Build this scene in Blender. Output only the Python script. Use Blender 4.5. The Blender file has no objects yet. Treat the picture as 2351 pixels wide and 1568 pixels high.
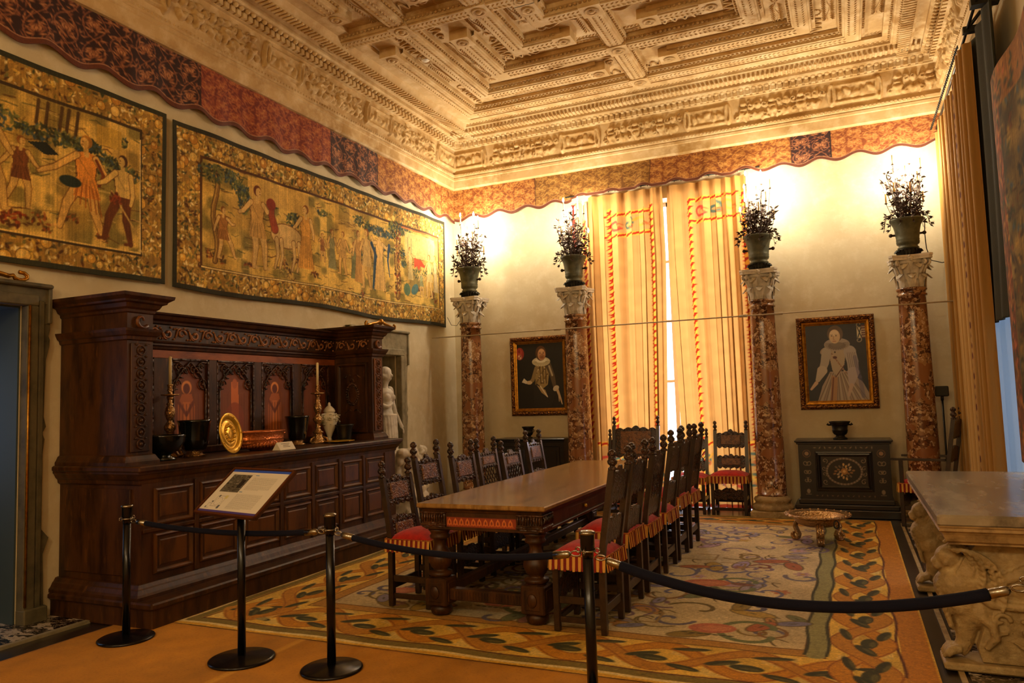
import bpy, math, random
import numpy as np
from mathutils import Vector, Matrix
SC = bpy.context.scene
COL = SC.collection
PI = math.pi
# ------------------------------------------------------------------ camera
def make_camera():
    yaw, pt, rl = math.radians(-24.03), math.radians(4.43), math.radians(-1.806)
    f = Vector((math.sin(yaw)*math.cos(pt), math.cos(yaw)*math.cos(pt), math.sin(pt)))
    rt = Vector((math.cos(yaw), -math.sin(yaw), 0)); up = rt.cross(f)
    c, s = math.cos(rl), math.sin(rl)
    r2 = rt*c + up*s; u2 = up*c - rt*s
    cd = bpy.data.cameras.new('camera'); cam = bpy.data.objects.new('camera', cd); COL.objects.link(cam)
    cd.sensor_width = 36; cd.lens = 1718/2351*36; cd.clip_end = 200; cd.clip_start = .05
    m = Matrix((( r2.x, u2.x, -f.x, 0), (r2.y, u2.y, -f.y, 0), (r2.z, u2.z, -f.z, 1.62), (0,0,0,1)))
    cam.matrix_world = m
    SC.camera = cam
make_camera()
SC.view_settings.view_transform = 'Standard'; SC.view_settings.look = 'None'
SC.view_settings.gamma = 1; SC.view_settings.use_curve_mapping = False
SC.view_settings.exposure = 0.15
# ------------------------------------------------------------------ world: bright overcast sky seen through the windows
W = bpy.data.worlds.new('world'); SC.world = W; W.use_nodes = True
nt = W.node_tree; bg = nt.nodes['Background']; bg.inputs[0].default_value = (.74, .80, 1, 1); bg.inputs[1].default_value = 5.0
# ------------------------------------------------------------------ lights
def light(kind, loc, power, col, size=.1, rot=None, sy=None, name='light', spread=None):
    l = bpy.data.lights.new(name, kind); l.energy = power; l.color = col
    if kind == 'POINT': l.shadow_soft_size = size
    if kind == 'AREA':
        l.size = size
        if sy: l.shape = 'RECTANGLE'; l.size_y = sy
        if spread: l.spread = spread
    o = bpy.data.objects.new(name, l); o.location = loc
    if rot: o.rotation_euler = rot
    COL.objects.link(o); return o
WARM = (1, .66, .34)
COLX = (-5.34, -3.60, -0.985, .785); COLY = 10.4
for i_, cx_ in enumerate(COLX):           # the bulbs of the four candelabra
    for dx, dy, dz, p in ((-.10, .03, 4.28, 46), (.10, .05, 4.44, 46), (0, -.10, 4.12, 12)):
        light('POINT', (cx_+dx, COLY+dy, dz), p, (1, .86, .66), .07, name='candelabrum_glow')
# unseen fill lights added behind the camera, where more candelabra are assumed
for lx, ly, lz, p in ((-4.6, -1.6, 4.2, 100), (-1.6, -2.0, 4.3, 200), (.6, -1.2, 4.2, 120)):
    light('POINT', (lx, ly, lz), p, (1, .76, .44), .35, name='near_candelabrum_glow')  # added unseen fill light; the candelabrum here is only assumed
# daylight through the far window, the right-hand window and the doorway
light('AREA', (-2.3, 12.3, 2.6), 330, (.86, .84, 1), 2.2, (math.radians(90), 0, PI), 4.4, name='window_daylight')
light('AREA', (3.0, 7.9, 2.0), 25, (.70, .85, 1), 1.6, (0, math.radians(90), 0), 3.6, name='side_window_daylight')
light('AREA', (-7.6, 3.2, 1.6), 8, (.45, .65, 1), 1.2, (0, math.radians(-90), 0), 2.2, name='doorway_daylight')
# ------------------------------------------------------------------ helpers
def lin(c):
    return tuple(((x/12.92) if x <= .04045 else ((x+.055)/1.055)**2.4) for x in c[:3])
def hexc(h):
    h = h.lstrip('#'); return tuple(int(h[i:i+2], 16)/255 for i in (0, 2, 4))
class MB:
    def __init__(s): s.v = []; s.f = []; s.m = []; s.sm = []
    def add(s, vs, fs, m=0, smooth=False):
        o = len(s.v); s.v += [tuple(v) for v in vs]
        for f in fs: s.f.append(tuple(i+o for i in f)); s.m.append(m); s.sm.append(smooth)
    def box(s, x0, x1, y0, y1, z0, z1, m=0, bev=0):
        if x0 > x1: x0, x1 = x1, x0
        if y0 > y1: y0, y1 = y1, y0
        if z0 > z1: z0, z1 = z1, z0
        if bev <= 0:
            vs = [(x, y, z) for z in (z0, z1) for x, y in ((x0, y0), (x1, y0), (x1, y1), (x0, y1))]
            s.add(vs, [(3,2,1,0),(4,5,6,7),(0,1,5,4),(1,2,6,5),(2,3,7,6),(3,0,4,7)], m)
        else:
            b = min(bev, (x1-x0)*.45, (y1-y0)*.45, (z1-z0)*.45)
            def ring(z, i):
                return [(x0+i,y0+i+b,z) if 0 else None]
            vs = []
            for z, i in ((z0, b), (z0+b, 0), (z1-b, 0), (z1, b)):
                X0, X1, Y0, Y1 = x0+i, x1-i, y0+i, y1-i
                c = b if i == 0 else b*.5
                vs += [(X0+c,Y0,z),(X1-c,Y0,z),(X1,Y0+c,z),(X1,Y1-c,z),(X1-c,Y1,z),(X0+c,Y1,z),(X0,Y1-c,z),(X0,Y0+c,z)]
            fs = [tuple(range(7,-1,-1)), tuple(range(24, 32))]
            for k in range(3):
                for i in range(8):
                    j = (i+1) % 8; fs.append((k*8+i, k*8+j, k*8+8+j, k*8+8+i))
            s.add(vs, fs, m)
    def lathe(s, prof, n=24, c=(0,0,0), m=0, smooth=True, sx=1, sy=1, rx=None, cap=True, flute=None):
        vs = []; fs = []
        for r, z in prof:
            for i in range(n):
                a = 2*PI*i/n; rr = r
                if flute: rr = r*(1+flute[1]*math.cos(a*flute[0]))
                p = (rr*math.cos(a)*sx, rr*math.sin(a)*sy, z)
                if rx is not None: p = rx @ Vector(p)
                vs.append((p[0]+c[0], p[1]+c[1], p[2]+c[2]))
        for k in range(len(prof)-1):
            for i in range(n):
                j = (i+1) % n; fs.append((k*n+i, k*n+j, k*n+n+j, k*n+n+i))
        if cap:
            fs.append(tuple(range(n-1,-1,-1))); q = (len(prof)-1)*n; fs.append(tuple(range(q, q+n)))
        s.add(vs, fs, m, smooth)
    def tube(s, pts, r, n=8, m=0, smooth=True, cap=True):
        pts = [Vector(p) for p in pts]; k = len(pts)
        rs = r if isinstance(r, (list, tuple)) else [r]*k
        vs = []; fs = []; prev = None
        for i in range(k):
            t = (pts[min(i+1,k-1)]-pts[max(i-1,0)])
            if t.length < 1e-9: t = Vector((0,0,1))
            t.normalize()
            if prev is None:
                a = Vector((0,0,1)) if abs(t.z) < .9 else Vector((1,0,0))
                u = t.cross(a).normalized()
            else:
                u = prev - t*prev.dot(t)
                if u.length < 1e-6: u = t.orthogonal()
                u.normalize()
            prev = u; w = t.cross(u)
            for j in range(n):
                a = 2*PI*j/n; p = pts[i]+(u*math.cos(a)+w*math.sin(a))*rs[i]; vs.append(tuple(p))
        for i in range(k-1):
            for j in range(n):
                q = (j+1) % n; fs.append((i*n+j, i*n+q, i*n+n+q, i*n+n+j))
        if cap: fs.append(tuple(range(n-1,-1,-1))); q = (k-1)*n; fs.append(tuple(range(q, q+n)))
        s.add(vs, fs, m, smooth)
    def ball(s, c, r, m=0, n=12, k=8, sc=(1,1,1), rot=None):
        vs = [];fs = []
        for i in range(k+1):
            t = PI*i/k
            for j in range(n):
                a = 2*PI*j/n
                p = Vector((math.sin(t)*math.cos(a)*r*sc[0], math.sin(t)*math.sin(a)*r*sc[1], -math.cos(t)*r*sc[2]))
                if rot is not None: p = rot @ p
                vs.append((p.x+c[0], p.y+c[1], p.z+c[2]))
        for i in range(k):
            for j in range(n):
                q = (j+1) % n; fs.append((i*n+j, i*n+q, i*n+n+q, i*n+n+j))
        s.add(vs, fs, m, True)
    def prism(s, poly, ax, a0, a1, m=0, smooth=False, center=None):
        """extrude a 2-D outline along axis ax (0,1,2); polygon in the two other axes in order; fan around its centre"""
        n = len(poly)
        def P(u, v, a):
            return (a,u,v) if ax == 0 else ((u,a,v) if ax == 1 else (u,v,a))
        vs = [P(u,v,a0) for u,v in poly] + [P(u,v,a1) for u,v in poly]
        fs = []
        for i in range(n):
            j = (i+1) % n; fs.append((i, j, n+j, n+i))
        if center is not None:
            vs += [P(center[0],center[1],a0), P(center[0],center[1],a1)]
            for i in range(n):
                j = (i+1) % n; fs.append((j, i, 2*n)); fs.append((n+i, n+j, 2*n+1))
        else:
            fs.append(tuple(range(n-1,-1,-1))); fs.append(tuple(range(n, 2*n)))
        s.add(vs, fs, m, smooth)
    def sweep(s, path, prof, m=0, up=Vector((0,0,1)), closed=False, smooth=False):
        """profile (offset to the left of travel, height) swept along a horizontal path with mitred corners"""
        k = len(path); pts = [Vector((p[0],p[1],p[2] if len(p)>2 else 0)) for p in path]
        vs = []; fs = []; n = len(prof)
        for i in range(k):
            if closed: a = pts[i-1]; b = pts[(i+1)%k]
            else: a = pts[i-1] if i > 0 else None; b = pts[i+1] if i < k-1 else None
            d1 = (pts[i]-a).normalized() if a is not None else None
            d2 = (b-pts[i]).normalized() if b is not None else None
            if d1 is None: d1 = d2
            if d2 is None: d2 = d1
            n1 = Vector((-d1.y, d1.x, 0)); n2 = Vector((-d2.y, d2.x, 0))
            nn = (n1+n2); nn.normalize(); sc = 1/max(.2, nn.dot(n1))
            for o, h in prof:
                p = pts[i]+nn*o*sc+up*h; vs.append(tuple(p))
        r = k if closed else k-1
        for i in range(r):
            i2 = (i+1) % k
            for j in range(n-1): fs.append((i*n+j, i2*n+j, i2*n+j+1, i*n+j+1))
        s.add(vs, fs, m, smooth)
        return
    def xf(s, M, start=0):
        for i in range(start, len(s.v)): s.v[i] = tuple(M @ Vector(s.v[i]))
def link(o, parent=None):
    COL.objects.link(o)
    if parent: o.parent = parent
    return o
def root_loc(o):
    v = Vector((0,0,0))
    while o is not None: v = v+o.location; o = o.parent
    return v
def build(name, mb, mats, parent=None, world=False, label=None, kind=None, bevel=0, fixn=True, loc=None):
    me = bpy.data.meshes.new(name)
    vs = mb.v
    off = None
    if world and parent is not None: off = root_loc(parent)
    if loc is not None: off = Vector(loc)
    if off is not None: vs = [(v[0]-off.x, v[1]-off.y, v[2]-off.z) for v in vs]
    me.from_pydata(vs, [], mb.f)
    if not isinstance(mats, (list, tuple)): mats = [mats]
    for m in mats: me.materials.append(m)
    me.polygons.foreach_set('material_index', mb.m); me.polygons.foreach_set('use_smooth', mb.sm)
    if fixn:
        import bmesh
        bm = bmesh.new(); bm.from_mesh(me); bmesh.ops.recalc_face_normals(bm, faces=bm.faces); bm.to_mesh(me); bm.free()
    me.update()
    o = bpy.data.objects.new(name, me); link(o, parent)
    if loc is not None: o.location = loc
    if label: o['label'] = label
    if kind: o['kind'] = kind
    if bevel:
        b = o.modifiers.new('bevel', 'BEVEL'); b.width = bevel; b.segments = 2; b.limit_method = 'ANGLE'; b.angle_limit = math.radians(40)
    return o
def thing(name, label, cat, loc=(0,0,0), rz=0, group=None):
    o = bpy.data.objects.new(name, None); COL.objects.link(o); o.location = loc; o.rotation_euler = (0,0,rz)
    o.empty_display_size = .1
    o['label'] = label; o['category'] = cat
    if group: o['group'] = group
    return o
def tag(o, label, cat, group=None, kind=None):
    o['label'] = label; o['category'] = cat
    if group: o['group'] = group
    if kind: o['kind'] = kind
    return o
def struct(name, mb, mats, **k):
    o = build(name, mb, mats, **k); o['kind'] = 'structure'; return o
def dup(root, loc=None, rz=None, label=None, group=None):
    def rec(o, parent):
        c = o.copy(); COL.objects.link(c); c.parent = parent
        for ch in list(o.children): rec(ch, c)
        return c
    r = rec(root, None)
    if loc is not None: r.location = loc
    if rz is not None: r.rotation_euler = (0,0,rz)
    if label: r['label'] = label
    if group: r['group'] = group
    return r
# ------------------------------------------------------------------ materials
def mat(name, col, rough=.6, metal=0, var=None, bump=None, scale=(1,1,1), spec=.5, coat=0, emit=None, attr=False, translucent=0, sheen=0, vor=None, bump2=None, coordsys='Object'):
    """var=(noise scale, second colour, low, high) ; bump=(noise scale, strength, distance)"""
    m = bpy.data.materials.new(name); m.use_nodes = True; n = m.node_tree.nodes; l = m.node_tree.links
    p = n['Principled BSDF']; p.inputs['Roughness'].default_value = rough; p.inputs['Metallic'].default_value = metal
    p.inputs['Specular IOR Level'].default_value = spec
    if coat: p.inputs['Coat Weight'].default_value = coat; p.inputs['Coat Roughness'].default_value = .15
    if sheen: p.inputs['Sheen Weight'].default_value = sheen
    tc = n.new('ShaderNodeTexCoord'); mp = n.new('ShaderNodeMapping'); mp.inputs['Scale'].default_value = scale
    l.new(tc.outputs[coordsys], mp.inputs[0])
    if attr:
        a = n.new('ShaderNodeAttribute'); a.attribute_name = 'Col'; src = a.outputs['Color']
    else:
        rgb = n.new('ShaderNodeRGB'); rgb.outputs[0].default_value = (*lin(col), 1); src = rgb.outputs[0]
    if vor:
        # breccia: scattered clasts of other colours
        for (sc_, c2, lo, hi, dist) in vor:
            nz = n.new('ShaderNodeTexNoise'); nz.inputs['Scale'].default_value = sc_*.8; nz.inputs['Detail'].default_value = 4
            l.new(mp.outputs[0], nz.inputs[0])
            mx = n.new('ShaderNodeMixRGB'); mx.inputs[0].default_value = dist; l.new(mp.outputs[0], mx.inputs[1]); l.new(nz.outputs['Color'], mx.inputs[2])
            v = n.new('ShaderNodeTexVoronoi'); v.inputs['Scale'].default_value = sc_; l.new(mx.outputs[0], v.inputs['Vector'])
            sep = n.new('ShaderNodeSeparateColor'); l.new(v.outputs['Color'], sep.inputs[0])
            r = n.new('ShaderNodeMapRange'); r.inputs[1].default_value = lo; r.inputs[2].default_value = hi; l.new(sep.outputs[0], r.inputs[0])
            m2 = n.new('ShaderNodeMixRGB'); l.new(r.outputs[0], m2.inputs[0]); l.new(src, m2.inputs[1]); m2.inputs[2].default_value = (*lin(c2), 1); src = m2.outputs[0]
    if var:
        vs_ = var if isinstance(var, list) else [var]
        for (sc_, c2, lo, hi) in vs_:
            nz = n.new('ShaderNodeTexNoise'); nz.inputs['Scale'].default_value = sc_; nz.inputs['Detail'].default_value = 6; nz.inputs['Roughness'].default_value = .62
            l.new(mp.outputs[0], nz.inputs[0])
            r = n.new('ShaderNodeMapRange'); r.inputs[1].default_value = lo; r.inputs[2].default_value = hi; l.new(nz.outputs[0], r.inputs[0])
            m2 = n.new('ShaderNodeMixRGB'); l.new(r.outputs[0], m2.inputs[0]); l.new(src, m2.inputs[1])
            if c2 is None: m2.blend_type = 'MULTIPLY'; m2.inputs[2].default_value = (.55,.5,.42,1)
            else: m2.inputs[2].default_value = (*lin(c2), 1)
            src = m2.outputs[0]
    l.new(src, p.inputs['Base Color'])
    last = None
    for b in (bump, bump2):
        if not b: continue
        if len(b) > 3 and b[3] == 'v':
            nz = n.new('ShaderNodeTexVoronoi'); nz.inputs['Scale'].default_value = b[0]; nz.feature = 'SMOOTH_F1'
        else:
            nz = n.new('ShaderNodeTexNoise'); nz.inputs['Scale'].default_value = b[0]; nz.inputs['Detail'].default_value = 3
        l.new(mp.outputs[0], nz.inputs[0])
        bp = n.new('ShaderNodeBump'); bp.inputs['Strength'].default_value = b[1]; bp.inputs['Distance'].default_value = b[2]
        l.new(nz.outputs[0], bp.inputs['Height'])
        if last: l.new(last, bp.inputs['Normal'])
        last = bp.outputs[0]
    if last: l.new(last, p.inputs['Normal'])
    if emit:
        p.inputs['Emission Color'].default_value = (*emit[0], 1); p.inputs['Emission Strength'].default_value = emit[1]
    if translucent:
        t = n.new('ShaderNodeBsdfTranslucent'); l.new(src, t.inputs[0]); mx = n.new('ShaderNodeMixShader'); mx.inputs[0].default_value = translucent
        l.new(p.outputs[0], mx.inputs[1]); l.new(t.outputs[0], mx.inputs[2]); l.new(mx.outputs[0], n['Material Output'].inputs[0])
        if last: l.new(last, t.inputs['Normal'])
    return m
H = hexc
M = {}
M['plaster'] = mat('wall_plaster', H('cec09c'), .9, var=[(1.3, H('bba880'), .42, .75), (6, H('d8ccac'), .5, .8)], bump=(30, .12, .01))
M['stucco'] = mat('ceiling_stucco', H('c4a570'), .75, var=[(1.1, H('97702f'), .48, .70), (5, H('dcc598'), .45, .75)], bump=(40, .25, .006))
M['stucco_relief'] = mat('relief_stucco', H('bb9a62'), .75, var=[(1.4, H('9c7236'), .48, .72), (8, H('dcc292'), .5, .8)], bump=(45, .5, .008), bump2=(18, .5, .02, 'v'))
M['oak'] = mat('dark_walnut', H('47290e'), .42, var=[(3, H('211106'), .42, .66), (9, H('6e4418'), .58, .8)], scale=(3, 3, .6), bump=(30, .2, .004), spec=.35)
M['oak_carved'] = mat('carved_walnut', H('54321a'), .42, var=(6, H('201005'), .42, .6), bump=(34, .9, .02, 'v'), bump2=(70, .4, .006), coat=.15)
M['oak_red'] = mat('red_walnut', H('7c4616'), .4, var=[(4, H('40200c'), .4, .65)], scale=(2, 2, .6), bump=(30, .15, .004), spec=.4)
M['chair_wood'] = mat('chair_walnut', H('33200f'), .38, var=(14, H('1d0e05'), .4, .65), bump=(60, .35, .005), coat=.2)
M['chair_carved'] = mat('carved_chair_walnut', H('48281290'[:6]), .36, var=(30, H('1c0d05'), .4, .6), bump=(75, 1, .02, 'v'), coat=.25)
M['chair_panel'] = mat('chair_back_panel', H('7a4c22'), .4, var=(25, H('4a240e'), .45, .6), bump=(90, .8, .01, 'v'), coat=.25)
M['table_top'] = mat('table_top_wood', H('96703c'), .24, var=[(2.2, H('6a4a22'), .45, .7), (7, H('b08c50'), .5, .8)], scale=(3.2, .5, 1), bump=(8, .05, .01), coat=.35)
M['velvet_red'] = mat('red_velvet', H('c01c12'), .85, var=(20, H('980f0c'), .4, .7), sheen=.12)
M['fringe_y'] = mat('yellow_fringe', H('d8a148'), .8, bump=(120, .5, .004))
M['fringe_r'] = mat('red_fringe', H('7c1a0c'), .85)
M['fringe_o'] = mat('orange_fringe', H('c77838'), .85, var=(60, H('8c3a18'), .45, .6))
M['red_marble'] = mat('red_breccia_marble', H('6e4428'), .22, vor=[(16, H('a07850'), .6, .62, .12), (38, H('c8a886'), .78, .80, .1), (30, H('4a2a1a'), .82, .84, .15), (9, H('8e5e3a'), .72, .74, .2)], coat=.3)
M['white_marble'] = mat('carved_white_marble', H('d6cfbf'), .6, var=(8, H('a89c86'), .45, .7), bump=(40, .4, .006))
M['old_marble'] = mat('aged_marble', H('a38a5c'), .6, var=[(5, H('74603a'), .45, .7), (14, H('bba678'), .5, .75)], bump=(38, .7, .01), bump2=(120, .4, .004))
M['grey_marble'] = mat('veined_grey_marble', H('9a8e78'), .25, var=[(2.5, H('625a4e'), .46, .64), (7, H('b4a892'), .5, .8)], scale=(1.2, .35, 1), coat=.2)
M['old_edge'] = mat('weathered_marble_edge', H('a98a58'), .65, var=[(8, H('6e5430'), .45, .65)], bump=(20, .5, .01))
M['bronze_green'] = mat('green_bronze', H('5a5a44'), .55, metal=.35, var=(12, H('3d3f30'), .4, .7), bump=(50, .4, .004))
M['bronze_dark'] = mat('dark_bronze', H('2c2a22'), .4, metal=.7, bump=(50, .3, .003))
M['iron_leaf'] = mat('dark_iron_foliage', H('3e2a1c'), .6, metal=.4)
M['candle'] = mat('ivory_wax', H('e8d6a0'), .5)
M['candle_y'] = mat('yellow_wax', H('c99a4a'), .5)
M['bulb'] = mat('lit_bulb', (1,1,1), .5, emit=((1,.86,.62), 60))
M['gold'] = mat('gilt', H('b07a24'), .32, metal=.85, var=(20, H('7a4c12'), .45, .7), bump=(60, .3, .004))
M['gold_carved'] = mat('carved_gilt', H('94601f'), .4, metal=.7, var=(40, H('4a250c'), .42, .56), bump=(55, 1, .02, 'v'))
M['brass'] = mat('polished_brass', H('dcae38'), .28, metal=.6, bump=(9, .15, .01))
M['copper'] = mat('hammered_copper', H('d07840'), .3, metal=.7, bump=(60, .6, .008, 'v'))
M['silver_gold'] = mat('chased_gilt_silver', H('b08c5c'), .3, metal=.85, bump=(70, .8, .01, 'v'))
M['black_stone'] = mat('black_porphyry', H('0f120f'), .12, coat=.4)
M['ebony'] = mat('black_lacquered_wood', H('17120e'), .35, coat=.25, bump=(30, .15, .003), var=(8, H('261a12'), .5, .7))
M['ebony_attr'] = mat('inlaid_black_wood', H('17120e'), .35, attr=True, coat=.2)
M['attr_cloth'] = mat('woven_picture_wool', (1,1,1), .95, attr=True, bump=(260, .5, .003), var=(120, None, .5, .9))
M['attr_carpet'] = mat('woven_carpet_wool', (1,1,1), .95, attr=True, bump=(160, .6, .004), var=[(60, None, .5, 1.0)])
M['attr_paint'] = mat('oil_painting', (1,1,1), .45, attr=True)
M['attr_wood'] = mat('inlaid_wood', (1,1,1), .55, attr=True, bump=(40, .2, .004))
M['attr_velvet'] = mat('damask_velvet', (1,1,1), .75, attr=True, bump=(110, .6, .004))
M['attr_curtain'] = mat('linen_curtain', (1,1,1), .9, attr=True, translucent=.34, bump=(200, .25, .002))
M['attr_curtain2'] = mat('lined_curtain', (1,1,1), .9, attr=True, translucent=.12, bump=(200, .25, .002))
M['paper'] = mat('printed_paper', (1,1,1), .5, attr=True)
M['post'] = mat('black_steel', H('141419'), .25, metal=.6, coat=.3)
M['steel'] = mat('brushed_steel', H('9a958c'), .25, metal=1)
M['rope'] = mat('navy_velvet_rope', H('0c0f22'), .9, spec=.2, bump=(150, .3, .002))
M['door_stone'] = mat('grey_green_stone', H('5c543c'), .7, var=(6, H('3e3a28'), .45, .7), bump=(25, .4, .008))
M['niche_stone'] = mat('pale_grey_stone', H('8f8568'), .75, var=(6, H('6c6248'), .45, .7), bump=(25, .4, .008))
M['sheer'] = mat('sheer_white_voile', H('9fb4c4'), .8, translucent=.12)  # blue-grey base puts the bluish daylight into the white voile's colour
M['glass'] = bpy.data.materials.new('window_glass'); M['glass'].use_nodes = True; n_ = M['glass'].node_tree.nodes; n_.clear()
tr_ = n_.new('ShaderNodeBsdfTransparent'); gs_ = n_.new('ShaderNodeBsdfGlossy'); gs_.inputs['Roughness'].default_value = .02; mx_ = n_.new('ShaderNodeMixShader'); mx_.inputs[0].default_value = .06; ou_ = n_.new('ShaderNodeOutputMaterial')
for a_, b_ in ((tr_.outputs[0], mx_.inputs[1]), (gs_.outputs[0], mx_.inputs[2]), (mx_.outputs[0], ou_.inputs[0])): M['glass'].node_tree.links.new(a_, b_)
M['oak_glow'] = mat('warm_lit_walnut', H('9c5420'), .45, var=[(4, H('6e3410'), .45, .65)], scale=(2, .6, 2), bump=(30, .15, .004), spec=.4)  # warm glow on the top rail is put into its wood colour
M['lining'] = mat('door_lining', H('39464c'), .6)
M['drape_dark'] = mat('dark_green_drape', H('2a2a1a'), .95, bump=(120, .4, .004))
M['scroll_wood'] = mat('light_carved_wood', H('a06a3c'), .45, var=(20, H('6a3c1c'), .45, .65))
M['frame_white'] = mat('white_window_frame', H('c8c4ba'), .5)
M['cable'] = mat('black_cable', H('1a1510'), .6)
M['white_plastic'] = mat('white_plastic', H('e6ddc8'), .4)
M['tie_rod'] = mat('painted_iron_rod', H('b5a68c'), .5)
M['floor'] = mat('dark_floor_marble', H('221c18'), .3, var=(5, H('3a322a'), .5, .7), coat=.2)
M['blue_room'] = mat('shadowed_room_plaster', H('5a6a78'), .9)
# ------------------------------------------------------------------ painting into vertex colours
class Canvas:
    """a small painter working in metres; (0,0) bottom-left"""
    def __init__(s, w, h, res, bg=(0,0,0)):
        s.w, s.h, s.res = w, h, res; s.nx = max(2, int(round(w/res))+1); s.ny = max(2, int(round(h/res))+1)
        s.a = np.empty((s.ny, s.nx, 3)); s.a[:] = bg
        s.X, s.Y = np.meshgrid(np.linspace(0, w, s.nx), np.linspace(0, h, s.ny))
    def _bb(s, x0, x1, y0, y1):
        i0 = max(0, int(x0/s.w*(s.nx-1))-1); i1 = min(s.nx, int(x1/s.w*(s.nx-1))+3)
        j0 = max(0, int(y0/s.h*(s.ny-1))-1); j1 = min(s.ny, int(y1/s.h*(s.ny-1))+3)
        return i0, i1, j0, j1
    def put(s, sl, mask, c):
        j0, j1, i0, i1 = sl; r = s.a[j0:j1, i0:i1]; m = mask[..., None]; r[:] = r*(1-m)+np.array(c)*m
    def ell(s, cx, cy, rx, ry, c, rot=0, al=1):
        R = max(rx, ry); i0,i1,j0,j1 = s._bb(cx-R, cx+R, cy-R, cy+R)
        if i0 >= i1 or j0 >= j1: return
        x = s.X[j0:j1,i0:i1]-cx; y = s.Y[j0:j1,i0:i1]-cy; ca, sa = math.cos(rot), math.sin(rot)
        d = ((x*ca+y*sa)/rx)**2+((-x*sa+y*ca)/ry)**2
        soft = s.res/min(rx,ry)
        s.put((j0,j1,i0,i1), np.clip((1-np.sqrt(d))/soft+.5, 0, 1)*al, c)
    def rect(s, x0, x1, y0, y1, c, al=1):
        i0,i1,j0,j1 = s._bb(x0,x1,y0,y1)
        if i0 >= i1 or j0 >= j1: return
        x = s.X[j0:j1,i0:i1]; y = s.Y[j0:j1,i0:i1]
        s.put((j0,j1,i0,i1), ((x>=x0)&(x<=x1)&(y>=y0)&(y<=y1))*al*1.0, c)
    def line(s, pts, w, c, al=1, w1=None):
        n = len(pts)-1
        for k in range(n):
            (ax, ay), (bx, by) = pts[k], pts[k+1]
            wa = w if w1 is None else w+(w1-w)*k/n; wb = w if w1 is None else w+(w1-w)*(k+1)/n
            R = max(wa, wb); i0,i1,j0,j1 = s._bb(min(ax,bx)-R, max(ax,bx)+R, min(ay,by)-R, max(ay,by)+R)
            if i0 >= i1 or j0 >= j1: continue
            x = s.X[j0:j1,i0:i1]; y = s.Y[j0:j1,i0:i1]; dx, dy = bx-ax, by-ay; L = dx*dx+dy*dy+1e-12
            t = np.clip(((x-ax)*dx+(y-ay)*dy)/L, 0, 1); d = np.hypot(x-ax-t*dx, y-ay-t*dy); ww = (wa+(wb-wa)*t)/2
            s.put((j0,j1,i0,i1), np.clip((ww-d)/s.res+.5, 0, 1)*al, c)
    def poly(s, pts, c, al=1):
        xs = [p[0] for p in pts]; ys = [p[1] for p in pts]; i0,i1,j0,j1 = s._bb(min(xs),max(xs),min(ys),max(ys))
        if i0 >= i1 or j0 >= j1: return
        x = s.X[j0:j1,i0:i1]; y = s.Y[j0:j1,i0:i1]; ins = np.zeros(x.shape, bool); n = len(pts)
        for k in range(n):
            (ax, ay), (bx, by) = pts[k], pts[(k+1) % n]
            if ay == by: continue
            cond = ((ay > y) != (by > y)) & (x < (bx-ax)*(y-ay)/(by-ay)+ax); ins ^= cond
        s.put((j0,j1,i0,i1), ins*al*1.0, c)
    def spiral(s, cx, cy, r0, r1, a0, turns, w, c, al=1, sgn=1):
        k = 18; pts = []
        for i in range(k+1):
            t = i/k; r = r0+(r1-r0)*t; a = a0+sgn*turns*2*PI*t; pts.append((cx+r*math.cos(a), cy+r*math.sin(a)))
        s.line(pts, w, c, al); return pts
    def noise(s, amp, rng, cell=1):
        n = rng.normal(0, amp, (s.ny//cell+2, s.nx//cell+2, 1)); n = np.repeat(np.repeat(n, cell, 0), cell, 1)[:s.ny,:s.nx]
        s.a *= (1+n)
def smooth_noise(ny, nx, cell, rng):
    gy, gx = ny//cell+3, nx//cell+3; g = rng.random((gy, gx)); y = np.arange(ny)/cell; x = np.arange(nx)/cell
    y0 = y.astype(int); x0 = x.astype(int); fy = (y-y0)[:,None]; fx = (x-x0)[None,:]; fy = fy*fy*(3-2*fy); fx = fx*fx*(3-2*fx)
    return (g[y0][:,x0]*(1-fy)*(1-fx)+g[y0+1][:,x0]*fy*(1-fx)+g[y0][:,x0+1]*(1-fy)*fx+g[y0+1][:,x0+1]*fy*fx)
def grid_obj(name, cv, fn, mats, parent=None, thick=0, backfn=None, mask=None, loc=None, smooth=True, col=True):
    """a sheet whose points are fn(X, Y) -> arrays x, y, z, coloured by the canvas"""
    ny, nx = cv.ny, cv.nx; x, y, z = fn(cv.X, cv.Y); P = np.stack([x, y, z], -1).reshape(-1, 3)
    if parent is not None: P = P-np.array(root_loc(parent))
    elif loc is not None: P = P-np.array(loc)
    idx = np.arange(ny*nx).reshape(ny, nx); q = np.stack([idx[:-1,:-1], idx[:-1,1:], idx[1:,1:], idx[1:,:-1]], -1)
    if mask is not None: q = q[mask[:-1,:-1]]
    q = q.reshape(-1, 4); colr = np.clip(cv.a.reshape(-1, 3), 0, 1); colr = np.where(colr <= .04045, colr/12.92, ((colr+.055)/1.055)**2.4)
    me = bpy.data.meshes.new(name); me.vertices.add(len(P)); me.vertices.foreach_set('co', P.ravel())
    me.loops.add(q.size); me.loops.foreach_set('vertex_index', q.ravel()); me.polygons.add(len(q)); me.polygons.foreach_set('loop_start', np.arange(len(q))*4)
    if smooth: me.polygons.foreach_set('use_smooth', np.ones(len(q), bool))
    me.update(calc_edges=True); me.validate()
    if col:
        at = me.color_attributes.new('Col', 'FLOAT_COLOR', 'POINT'); at.data.foreach_set('color', np.concatenate([colr, np.ones((len(colr),1))], 1).ravel())
    me.materials.append(mats)
    o = bpy.data.objects.new(name, me); link(o, parent)
    if loc is not None: o.location = loc
    if thick:
        s_ = o.modifiers.new('thickness', 'SOLIDIFY'); s_.thickness = thick; s_.offset = -1
    return o
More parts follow.
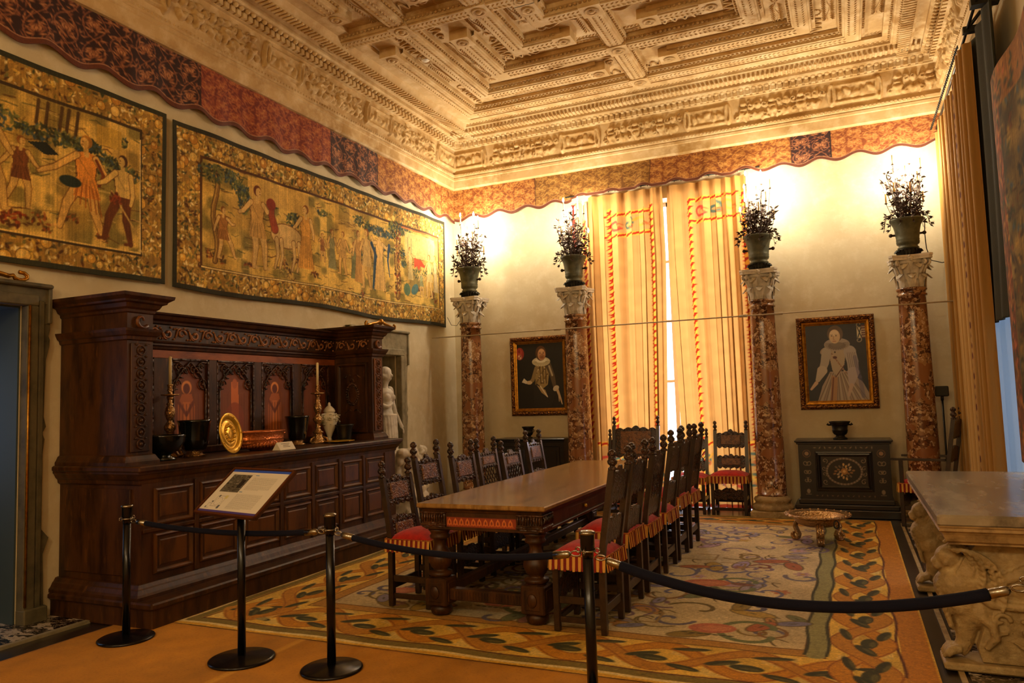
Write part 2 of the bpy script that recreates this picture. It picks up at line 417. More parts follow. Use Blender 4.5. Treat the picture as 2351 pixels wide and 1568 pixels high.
XL, XR, YB, YF, ZC = -5.94, 1.45, 11.0, -3.5, 5.97     # the room
# ------------------------------------------------------------------ room shell
def wall_mesh(axis, pos, thick, a0, a1, z0, z1, holes):
    """a wall with rectangular openings; thickness goes outwards"""
    mb = MB(); aa = sorted(set([a0, a1]+[h[0] for h in holes]+[h[1] for h in holes])); zz = sorted(set([z0, z1]+[h[2] for h in holes]+[h[3] for h in holes]))
    for i in range(len(aa)-1):
        # merge vertically where possible
        segs = []
        for j in range(len(zz)-1):
            ca, cz = (aa[i]+aa[i+1])/2, (zz[j]+zz[j+1])/2
            if any(h[0] < ca < h[1] and h[2] < cz < h[3] for h in holes): continue
            if segs and segs[-1][1] == zz[j]: segs[-1][1] = zz[j+1]
            else: segs.append([zz[j], zz[j+1]])
        for s0, s1 in segs:
            if axis == 'x': mb.box(pos, pos+thick, aa[i], aa[i+1], s0, s1)
            else: mb.box(aa[i], aa[i+1], pos, pos+thick, s0, s1)
    return mb
struct('wall_left', wall_mesh('x', XL, -.45, YF, YB+.45, 0, 6.1, [(2.55, 3.79, 0, 2.48), (8.22, 9.18, .35, 2.30)]), M['plaster'])
struct('wall_back', wall_mesh('y', YB, .45, XL, XR, 0, 6.1, [(-3.42, -1.28, 0.0, 4.55)]), M['plaster'])
struct('wall_right', wall_mesh('x', XR, .45, YF, YB+.45, 0, 6.1, [(6.9, 10.3, .25, 3.6)]), M['plaster'])
struct('wall_front', wall_mesh('y', YF, -.3, XL-.45, XR+.45, 0, 6.1, []), M['plaster'])
mb = MB(); mb.box(XL-2.6, XR+.45, YF-.3, YB+.9, -.2, 0); struct('floor', mb, M['floor'])
# the little dark room beyond the doorway
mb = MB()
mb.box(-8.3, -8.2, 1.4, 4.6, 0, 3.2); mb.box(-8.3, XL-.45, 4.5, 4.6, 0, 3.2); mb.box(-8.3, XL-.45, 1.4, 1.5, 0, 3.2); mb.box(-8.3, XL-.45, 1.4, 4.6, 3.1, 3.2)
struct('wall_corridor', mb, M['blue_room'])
mb = MB(); mb.box(XL-.45, XL-.002, 3.775, 3.789, 0.001, 2.478); mb.box(XL-.45, XL-.002, 2.551, 2.565, .001, 2.478); mb.box(XL-.45, XL-.002, 2.565, 3.775, 2.464, 2.478)
struct('trim_14', mb, M['lining'])
mb = MB(); mb.box(XL-.44, XL-.40, 2.57, 3.30, .02, 2.46); dr = struct('door_1', mb, M['lining'])
# back of the niche
mb = MB()
n_ = 14
for i in range(n_):
    a0, a1 = PI*i/n_, PI*(i+1)/n_
    x0, y0, x1, y1 = XL-.02-.40*math.sin(a0), 8.7+.48*math.cos(a0), XL-.02-.40*math.sin(a1), 8.7+.48*math.cos(a1)
    mb.add([(x0,y0,.35),(x1,y1,.35),(x1,y1,2.30),(x0,y0,2.30)], [(0,1,2,3)], 0, True)
mb.box(XL-.45, XL-.40, 8.1, 9.3, .2, 2.5); mb.box(XL-.45, XL, 8.2, 9.2, .30, .35)
struct('trim_9', mb, M['niche_stone'], fixn=False)
# ------------------------------------------------------------------ ceiling
PZ = 6.05
mb = MB(); mb.box(XL, XR, YF, YB, PZ, PZ+.1)
struct('ceiling', mb, M['stucco'])
ROOM = [(XR, YF), (XR, YB), (XL, YB), (XL, YF)]
mb = MB()
mb.sweep(ROOM, [(0,5.15),(.095,5.15),(.115,5.17),(.115,5.29),(.128,5.30),(.13,5.335),(.118,5.345),(.135,5.36),(.14,5.395),(.105,5.405),(.105,5.42),(.165,5.79),(.20,5.795),(.20,5.815),(.215,5.82),(.235,5.875),(.33,5.88),(.345,5.90),(.345,5.945),(.45,5.955),(.46,5.90),(.52,5.885),(.60,5.90),(.64,5.955),(.66,5.99),(.80,6.0),(.80,PZ)], smooth=False)
struct('trim_1', mb, M['stucco'], fixn=False)
def leaf(mb, c, d, L, w, h, z):
    """a flat raised leaf lying on the ceiling, pointing along d"""
    dx, dy = d; n = (-dy, dx); cx, cy = c
    vs = [(cx-dx*L/2, cy-dy*L/2, z), (cx+n[0]*w/2, cy+n[1]*w/2, z), (cx+dx*L/2, cy+dy*L/2, z), (cx-n[0]*w/2, cy-n[1]*w/2, z), (cx, cy, z-h)]
    mb.add(vs, [(0,1,4),(1,2,4),(2,3,4),(3,0,4)], 0, False)
# egg rows and dentils of the cornice
mb = MB()
def along(side, t, inset):
    if side == 'b': return (t, YB-inset)
    if side == 'l': return (XL+inset, t)
    return (XR-inset, t)
for side, t0, t1 in (('b', XL+.3, XR-.3), ('l', 2.6, YB-.3), ('r', 6.2, YB-.3)):
    n = int((t1-t0)/.085)
    for i in range(n):
        t = t0+(i+.5)*(t1-t0)/n
        for inset, z, rx, ry, rz in ((.285, 5.872, .030, .032, .03), (.21, 5.83, .028, .02, .045)):
            x, y = along(side, t, inset)
            if inset == .21:
                w = .026
                if side == 'b': mb.box(x-w, x+w, y-.045, y+.01, 5.80, 5.868)
                else: mb.box(x-.02 if side == 'l' else x-.045, x+.045 if side == 'l' else x+.02, y-w, y+w, 5.80, 5.868)
            else:
                sc = (rx, ry, rz) if side == 'b' else (ry, rx, rz)
                mb.ball((x, y, z), 1, n=6, k=4, sc=sc)
    n = int((t1-t0)/.06)
    for i in range(n):
        t = t0+(i+.5)*(t1-t0)/n; x, y = along(side, t, .56)
        if side == 'b': mb.box(x-.018, x+.018, y-.07, y+.07, 5.872, 5.90, 0, .008)
        else: mb.box(x-.07, x+.07, y-.018, y+.018, 5.872, 5.90, 0, .008)
    n = int((t1-t0)/.05)
    for i in range(n):
        t = t0+(i+.5)*(t1-t0)/n; x, y = along(side, t, .137)
        mb.ball((x, y, 5.378), .014, n=5, k=3)
struct('trim_2', mb, M['stucco'], fixn=False)
# relief frieze
def frieze(L, seed):
    cv = Canvas(L, .37, .0125, (0,0,0)); rng = random.Random(seed); w = (1,1,1)
    def add(f, hh, *a, **k):
        cv.a *= 1; f(*a, c=(hh,)*3, **k)
    x = .1
    while x < L:
        # scroll cartouche
        add(cv.rect, .55, x+.0, x+.62, .06, .31); add(cv.rect, .30, x+.05, x+.57, .09, .28)
        for s_ in (0, 1):
            add(cv.ell, .95, x+.02+.58*s_, .185, .045, .15); add(cv.ell, .4, x+.02+.58*s_, .185, .022, .10)
        for k in range(5): add(cv.ell, .75, x+.12+.095*k, .18+.03*math.sin(k*2.1+x), .03, .055, rot=k)
        # urns, masks, swags and leaves
        u = x+.72
        for k in range(6):
            c = u+.1+k*.19
            if k % 2 == 0:
                add(cv.ell, .95, c, .15, .065, .055); add(cv.rect, .8, c-.055, c+.055, .19, .215); add(cv.ell, .9, c, .27, .045, .03); add(cv.rect, .7, c-.02, c+.02, .05, .1)
                add(cv.ell, .35, c, .17, .04, .012)
            else:
                add(cv.ell, .9, c, .24, .04, .05); add(cv.ell, .7, c-.03, .11, .03, .05, rot=.5); add(cv.ell, .7, c+.03, .11, .03, .05, rot=-.5); add(cv.ell, .3, c-.012, .25, .012, .01)
            cv.spiral(c+.095, .24, .008, .045, rng.random()*6, 1.2, .018, (.8,)*3)
            cv.spiral(c-.09, .10, .008, .04, rng.random()*6, -1.2, .016, (.7,)*3)
            for q in range(5): add(cv.ell, .6, c+rng.uniform(-.09,.09), rng.uniform(.04,.33), .03, .011, rot=rng.uniform(0,3))
        x += 1.95
    h = cv.a[..., 0]
    for _ in range(1):
        hp = np.pad(h, 1, mode='edge'); h = (hp[1:-1,1:-1]*4+hp[:-2,1:-1]+hp[2:,1:-1]+hp[1:-1,:-2]+hp[1:-1,2:])/8
    cv.h = h; return cv
for nm, side, L in (('trim_3', 'b', 7.39), ('trim_4', 'l', 8.6), ('trim_5', 'r', 4.6)):
    cv = frieze(L, 3); h = cv.h*.075
    ins = .100+cv.Y/.37*.05+h
    if side == 'b': fn = lambda X, Y, i=ins: (XL+X, YB-i, 5.42+Y)
    elif side == 'l': fn = lambda X, Y, i=ins: (XL+i, YB-X, 5.42+Y)
    else: fn = lambda X, Y, i=ins: (XR-i, YB-X, 5.42+Y)
    o = grid_obj(nm, cv, fn, M['stucco_relief'], col=False); o['kind'] = 'structure'
# beams of the maze coffering
BP = [(-.155,PZ),(-.150,6.005),(-.112,5.99),(-.105,5.955),(-.085,5.95),(-.08,5.94),(.08,5.94),(.085,5.95),(.105,5.955),(.112,5.99),(.150,6.005),(.155,PZ)]
mb = MB(); mo = MB()
def beam(path, ends=(0,0)):
    mb.sweep(path, BP)
    for e, (a, b) in zip(ends, ((path[0], path[1]), (path[-1], path[-2]))):
        if e:
            mb.box(a[0]-.12, a[0]+.12, a[1]-.12, a[1]+.12, 5.935, PZ)
            mo.lathe([(.075,0),(.075,-.012),(.05,-.012),(.045,-.004),(.03,-.004),(.025,-.02),(.002,-.022)], 12, (a[0], a[1], 5.936))
    for (ax, ay), (bx, by) in zip(path[:-1], path[1:]):
        L = math.hypot(bx-ax, by-ay); dx, dy = (bx-ax)/L, (by-ay)/L; n = int(L/.055)
        nx, ny = -dy, dx
        for i in range(2, n-1):
            t = (i+.5)*L/n; x, y = ax+dx*t, ay+dy*t
            for s_ in (-1, 1):
                c = (x+nx*s_*.035, y+ny*s_*.035); a = .6*s_
                leaf(mo, c, (dx*math.cos(a)-dy*math.sin(a), dx*math.sin(a)+dy*math.cos(a)), .07, .028, .016, 5.942)
                mo.ball((x+nx*s_*.128, y+ny*s_*.128, 5.992), 1, n=5, k=3, sc=(.016+.006*abs(dx), .016+.006*abs(dy), .018))
# left quarter
X1,X2,X3,X4,X5,X6 = -5.45,-5.0,-4.5,-4.0,-3.5,-3.0; Y1,Y2,Y3,Y4,Y5,Y6,YA = 10.45,9.95,9.42,8.87,8.34,7.79,7.22; XB = -2.37
R1,R2,R3,R4,R5 = .85,.30,-.25,-.78,-1.3
beam([(X1, 2.4), (X1, Y1), (R1, Y1), (R1, 5.5)])
beam([(X1, YA), (X6, YA)], (0,1)); 
beam([(X2, Y6), (X2, Y2), (R2, Y2), (R2, 5.5)], (1,0))
beam([(X3, YA), (X3, Y3), (-2.8, Y3)], (0,1))
beam([(X4, Y6), (X4, Y4), (R4, Y4), (R4, 5.5)], (1,0))
beam([(X5, YA), (X5, Y5), (-2.9, Y5)], (0,1))
beam([(X6, 7.45), (X6, Y6), (R5, Y6), (R5, 5.5)], (1,0))
beam([(XB, Y2), (XB, Y6)])
beam([(-1.85, Y3), (R3, Y3), (R3, 5.5)], (1,0))
beam([(-1.85, Y5), (R5+.15, Y5)], (1,1))
for (xs, y0) in ((X2, 6.65), (X4, 6.65)): beam([(xs, y0), (xs, 4.0)], (1,0))
beam([(X3, YA), (X3, 4.0)]); beam([(X5, YA), (X5, 4.0)])
for (x, y) in ((X1,YA),(X3,YA),(X5,YA),(XB,Y2),(XB,Y4),(XB,Y6)):
    mb.box(x-.125, x+.125, y-.125, y+.125, 5.928, PZ)
    mo.lathe([(.085,0),(.085,-.010),(.06,-.010),(.055,-.002),(.035,-.002),(.03,-.018),(.002,-.022)], 14, (x, y, 5.929))
struct('trim_6', mb, M['stucco'], fixn=False); struct('trim_7', mo, M['stucco_relief'], fixn=False)
# scrolls, ribbons and laurel sprays on the flat bands
mo = MB()
def put(fn2, cx, cy, ang, s=1):
    ca, sa = math.cos(ang), math.sin(ang)
    return lambda u, v: (cx+(u*ca-v*sa)*s, cy+(u*sa+v*ca)*s)
def spray(cx, cy, ang, s=1, seed=0):
    T = put(None, cx, cy, ang, s); rng = random.Random(seed)
    mo.tube([(*T(-.30+.06*i, .02*math.sin(i*.9)), 6.045) for i in range(11)], .007, 5)
    for i in range(13):
        u = -.28+.045*i
        for sg in (-1, 1):
            a = ang+sg*.75; c = T(u+.03, sg*.045); leaf(mo, c, (math.cos(a), math.sin(a)), .09*s, .022, .022, 6.05)
    for k in range(3):
        a = ang+PI+(k-1)*.5; c = T(-.36, (k-1)*-.03); leaf(mo, c, (math.cos(a), math.sin(a)), .11*s, .02, .02, 6.05)
def scroll(cx, cy, ang, s=1):
    T = put(None, cx, cy, ang, s); pts = []
    for i in range(13): a = .3+i*.5; r = .012+.0048*i; pts.append((-.2+r*math.cos(-a), r*math.sin(-a)))
    pts += [(-.10,.045),(-.02,.02),(.05,-.03),(.12,-.045),(.19,-.01),(.24,.03)]
    mo.tube([(*T(*p), 6.045) for p in pts], [.008+.009*min(1, i/9) for i in range(len(pts)-3)]+[.02,.016,.006], 6)
def ribbon(cx, cy, ang, s=1):
    T = put(None, cx, cy, ang, s)
    pts = [(-.26+.008*i, .062*math.sin(i*.42)) for i in range(50)]
    mo.tube([(*T(*p), 6.04) for p in pts], .013, 6)
    mo.tube([(*T(.21+.06*math.cos(i*.5)*(1-i/18), .06*math.sin(i*.5)*(1-i/18)), 6.04) for i in range(14)], .011, 6)
    for i in range(14):
        a = i*2*PI/14; c = T(-.36+.07*math.cos(a), .07*math.sin(a)); leaf(mo, c, (math.cos(a+1.9+ang), math.sin(a+1.9+ang)), .055, .02, .02, 6.05)
V = PI/2
orn = [(spray,-5.22,8.15,V),(scroll,-5.22,9.25,-V),(spray,-5.22,10.05,V),(ribbon,-4.75,7.75,-V),(spray,-4.75,8.6,V),(ribbon,-4.72,9.5,V),
 (ribbon,-4.25,7.5,V),(spray,-4.25,8.2,-V),(spray,-4.25,8.75,-V),(spray,-3.75,7.55,-V),(ribbon,-3.75,8.3,-V),(spray,-3.25,7.5,-V),
 (scroll,-4.9,10.2,0),(spray,-3.6,10.2,PI),(ribbon,-2.2,10.2,0),(spray,-1.2,10.2,0),(scroll,-.2,10.2,PI),(spray,.5,10.2,0),
 (spray,-3.9,9.68,0),(ribbon,-2.75,9.68,PI),(ribbon,-1.95,9.68,0),(spray,-1.0,9.68,0),(ribbon,-.1,9.62,V),
 (scroll,-3.2,9.15,0),(ribbon,-2.62,9.15,V),(scroll,-1.95,9.15,0),(scroll,-1.0,9.15,PI),(spray,-.5,9.1,V),
 (ribbon,-3.6,8.6,0),(spray,-2.75,8.6,0),(spray,-1.95,8.6,0),(ribbon,-1.0,8.6,V),(scroll,-2.9,8.07,0),(spray,-2.6,8.15,V),(scroll,-2.0,8.07,PI),(ribbon,-1.5,8.6,0),
 (scroll,-1.2,8.07,0),(spray,.05,9.2,V),(ribbon,.03,8.5,V),(spray,.58,9.3,V),(spray,.58,8.3,V),(ribbon,-.5,8.3,V),(scroll,-3.2,6.9,0),(ribbon,-4.25,6.9,0),(spray,-4.75,6.8,V),(ribbon,-5.22,6.8,V),(spray,-5.22,6.0,V),(scroll,-3.75,6.8,0),(scroll,-2.65,7.4,0),(ribbon,-1.9,7.4,0)]
for f, cx, cy, a in orn: f(cx, cy, a)
struct('trim_8', mo, M['stucco_relief'], fixn=False)
# smoke detector
mb = MB(); mb.lathe([(.055,6.05),(.055,6.02),(.045,6.01),(.04,6.012),(.028,6.0),(.002,5.998)], 20, (-4.72, 8.13, 0))
tag(build('smoke_detector', mb, M['white_plastic'], loc=(-4.72,8.13,6.05)), 'small round white smoke detector on the coffered ceiling', 'smoke detector')
# ------------------------------------------------------------------ windows
def window(name, axis, pos, a0, a1, z0, z1, cols, rows, out):
    fr = MB(); gl = MB(); w = .06
    def bx(mb_, a, b, c, d, t=.03, o=0):
        if axis == 'y': mb_.box(a, b, pos+o-t, pos+o+t, c, d)
        else: mb_.box(pos+o-t, pos+o+t, a, b, c, d)
    bx(fr, a0, a1, z0, z0+w); bx(fr, a0, a1, z1-w, z1); bx(fr, a0, a0+w, z0, z1); bx(fr, a1-w, a1, z0, z1)
    for i in range(1, cols): x = a0+(a1-a0)*i/cols; bx(fr, x-.03, x+.03, z0, z1)
    for j in range(1, rows): z = z0+(z1-z0)*j/rows; bx(fr, a0, a1, z-.02, z+.02, .02)
    bx(gl, a0+.02, a1-.02, z0+.02, z1-.02, .003)
    f = struct(name, fr, M['frame_white']); g = build('pane', gl, M['glass'], f); return f
window('window_1', 'y', 11.32, -3.42, -1.28, 0.0, 4.55, 4, 5, 1)
window('window_2', 'x', 1.75, 6.9, 10.3, .25, 3.6, 4, 4, 1)
# ------------------------------------------------------------------ floor coverings
rng = np.random.default_rng(5); RR = random.Random(5)
TAN = H('b06c1e')
# plain runner
cv = Canvas(7.3, 7.0, .03, H('b67c20'))
n1 = smooth_noise(cv.ny, cv.nx, 18, rng); n2 = smooth_noise(cv.ny, cv.nx, 3, rng)
cv.a *= (.86+.16*n1+.10*n2)[..., None]
X0, Y0 = -5.19, -2.75
cv.line([(-3.37-X0, 7.0), (-3.37-X0, 0)], .035, H('d6a038'))
grid_o = grid_obj('plain_carpet', cv, lambda X, Y: (X0+X*6.6/7.3, Y0+Y, 0*X+.012), M['attr_carpet'], loc=(X0, Y0, 0), thick=.011)
tag(grid_o, 'plain orange-brown carpet in the foreground under the rope posts', 'carpet')
# patterned carpet : x -5.0..0.36, y 4.22..10.30
CX0, CX1, CY0, CY1 = -4.815, .37, 4.25, 10.22
cv = Canvas(CX1-CX0, CY1-CY0, .008, H('c9a04c'))
cx = lambda x: x-CX0; cy = lambda y: y-CY0
GOLD, ORG, DKG, BRN, CRM, OLV = H('c49a3c'), H('c4841c'), H('34361c'), H('6a4414'), H('dcc680'), H('6e6224')
cv.rect(0, cv.w, 0, cv.h, H('d8b048'))
cv.a *= (.9+.2*smooth_noise(cv.ny, cv.nx, 30, rng))[..., None]
# outer stripes
def frame_line(x0, x1, y0, y1, w, c, wob=.012):
    def wl(a, b):
        n = 40; out = []
        for i in range(n+1):
            t = i/n; out.append((a[0]+(b[0]-a[0])*t+(wob*math.sin(i*.9+a[0]) if a[0] == b[0] else 0), a[1]+(b[1]-a[1])*t+(wob*math.sin(i*.8) if a[1] == b[1] else 0)))
        cv.line(out, w, c)
    wl((cx(x0),cy(y0)),(cx(x1),cy(y0))); wl((cx(x0),cy(y0)),(cx(x0),cy(y1))); wl((cx(x1),cy(y0)),(cx(x1),cy(y1))); wl((cx(x0),cy(y1)),(cx(x1),cy(y1)))
frame_line(-4.80, .355, 4.262, 10.21, .03, H('d09a2a'))
frame_line(-4.775, .30, 4.31, 10.18, .028, H('ddc890'))
frame_line(-4.72, .28, 4.37, 10.15, .085, H('7c6a2c'))
cv.rect(cx(.20), cx(.36), 0, cv.h, H('b8781c'))
frame_line(-4.66, .19, 4.42, 10.10, .016, H('54280c'))
# interlaced ribbon border with dark leaves
def band(p0, p1, nrm, width, seed):
    r = random.Random(seed); L = math.dist(p0, p1); d = ((p1[0]-p0[0])/L, (p1[1]-p0[1])/L); per = .56; n = max(1, round(L/per)); per = L/n
    P = lambda t, v: (cx(p0[0]+d[0]*t+nrm[0]*v), cy(p0[1]+d[1]*t+nrm[1]*v))
    A = width*.40
    for k in range(n):
        t = (k+.5)*per
        cv.poly([P(t-per*.5, -A), P(t, -A*1.05), P(t-per*.02, A*.0), P(t-per*.45, A*.2)], CRM, .55)
        cv.poly([P(t+per*.1, A), P(t+per*.5, A*.9), P(t+per*.4, 0), P(t+per*.1, .2*A)], H('d8bc7c'), .5)
    for ph, c in ((0, ORG), (PI, H('ba8024'))):
        pts = [P(i*L/(n*16), A*.82*math.sin(2*PI*i/16/1.0*.5+ph)) for i in range(n*16+1)]
        cv.line(pts, .125, c, .92)
        for o in (-.062, .062):
            pts2 = [P(i*L/(n*16), A*.82*math.sin(2*PI*i/16*.5+ph)+o) for i in range(n*16+1)]; cv.line(pts2, .01, H('8a4a10'), .7)
    for k in range(n):
        t = (k+.25)*per
        for (dt, dv, a, l, w) in ((0,0,.5,.11,.038),(.10,-.05,-.1,.10,.05),(.27,.16,.2,.12,.03),(.30,-.17,-.3,.11,.035)):
            q = P(t+dt+r.uniform(-.03,.03), dv*width/.62+r.uniform(-.02,.02)); ang = a+math.atan2(d[1], d[0])
            cv.ell(q[0], q[1], l, w, DKG, ang, .95); cv.ell(q[0]+.02, q[1]-.012, l*.6, w*.4, H('6a6434'), ang, .7)
band((-4.64, 4.70), (.18, 4.70), (0,1), .60, 1)
band((-4.36, 4.5), (-4.36, 10.1), (-1,0), .56, 2)
band((-.01, 4.5), (-.01, 10.1), (-1,0), .40, 3)
band((-4.1, 9.92), (-.3, 9.92), (0,1), .36, 4)
# field
cv.rect(cx(-4.03), cx(-.28), cy(5.02), cy(9.68), H('c4b084'))
fn_ = smooth_noise(cv.ny, cv.nx, 26, rng)
i0, i1, j0, j1 = cv._bb(cx(-4.03), cx(-.28), cy(5.02), cy(9.68))
cv.a[j0:j1, i0:i1] *= (.88+.2*fn_[j0:j1, i0:i1])[..., None]
frame_line(-4.03, -.28, 5.02, 9.68, .10, H('b08034'), .006); frame_line(-3.975, -.335, 5.075, 9.625, .014, BRN, .006); frame_line(-4.09, -.22, 4.96, 9.74, .014, BRN, .006)
cv.line([(cx(-.28)+.012*math.sin(i*.9), cy(5.0)+i*4.7/40) for i in range(41)], .12, H('8f8a58')); 
for o in (-.062, .062): cv.line([(cx(-.28)+o+.012*math.sin(i*.9), cy(5.0)+i*4.7/40) for i in range(41)], .02, H('3e3c22'))
FC = [H('8a5a4c'), H('b07c40'), H('6c6e46'), H('a07c84'), H('8c7434'), H('a8603c'), H('847a90'), H('b09040'), H('75708a')]
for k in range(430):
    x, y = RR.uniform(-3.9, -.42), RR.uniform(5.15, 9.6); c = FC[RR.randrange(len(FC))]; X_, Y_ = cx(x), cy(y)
    if x > -1.8 and y > 6.2 and k % 3: c = (H('a08cae'), H('8c86a8'), H('b090a0'), H('9a8f9c'))[k % 4]  # mauve here stands in for the window's lavender daylight on the wool
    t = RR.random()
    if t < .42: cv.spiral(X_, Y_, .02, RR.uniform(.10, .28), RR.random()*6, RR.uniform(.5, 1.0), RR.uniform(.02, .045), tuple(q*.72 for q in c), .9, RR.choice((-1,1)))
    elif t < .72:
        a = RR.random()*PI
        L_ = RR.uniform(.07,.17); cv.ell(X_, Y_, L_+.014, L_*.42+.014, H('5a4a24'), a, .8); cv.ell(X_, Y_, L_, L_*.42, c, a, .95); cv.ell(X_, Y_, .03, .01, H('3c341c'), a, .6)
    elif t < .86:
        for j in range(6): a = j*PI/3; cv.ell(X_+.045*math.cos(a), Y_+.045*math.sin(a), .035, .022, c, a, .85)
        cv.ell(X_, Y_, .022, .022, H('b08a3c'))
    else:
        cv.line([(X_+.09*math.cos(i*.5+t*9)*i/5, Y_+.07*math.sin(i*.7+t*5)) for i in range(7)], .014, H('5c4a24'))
for (x, y, rx, ry) in ((-.95, 5.35, .16, .11), (-2.6, 5.5, .15, .12), (-1.2, 6.6, .2, .12), (-3.6, 5.6, .13, .1)):
    X_, Y_ = cx(x), cy(y)
    for s_ in (-1, 1): cv.spiral(X_+.3, Y_+.05*s_, .1, .24, s_*.4, .42, .05, H('6a7048'), .95, s_)
    cv.ell(X_, Y_, rx, ry, H('b4684c'), .2); cv.ell(X_+.02, Y_, rx*.7, ry*.55, H('c07c58'), .2)
    for j in range(7): cv.ell(X_-rx+.05*j, Y_-.14, .022, .012, H('4a4428'))
for k in range(14):    # strapwork lines
    x, y = RR.uniform(-3.6,-.8), RR.uniform(5.3, 9.2); w = RR.uniform(.2,.5)
    pts = [(cx(x),cy(y)),(cx(x+w),cy(y)),(cx(x+w),cy(y+w*.6)),(cx(x+w*.5),cy(y+w*.6))]
    cv.line(pts, .022, H('8e7444')); 
cv.noise(.05, rng, 1); cv.noise(.03, rng, 3)
wav = smooth_noise(cv.ny, cv.nx, 36, rng)*.002
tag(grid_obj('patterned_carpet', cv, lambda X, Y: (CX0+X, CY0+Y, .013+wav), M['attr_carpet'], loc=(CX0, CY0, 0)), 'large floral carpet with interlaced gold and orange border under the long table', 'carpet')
# dark border strip and marble inlay along the right and by the doorway
mb = MB(); mb.box(.47, .50, 2.5, 10.1, 0, .012); mb.box(.5, .52, 10.08, 10.1, 0, .012)
struct('trim_10', mb, M['old_marble'])
mb = MB(); mb.box(.52, 1.44, 2.5, 10.9, 0, .010); 
M['inlay'] = mat('black_and_white_inlay', H('1a1512'), .25, vor=[(9, H('bcb0a0'), .72, .74, .35), (22, H('8c7c6a'), .8, .82, .3)], scale=(1, 2.2, 1), coat=.2)
struct('trim_11', mb, M['inlay'])
mb = MB(); mb.box(-6.25, -5.50, 2.4, 4.12, 0, .02); struct('trim_12', mb, M['inlay'])
mb = MB(); mb.box(-5.50, -5.455, 1.0, 4.2, 0, .022); mb.box(-5.93, -5.455, 4.14, 4.2, 0, .022); mb.box(-6.25, -6.21, 1.0, 4.1, 0, .022); mb.box(-6.25, -5.5, 2.36, 2.40, 0, .022)
struct('trim_13', mb, M['niche_stone'])
# ------------------------------------------------------------------ valance
def damask(cv, x0, x1, bg, fg, hl, tile=.30, seed=0):
    cv.rect(x0, x1, 0, cv.h, bg); r = random.Random(seed); nx = max(1, round((x1-x0)/tile)); tw = (x1-x0)/nx; th = tile*1.15
    ny = int(cv.h/th)+2
    for j in range(-1, ny):
        for i in range(nx):
            cxx = x0+(i+.5)*tw; cyy = j*th+(th*.5 if i % 2 else 0)
            for s_ in (-1, 1):
                pts = [(cxx+s_*tw*.42*math.sin(PI*k/8)**.8, cyy+th*(k/8)) for k in range(9)]
                pts = [p for p in pts if x0 < p[0] < x1]
                if len(pts) > 1: cv.line(pts, .011, fg, .9)
            for k in range(7):
                a = -PI/2+(k-3)*.42+PI; L = .07+.02*math.cos((k-3)*.5)
                px, py = cxx+math.sin(a+PI/2)*0+math.cos(PI/2+(k-3)*.45)*L*.8, cyy+th*.28+math.sin(PI/2+(k-3)*.45)*L*.8
                if x0 < px < x1: cv.ell(px, py, .034, .010, fg if k % 2 else hl, PI/2+(k-3)*.45, .95)
                px, py = cxx+math.cos(-PI/2+(k-3)*.45)*L*.7, cyy+th*.72+math.sin(-PI/2+(k-3)*.45)*L*.7
                if x0 < px < x1: cv.ell(px, py, .030, .009, fg if k % 2 else hl, PI/2+(k-3)*.45, .95)
            if x0 < cxx < x1: cv.ell(cxx, cyy+th*.5, .014, .014, hl)
            for q in range(34):
                px, py = cxx+r.uniform(-.5,.5)*tw, cyy+th*r.random()
                if x0 < px < x1: cv.ell(px, py, r.uniform(.016,.030), .0075, fg if q % 3 else hl, r.uniform(0,PI), .85)
DK = (H('2a0d0a'), H('935a36'), H('b47a4c')); MD = (H('6e2410'), H('9a4c20'), H('b06a34')); OR = (H('743c10'), H('a46c2c'), H('c08c48')); GD = (H('6c4414'), H('94682a'), H('b08844'))
def make_valance(name, side, L, segs, label):
    cv = Canvas(L, .60, .009, DK[0])
    for k, (a, b, c) in enumerate(segs): damask(cv, a, b, *c, tile=.26 if c is DK else .2, seed=k)
    for a, b, c in segs: cv.rect(b-.006, b+.006, 0, .6, tuple(q*.6 for q in c[0]))
    cv.a[cv.Y < .052] = H('5c2c14'); cv.a[(cv.Y >= .052) & (cv.Y < .062)] = H('a87858')
    rng = np.random.default_rng(2); cv.noise(.05, rng, 1)
    if side == 'l':
        def fn(X, Y):
            t = YB-.05-X; zb = 4.59+.0375*(1-np.cos(2*PI*(t-5.244)/.519)); zb = np.where(True, zb, zb)
            return (XL+.055+.010*np.sin(t*7)+.006*np.sin(t*23)*(1-Y/.6), t, zb+(5.17-zb)*Y/.6)
    else:
        def fn(X, Y):
            x = XL+.05+X; zb = 4.61+.018*(x+5.9)+.036*(1-np.cos(2*PI*(x+5.29)/.487)); 
            zb = np.where((x > -3.75) & (x < -1.0), np.maximum(zb, 4.70), zb)
            yy = YB-.055-.010*np.sin(x*7)-.006*np.sin(x*21)*(1-Y/.6)-.15*np.clip((x+3.95)/.3, 0, 1)*np.clip((-.75-x)/.3, 0, 1)*(1-Y/.6)
            return (x, yy, zb+(5.17-zb)*Y/.6)
    o = grid_obj(name, cv, fn, M['attr_velvet'], thick=.008)
    return tag(o, label, 'valance', group=None)
make_valance('velvet_valance', 'l', 8.3, [(0, 2.225, OR), (2.225, 3.28, DK), (3.28, 5.42, MD), (5.42, 8.3, DK)], 'scalloped damask velvet valance under the cornice of the tapestry wall')
make_valance('velvet_valance', 'b', 7.25, [(0, 1.5, OR), (1.5, 3.38, GD), (3.38, 5.36, OR), (5.36, 5.87, DK), (5.87, 7.25, (H('7a3c16'), H('a86e34'), H('c08a4c')))], 'scalloped gold damask valance under the cornice above the far window')
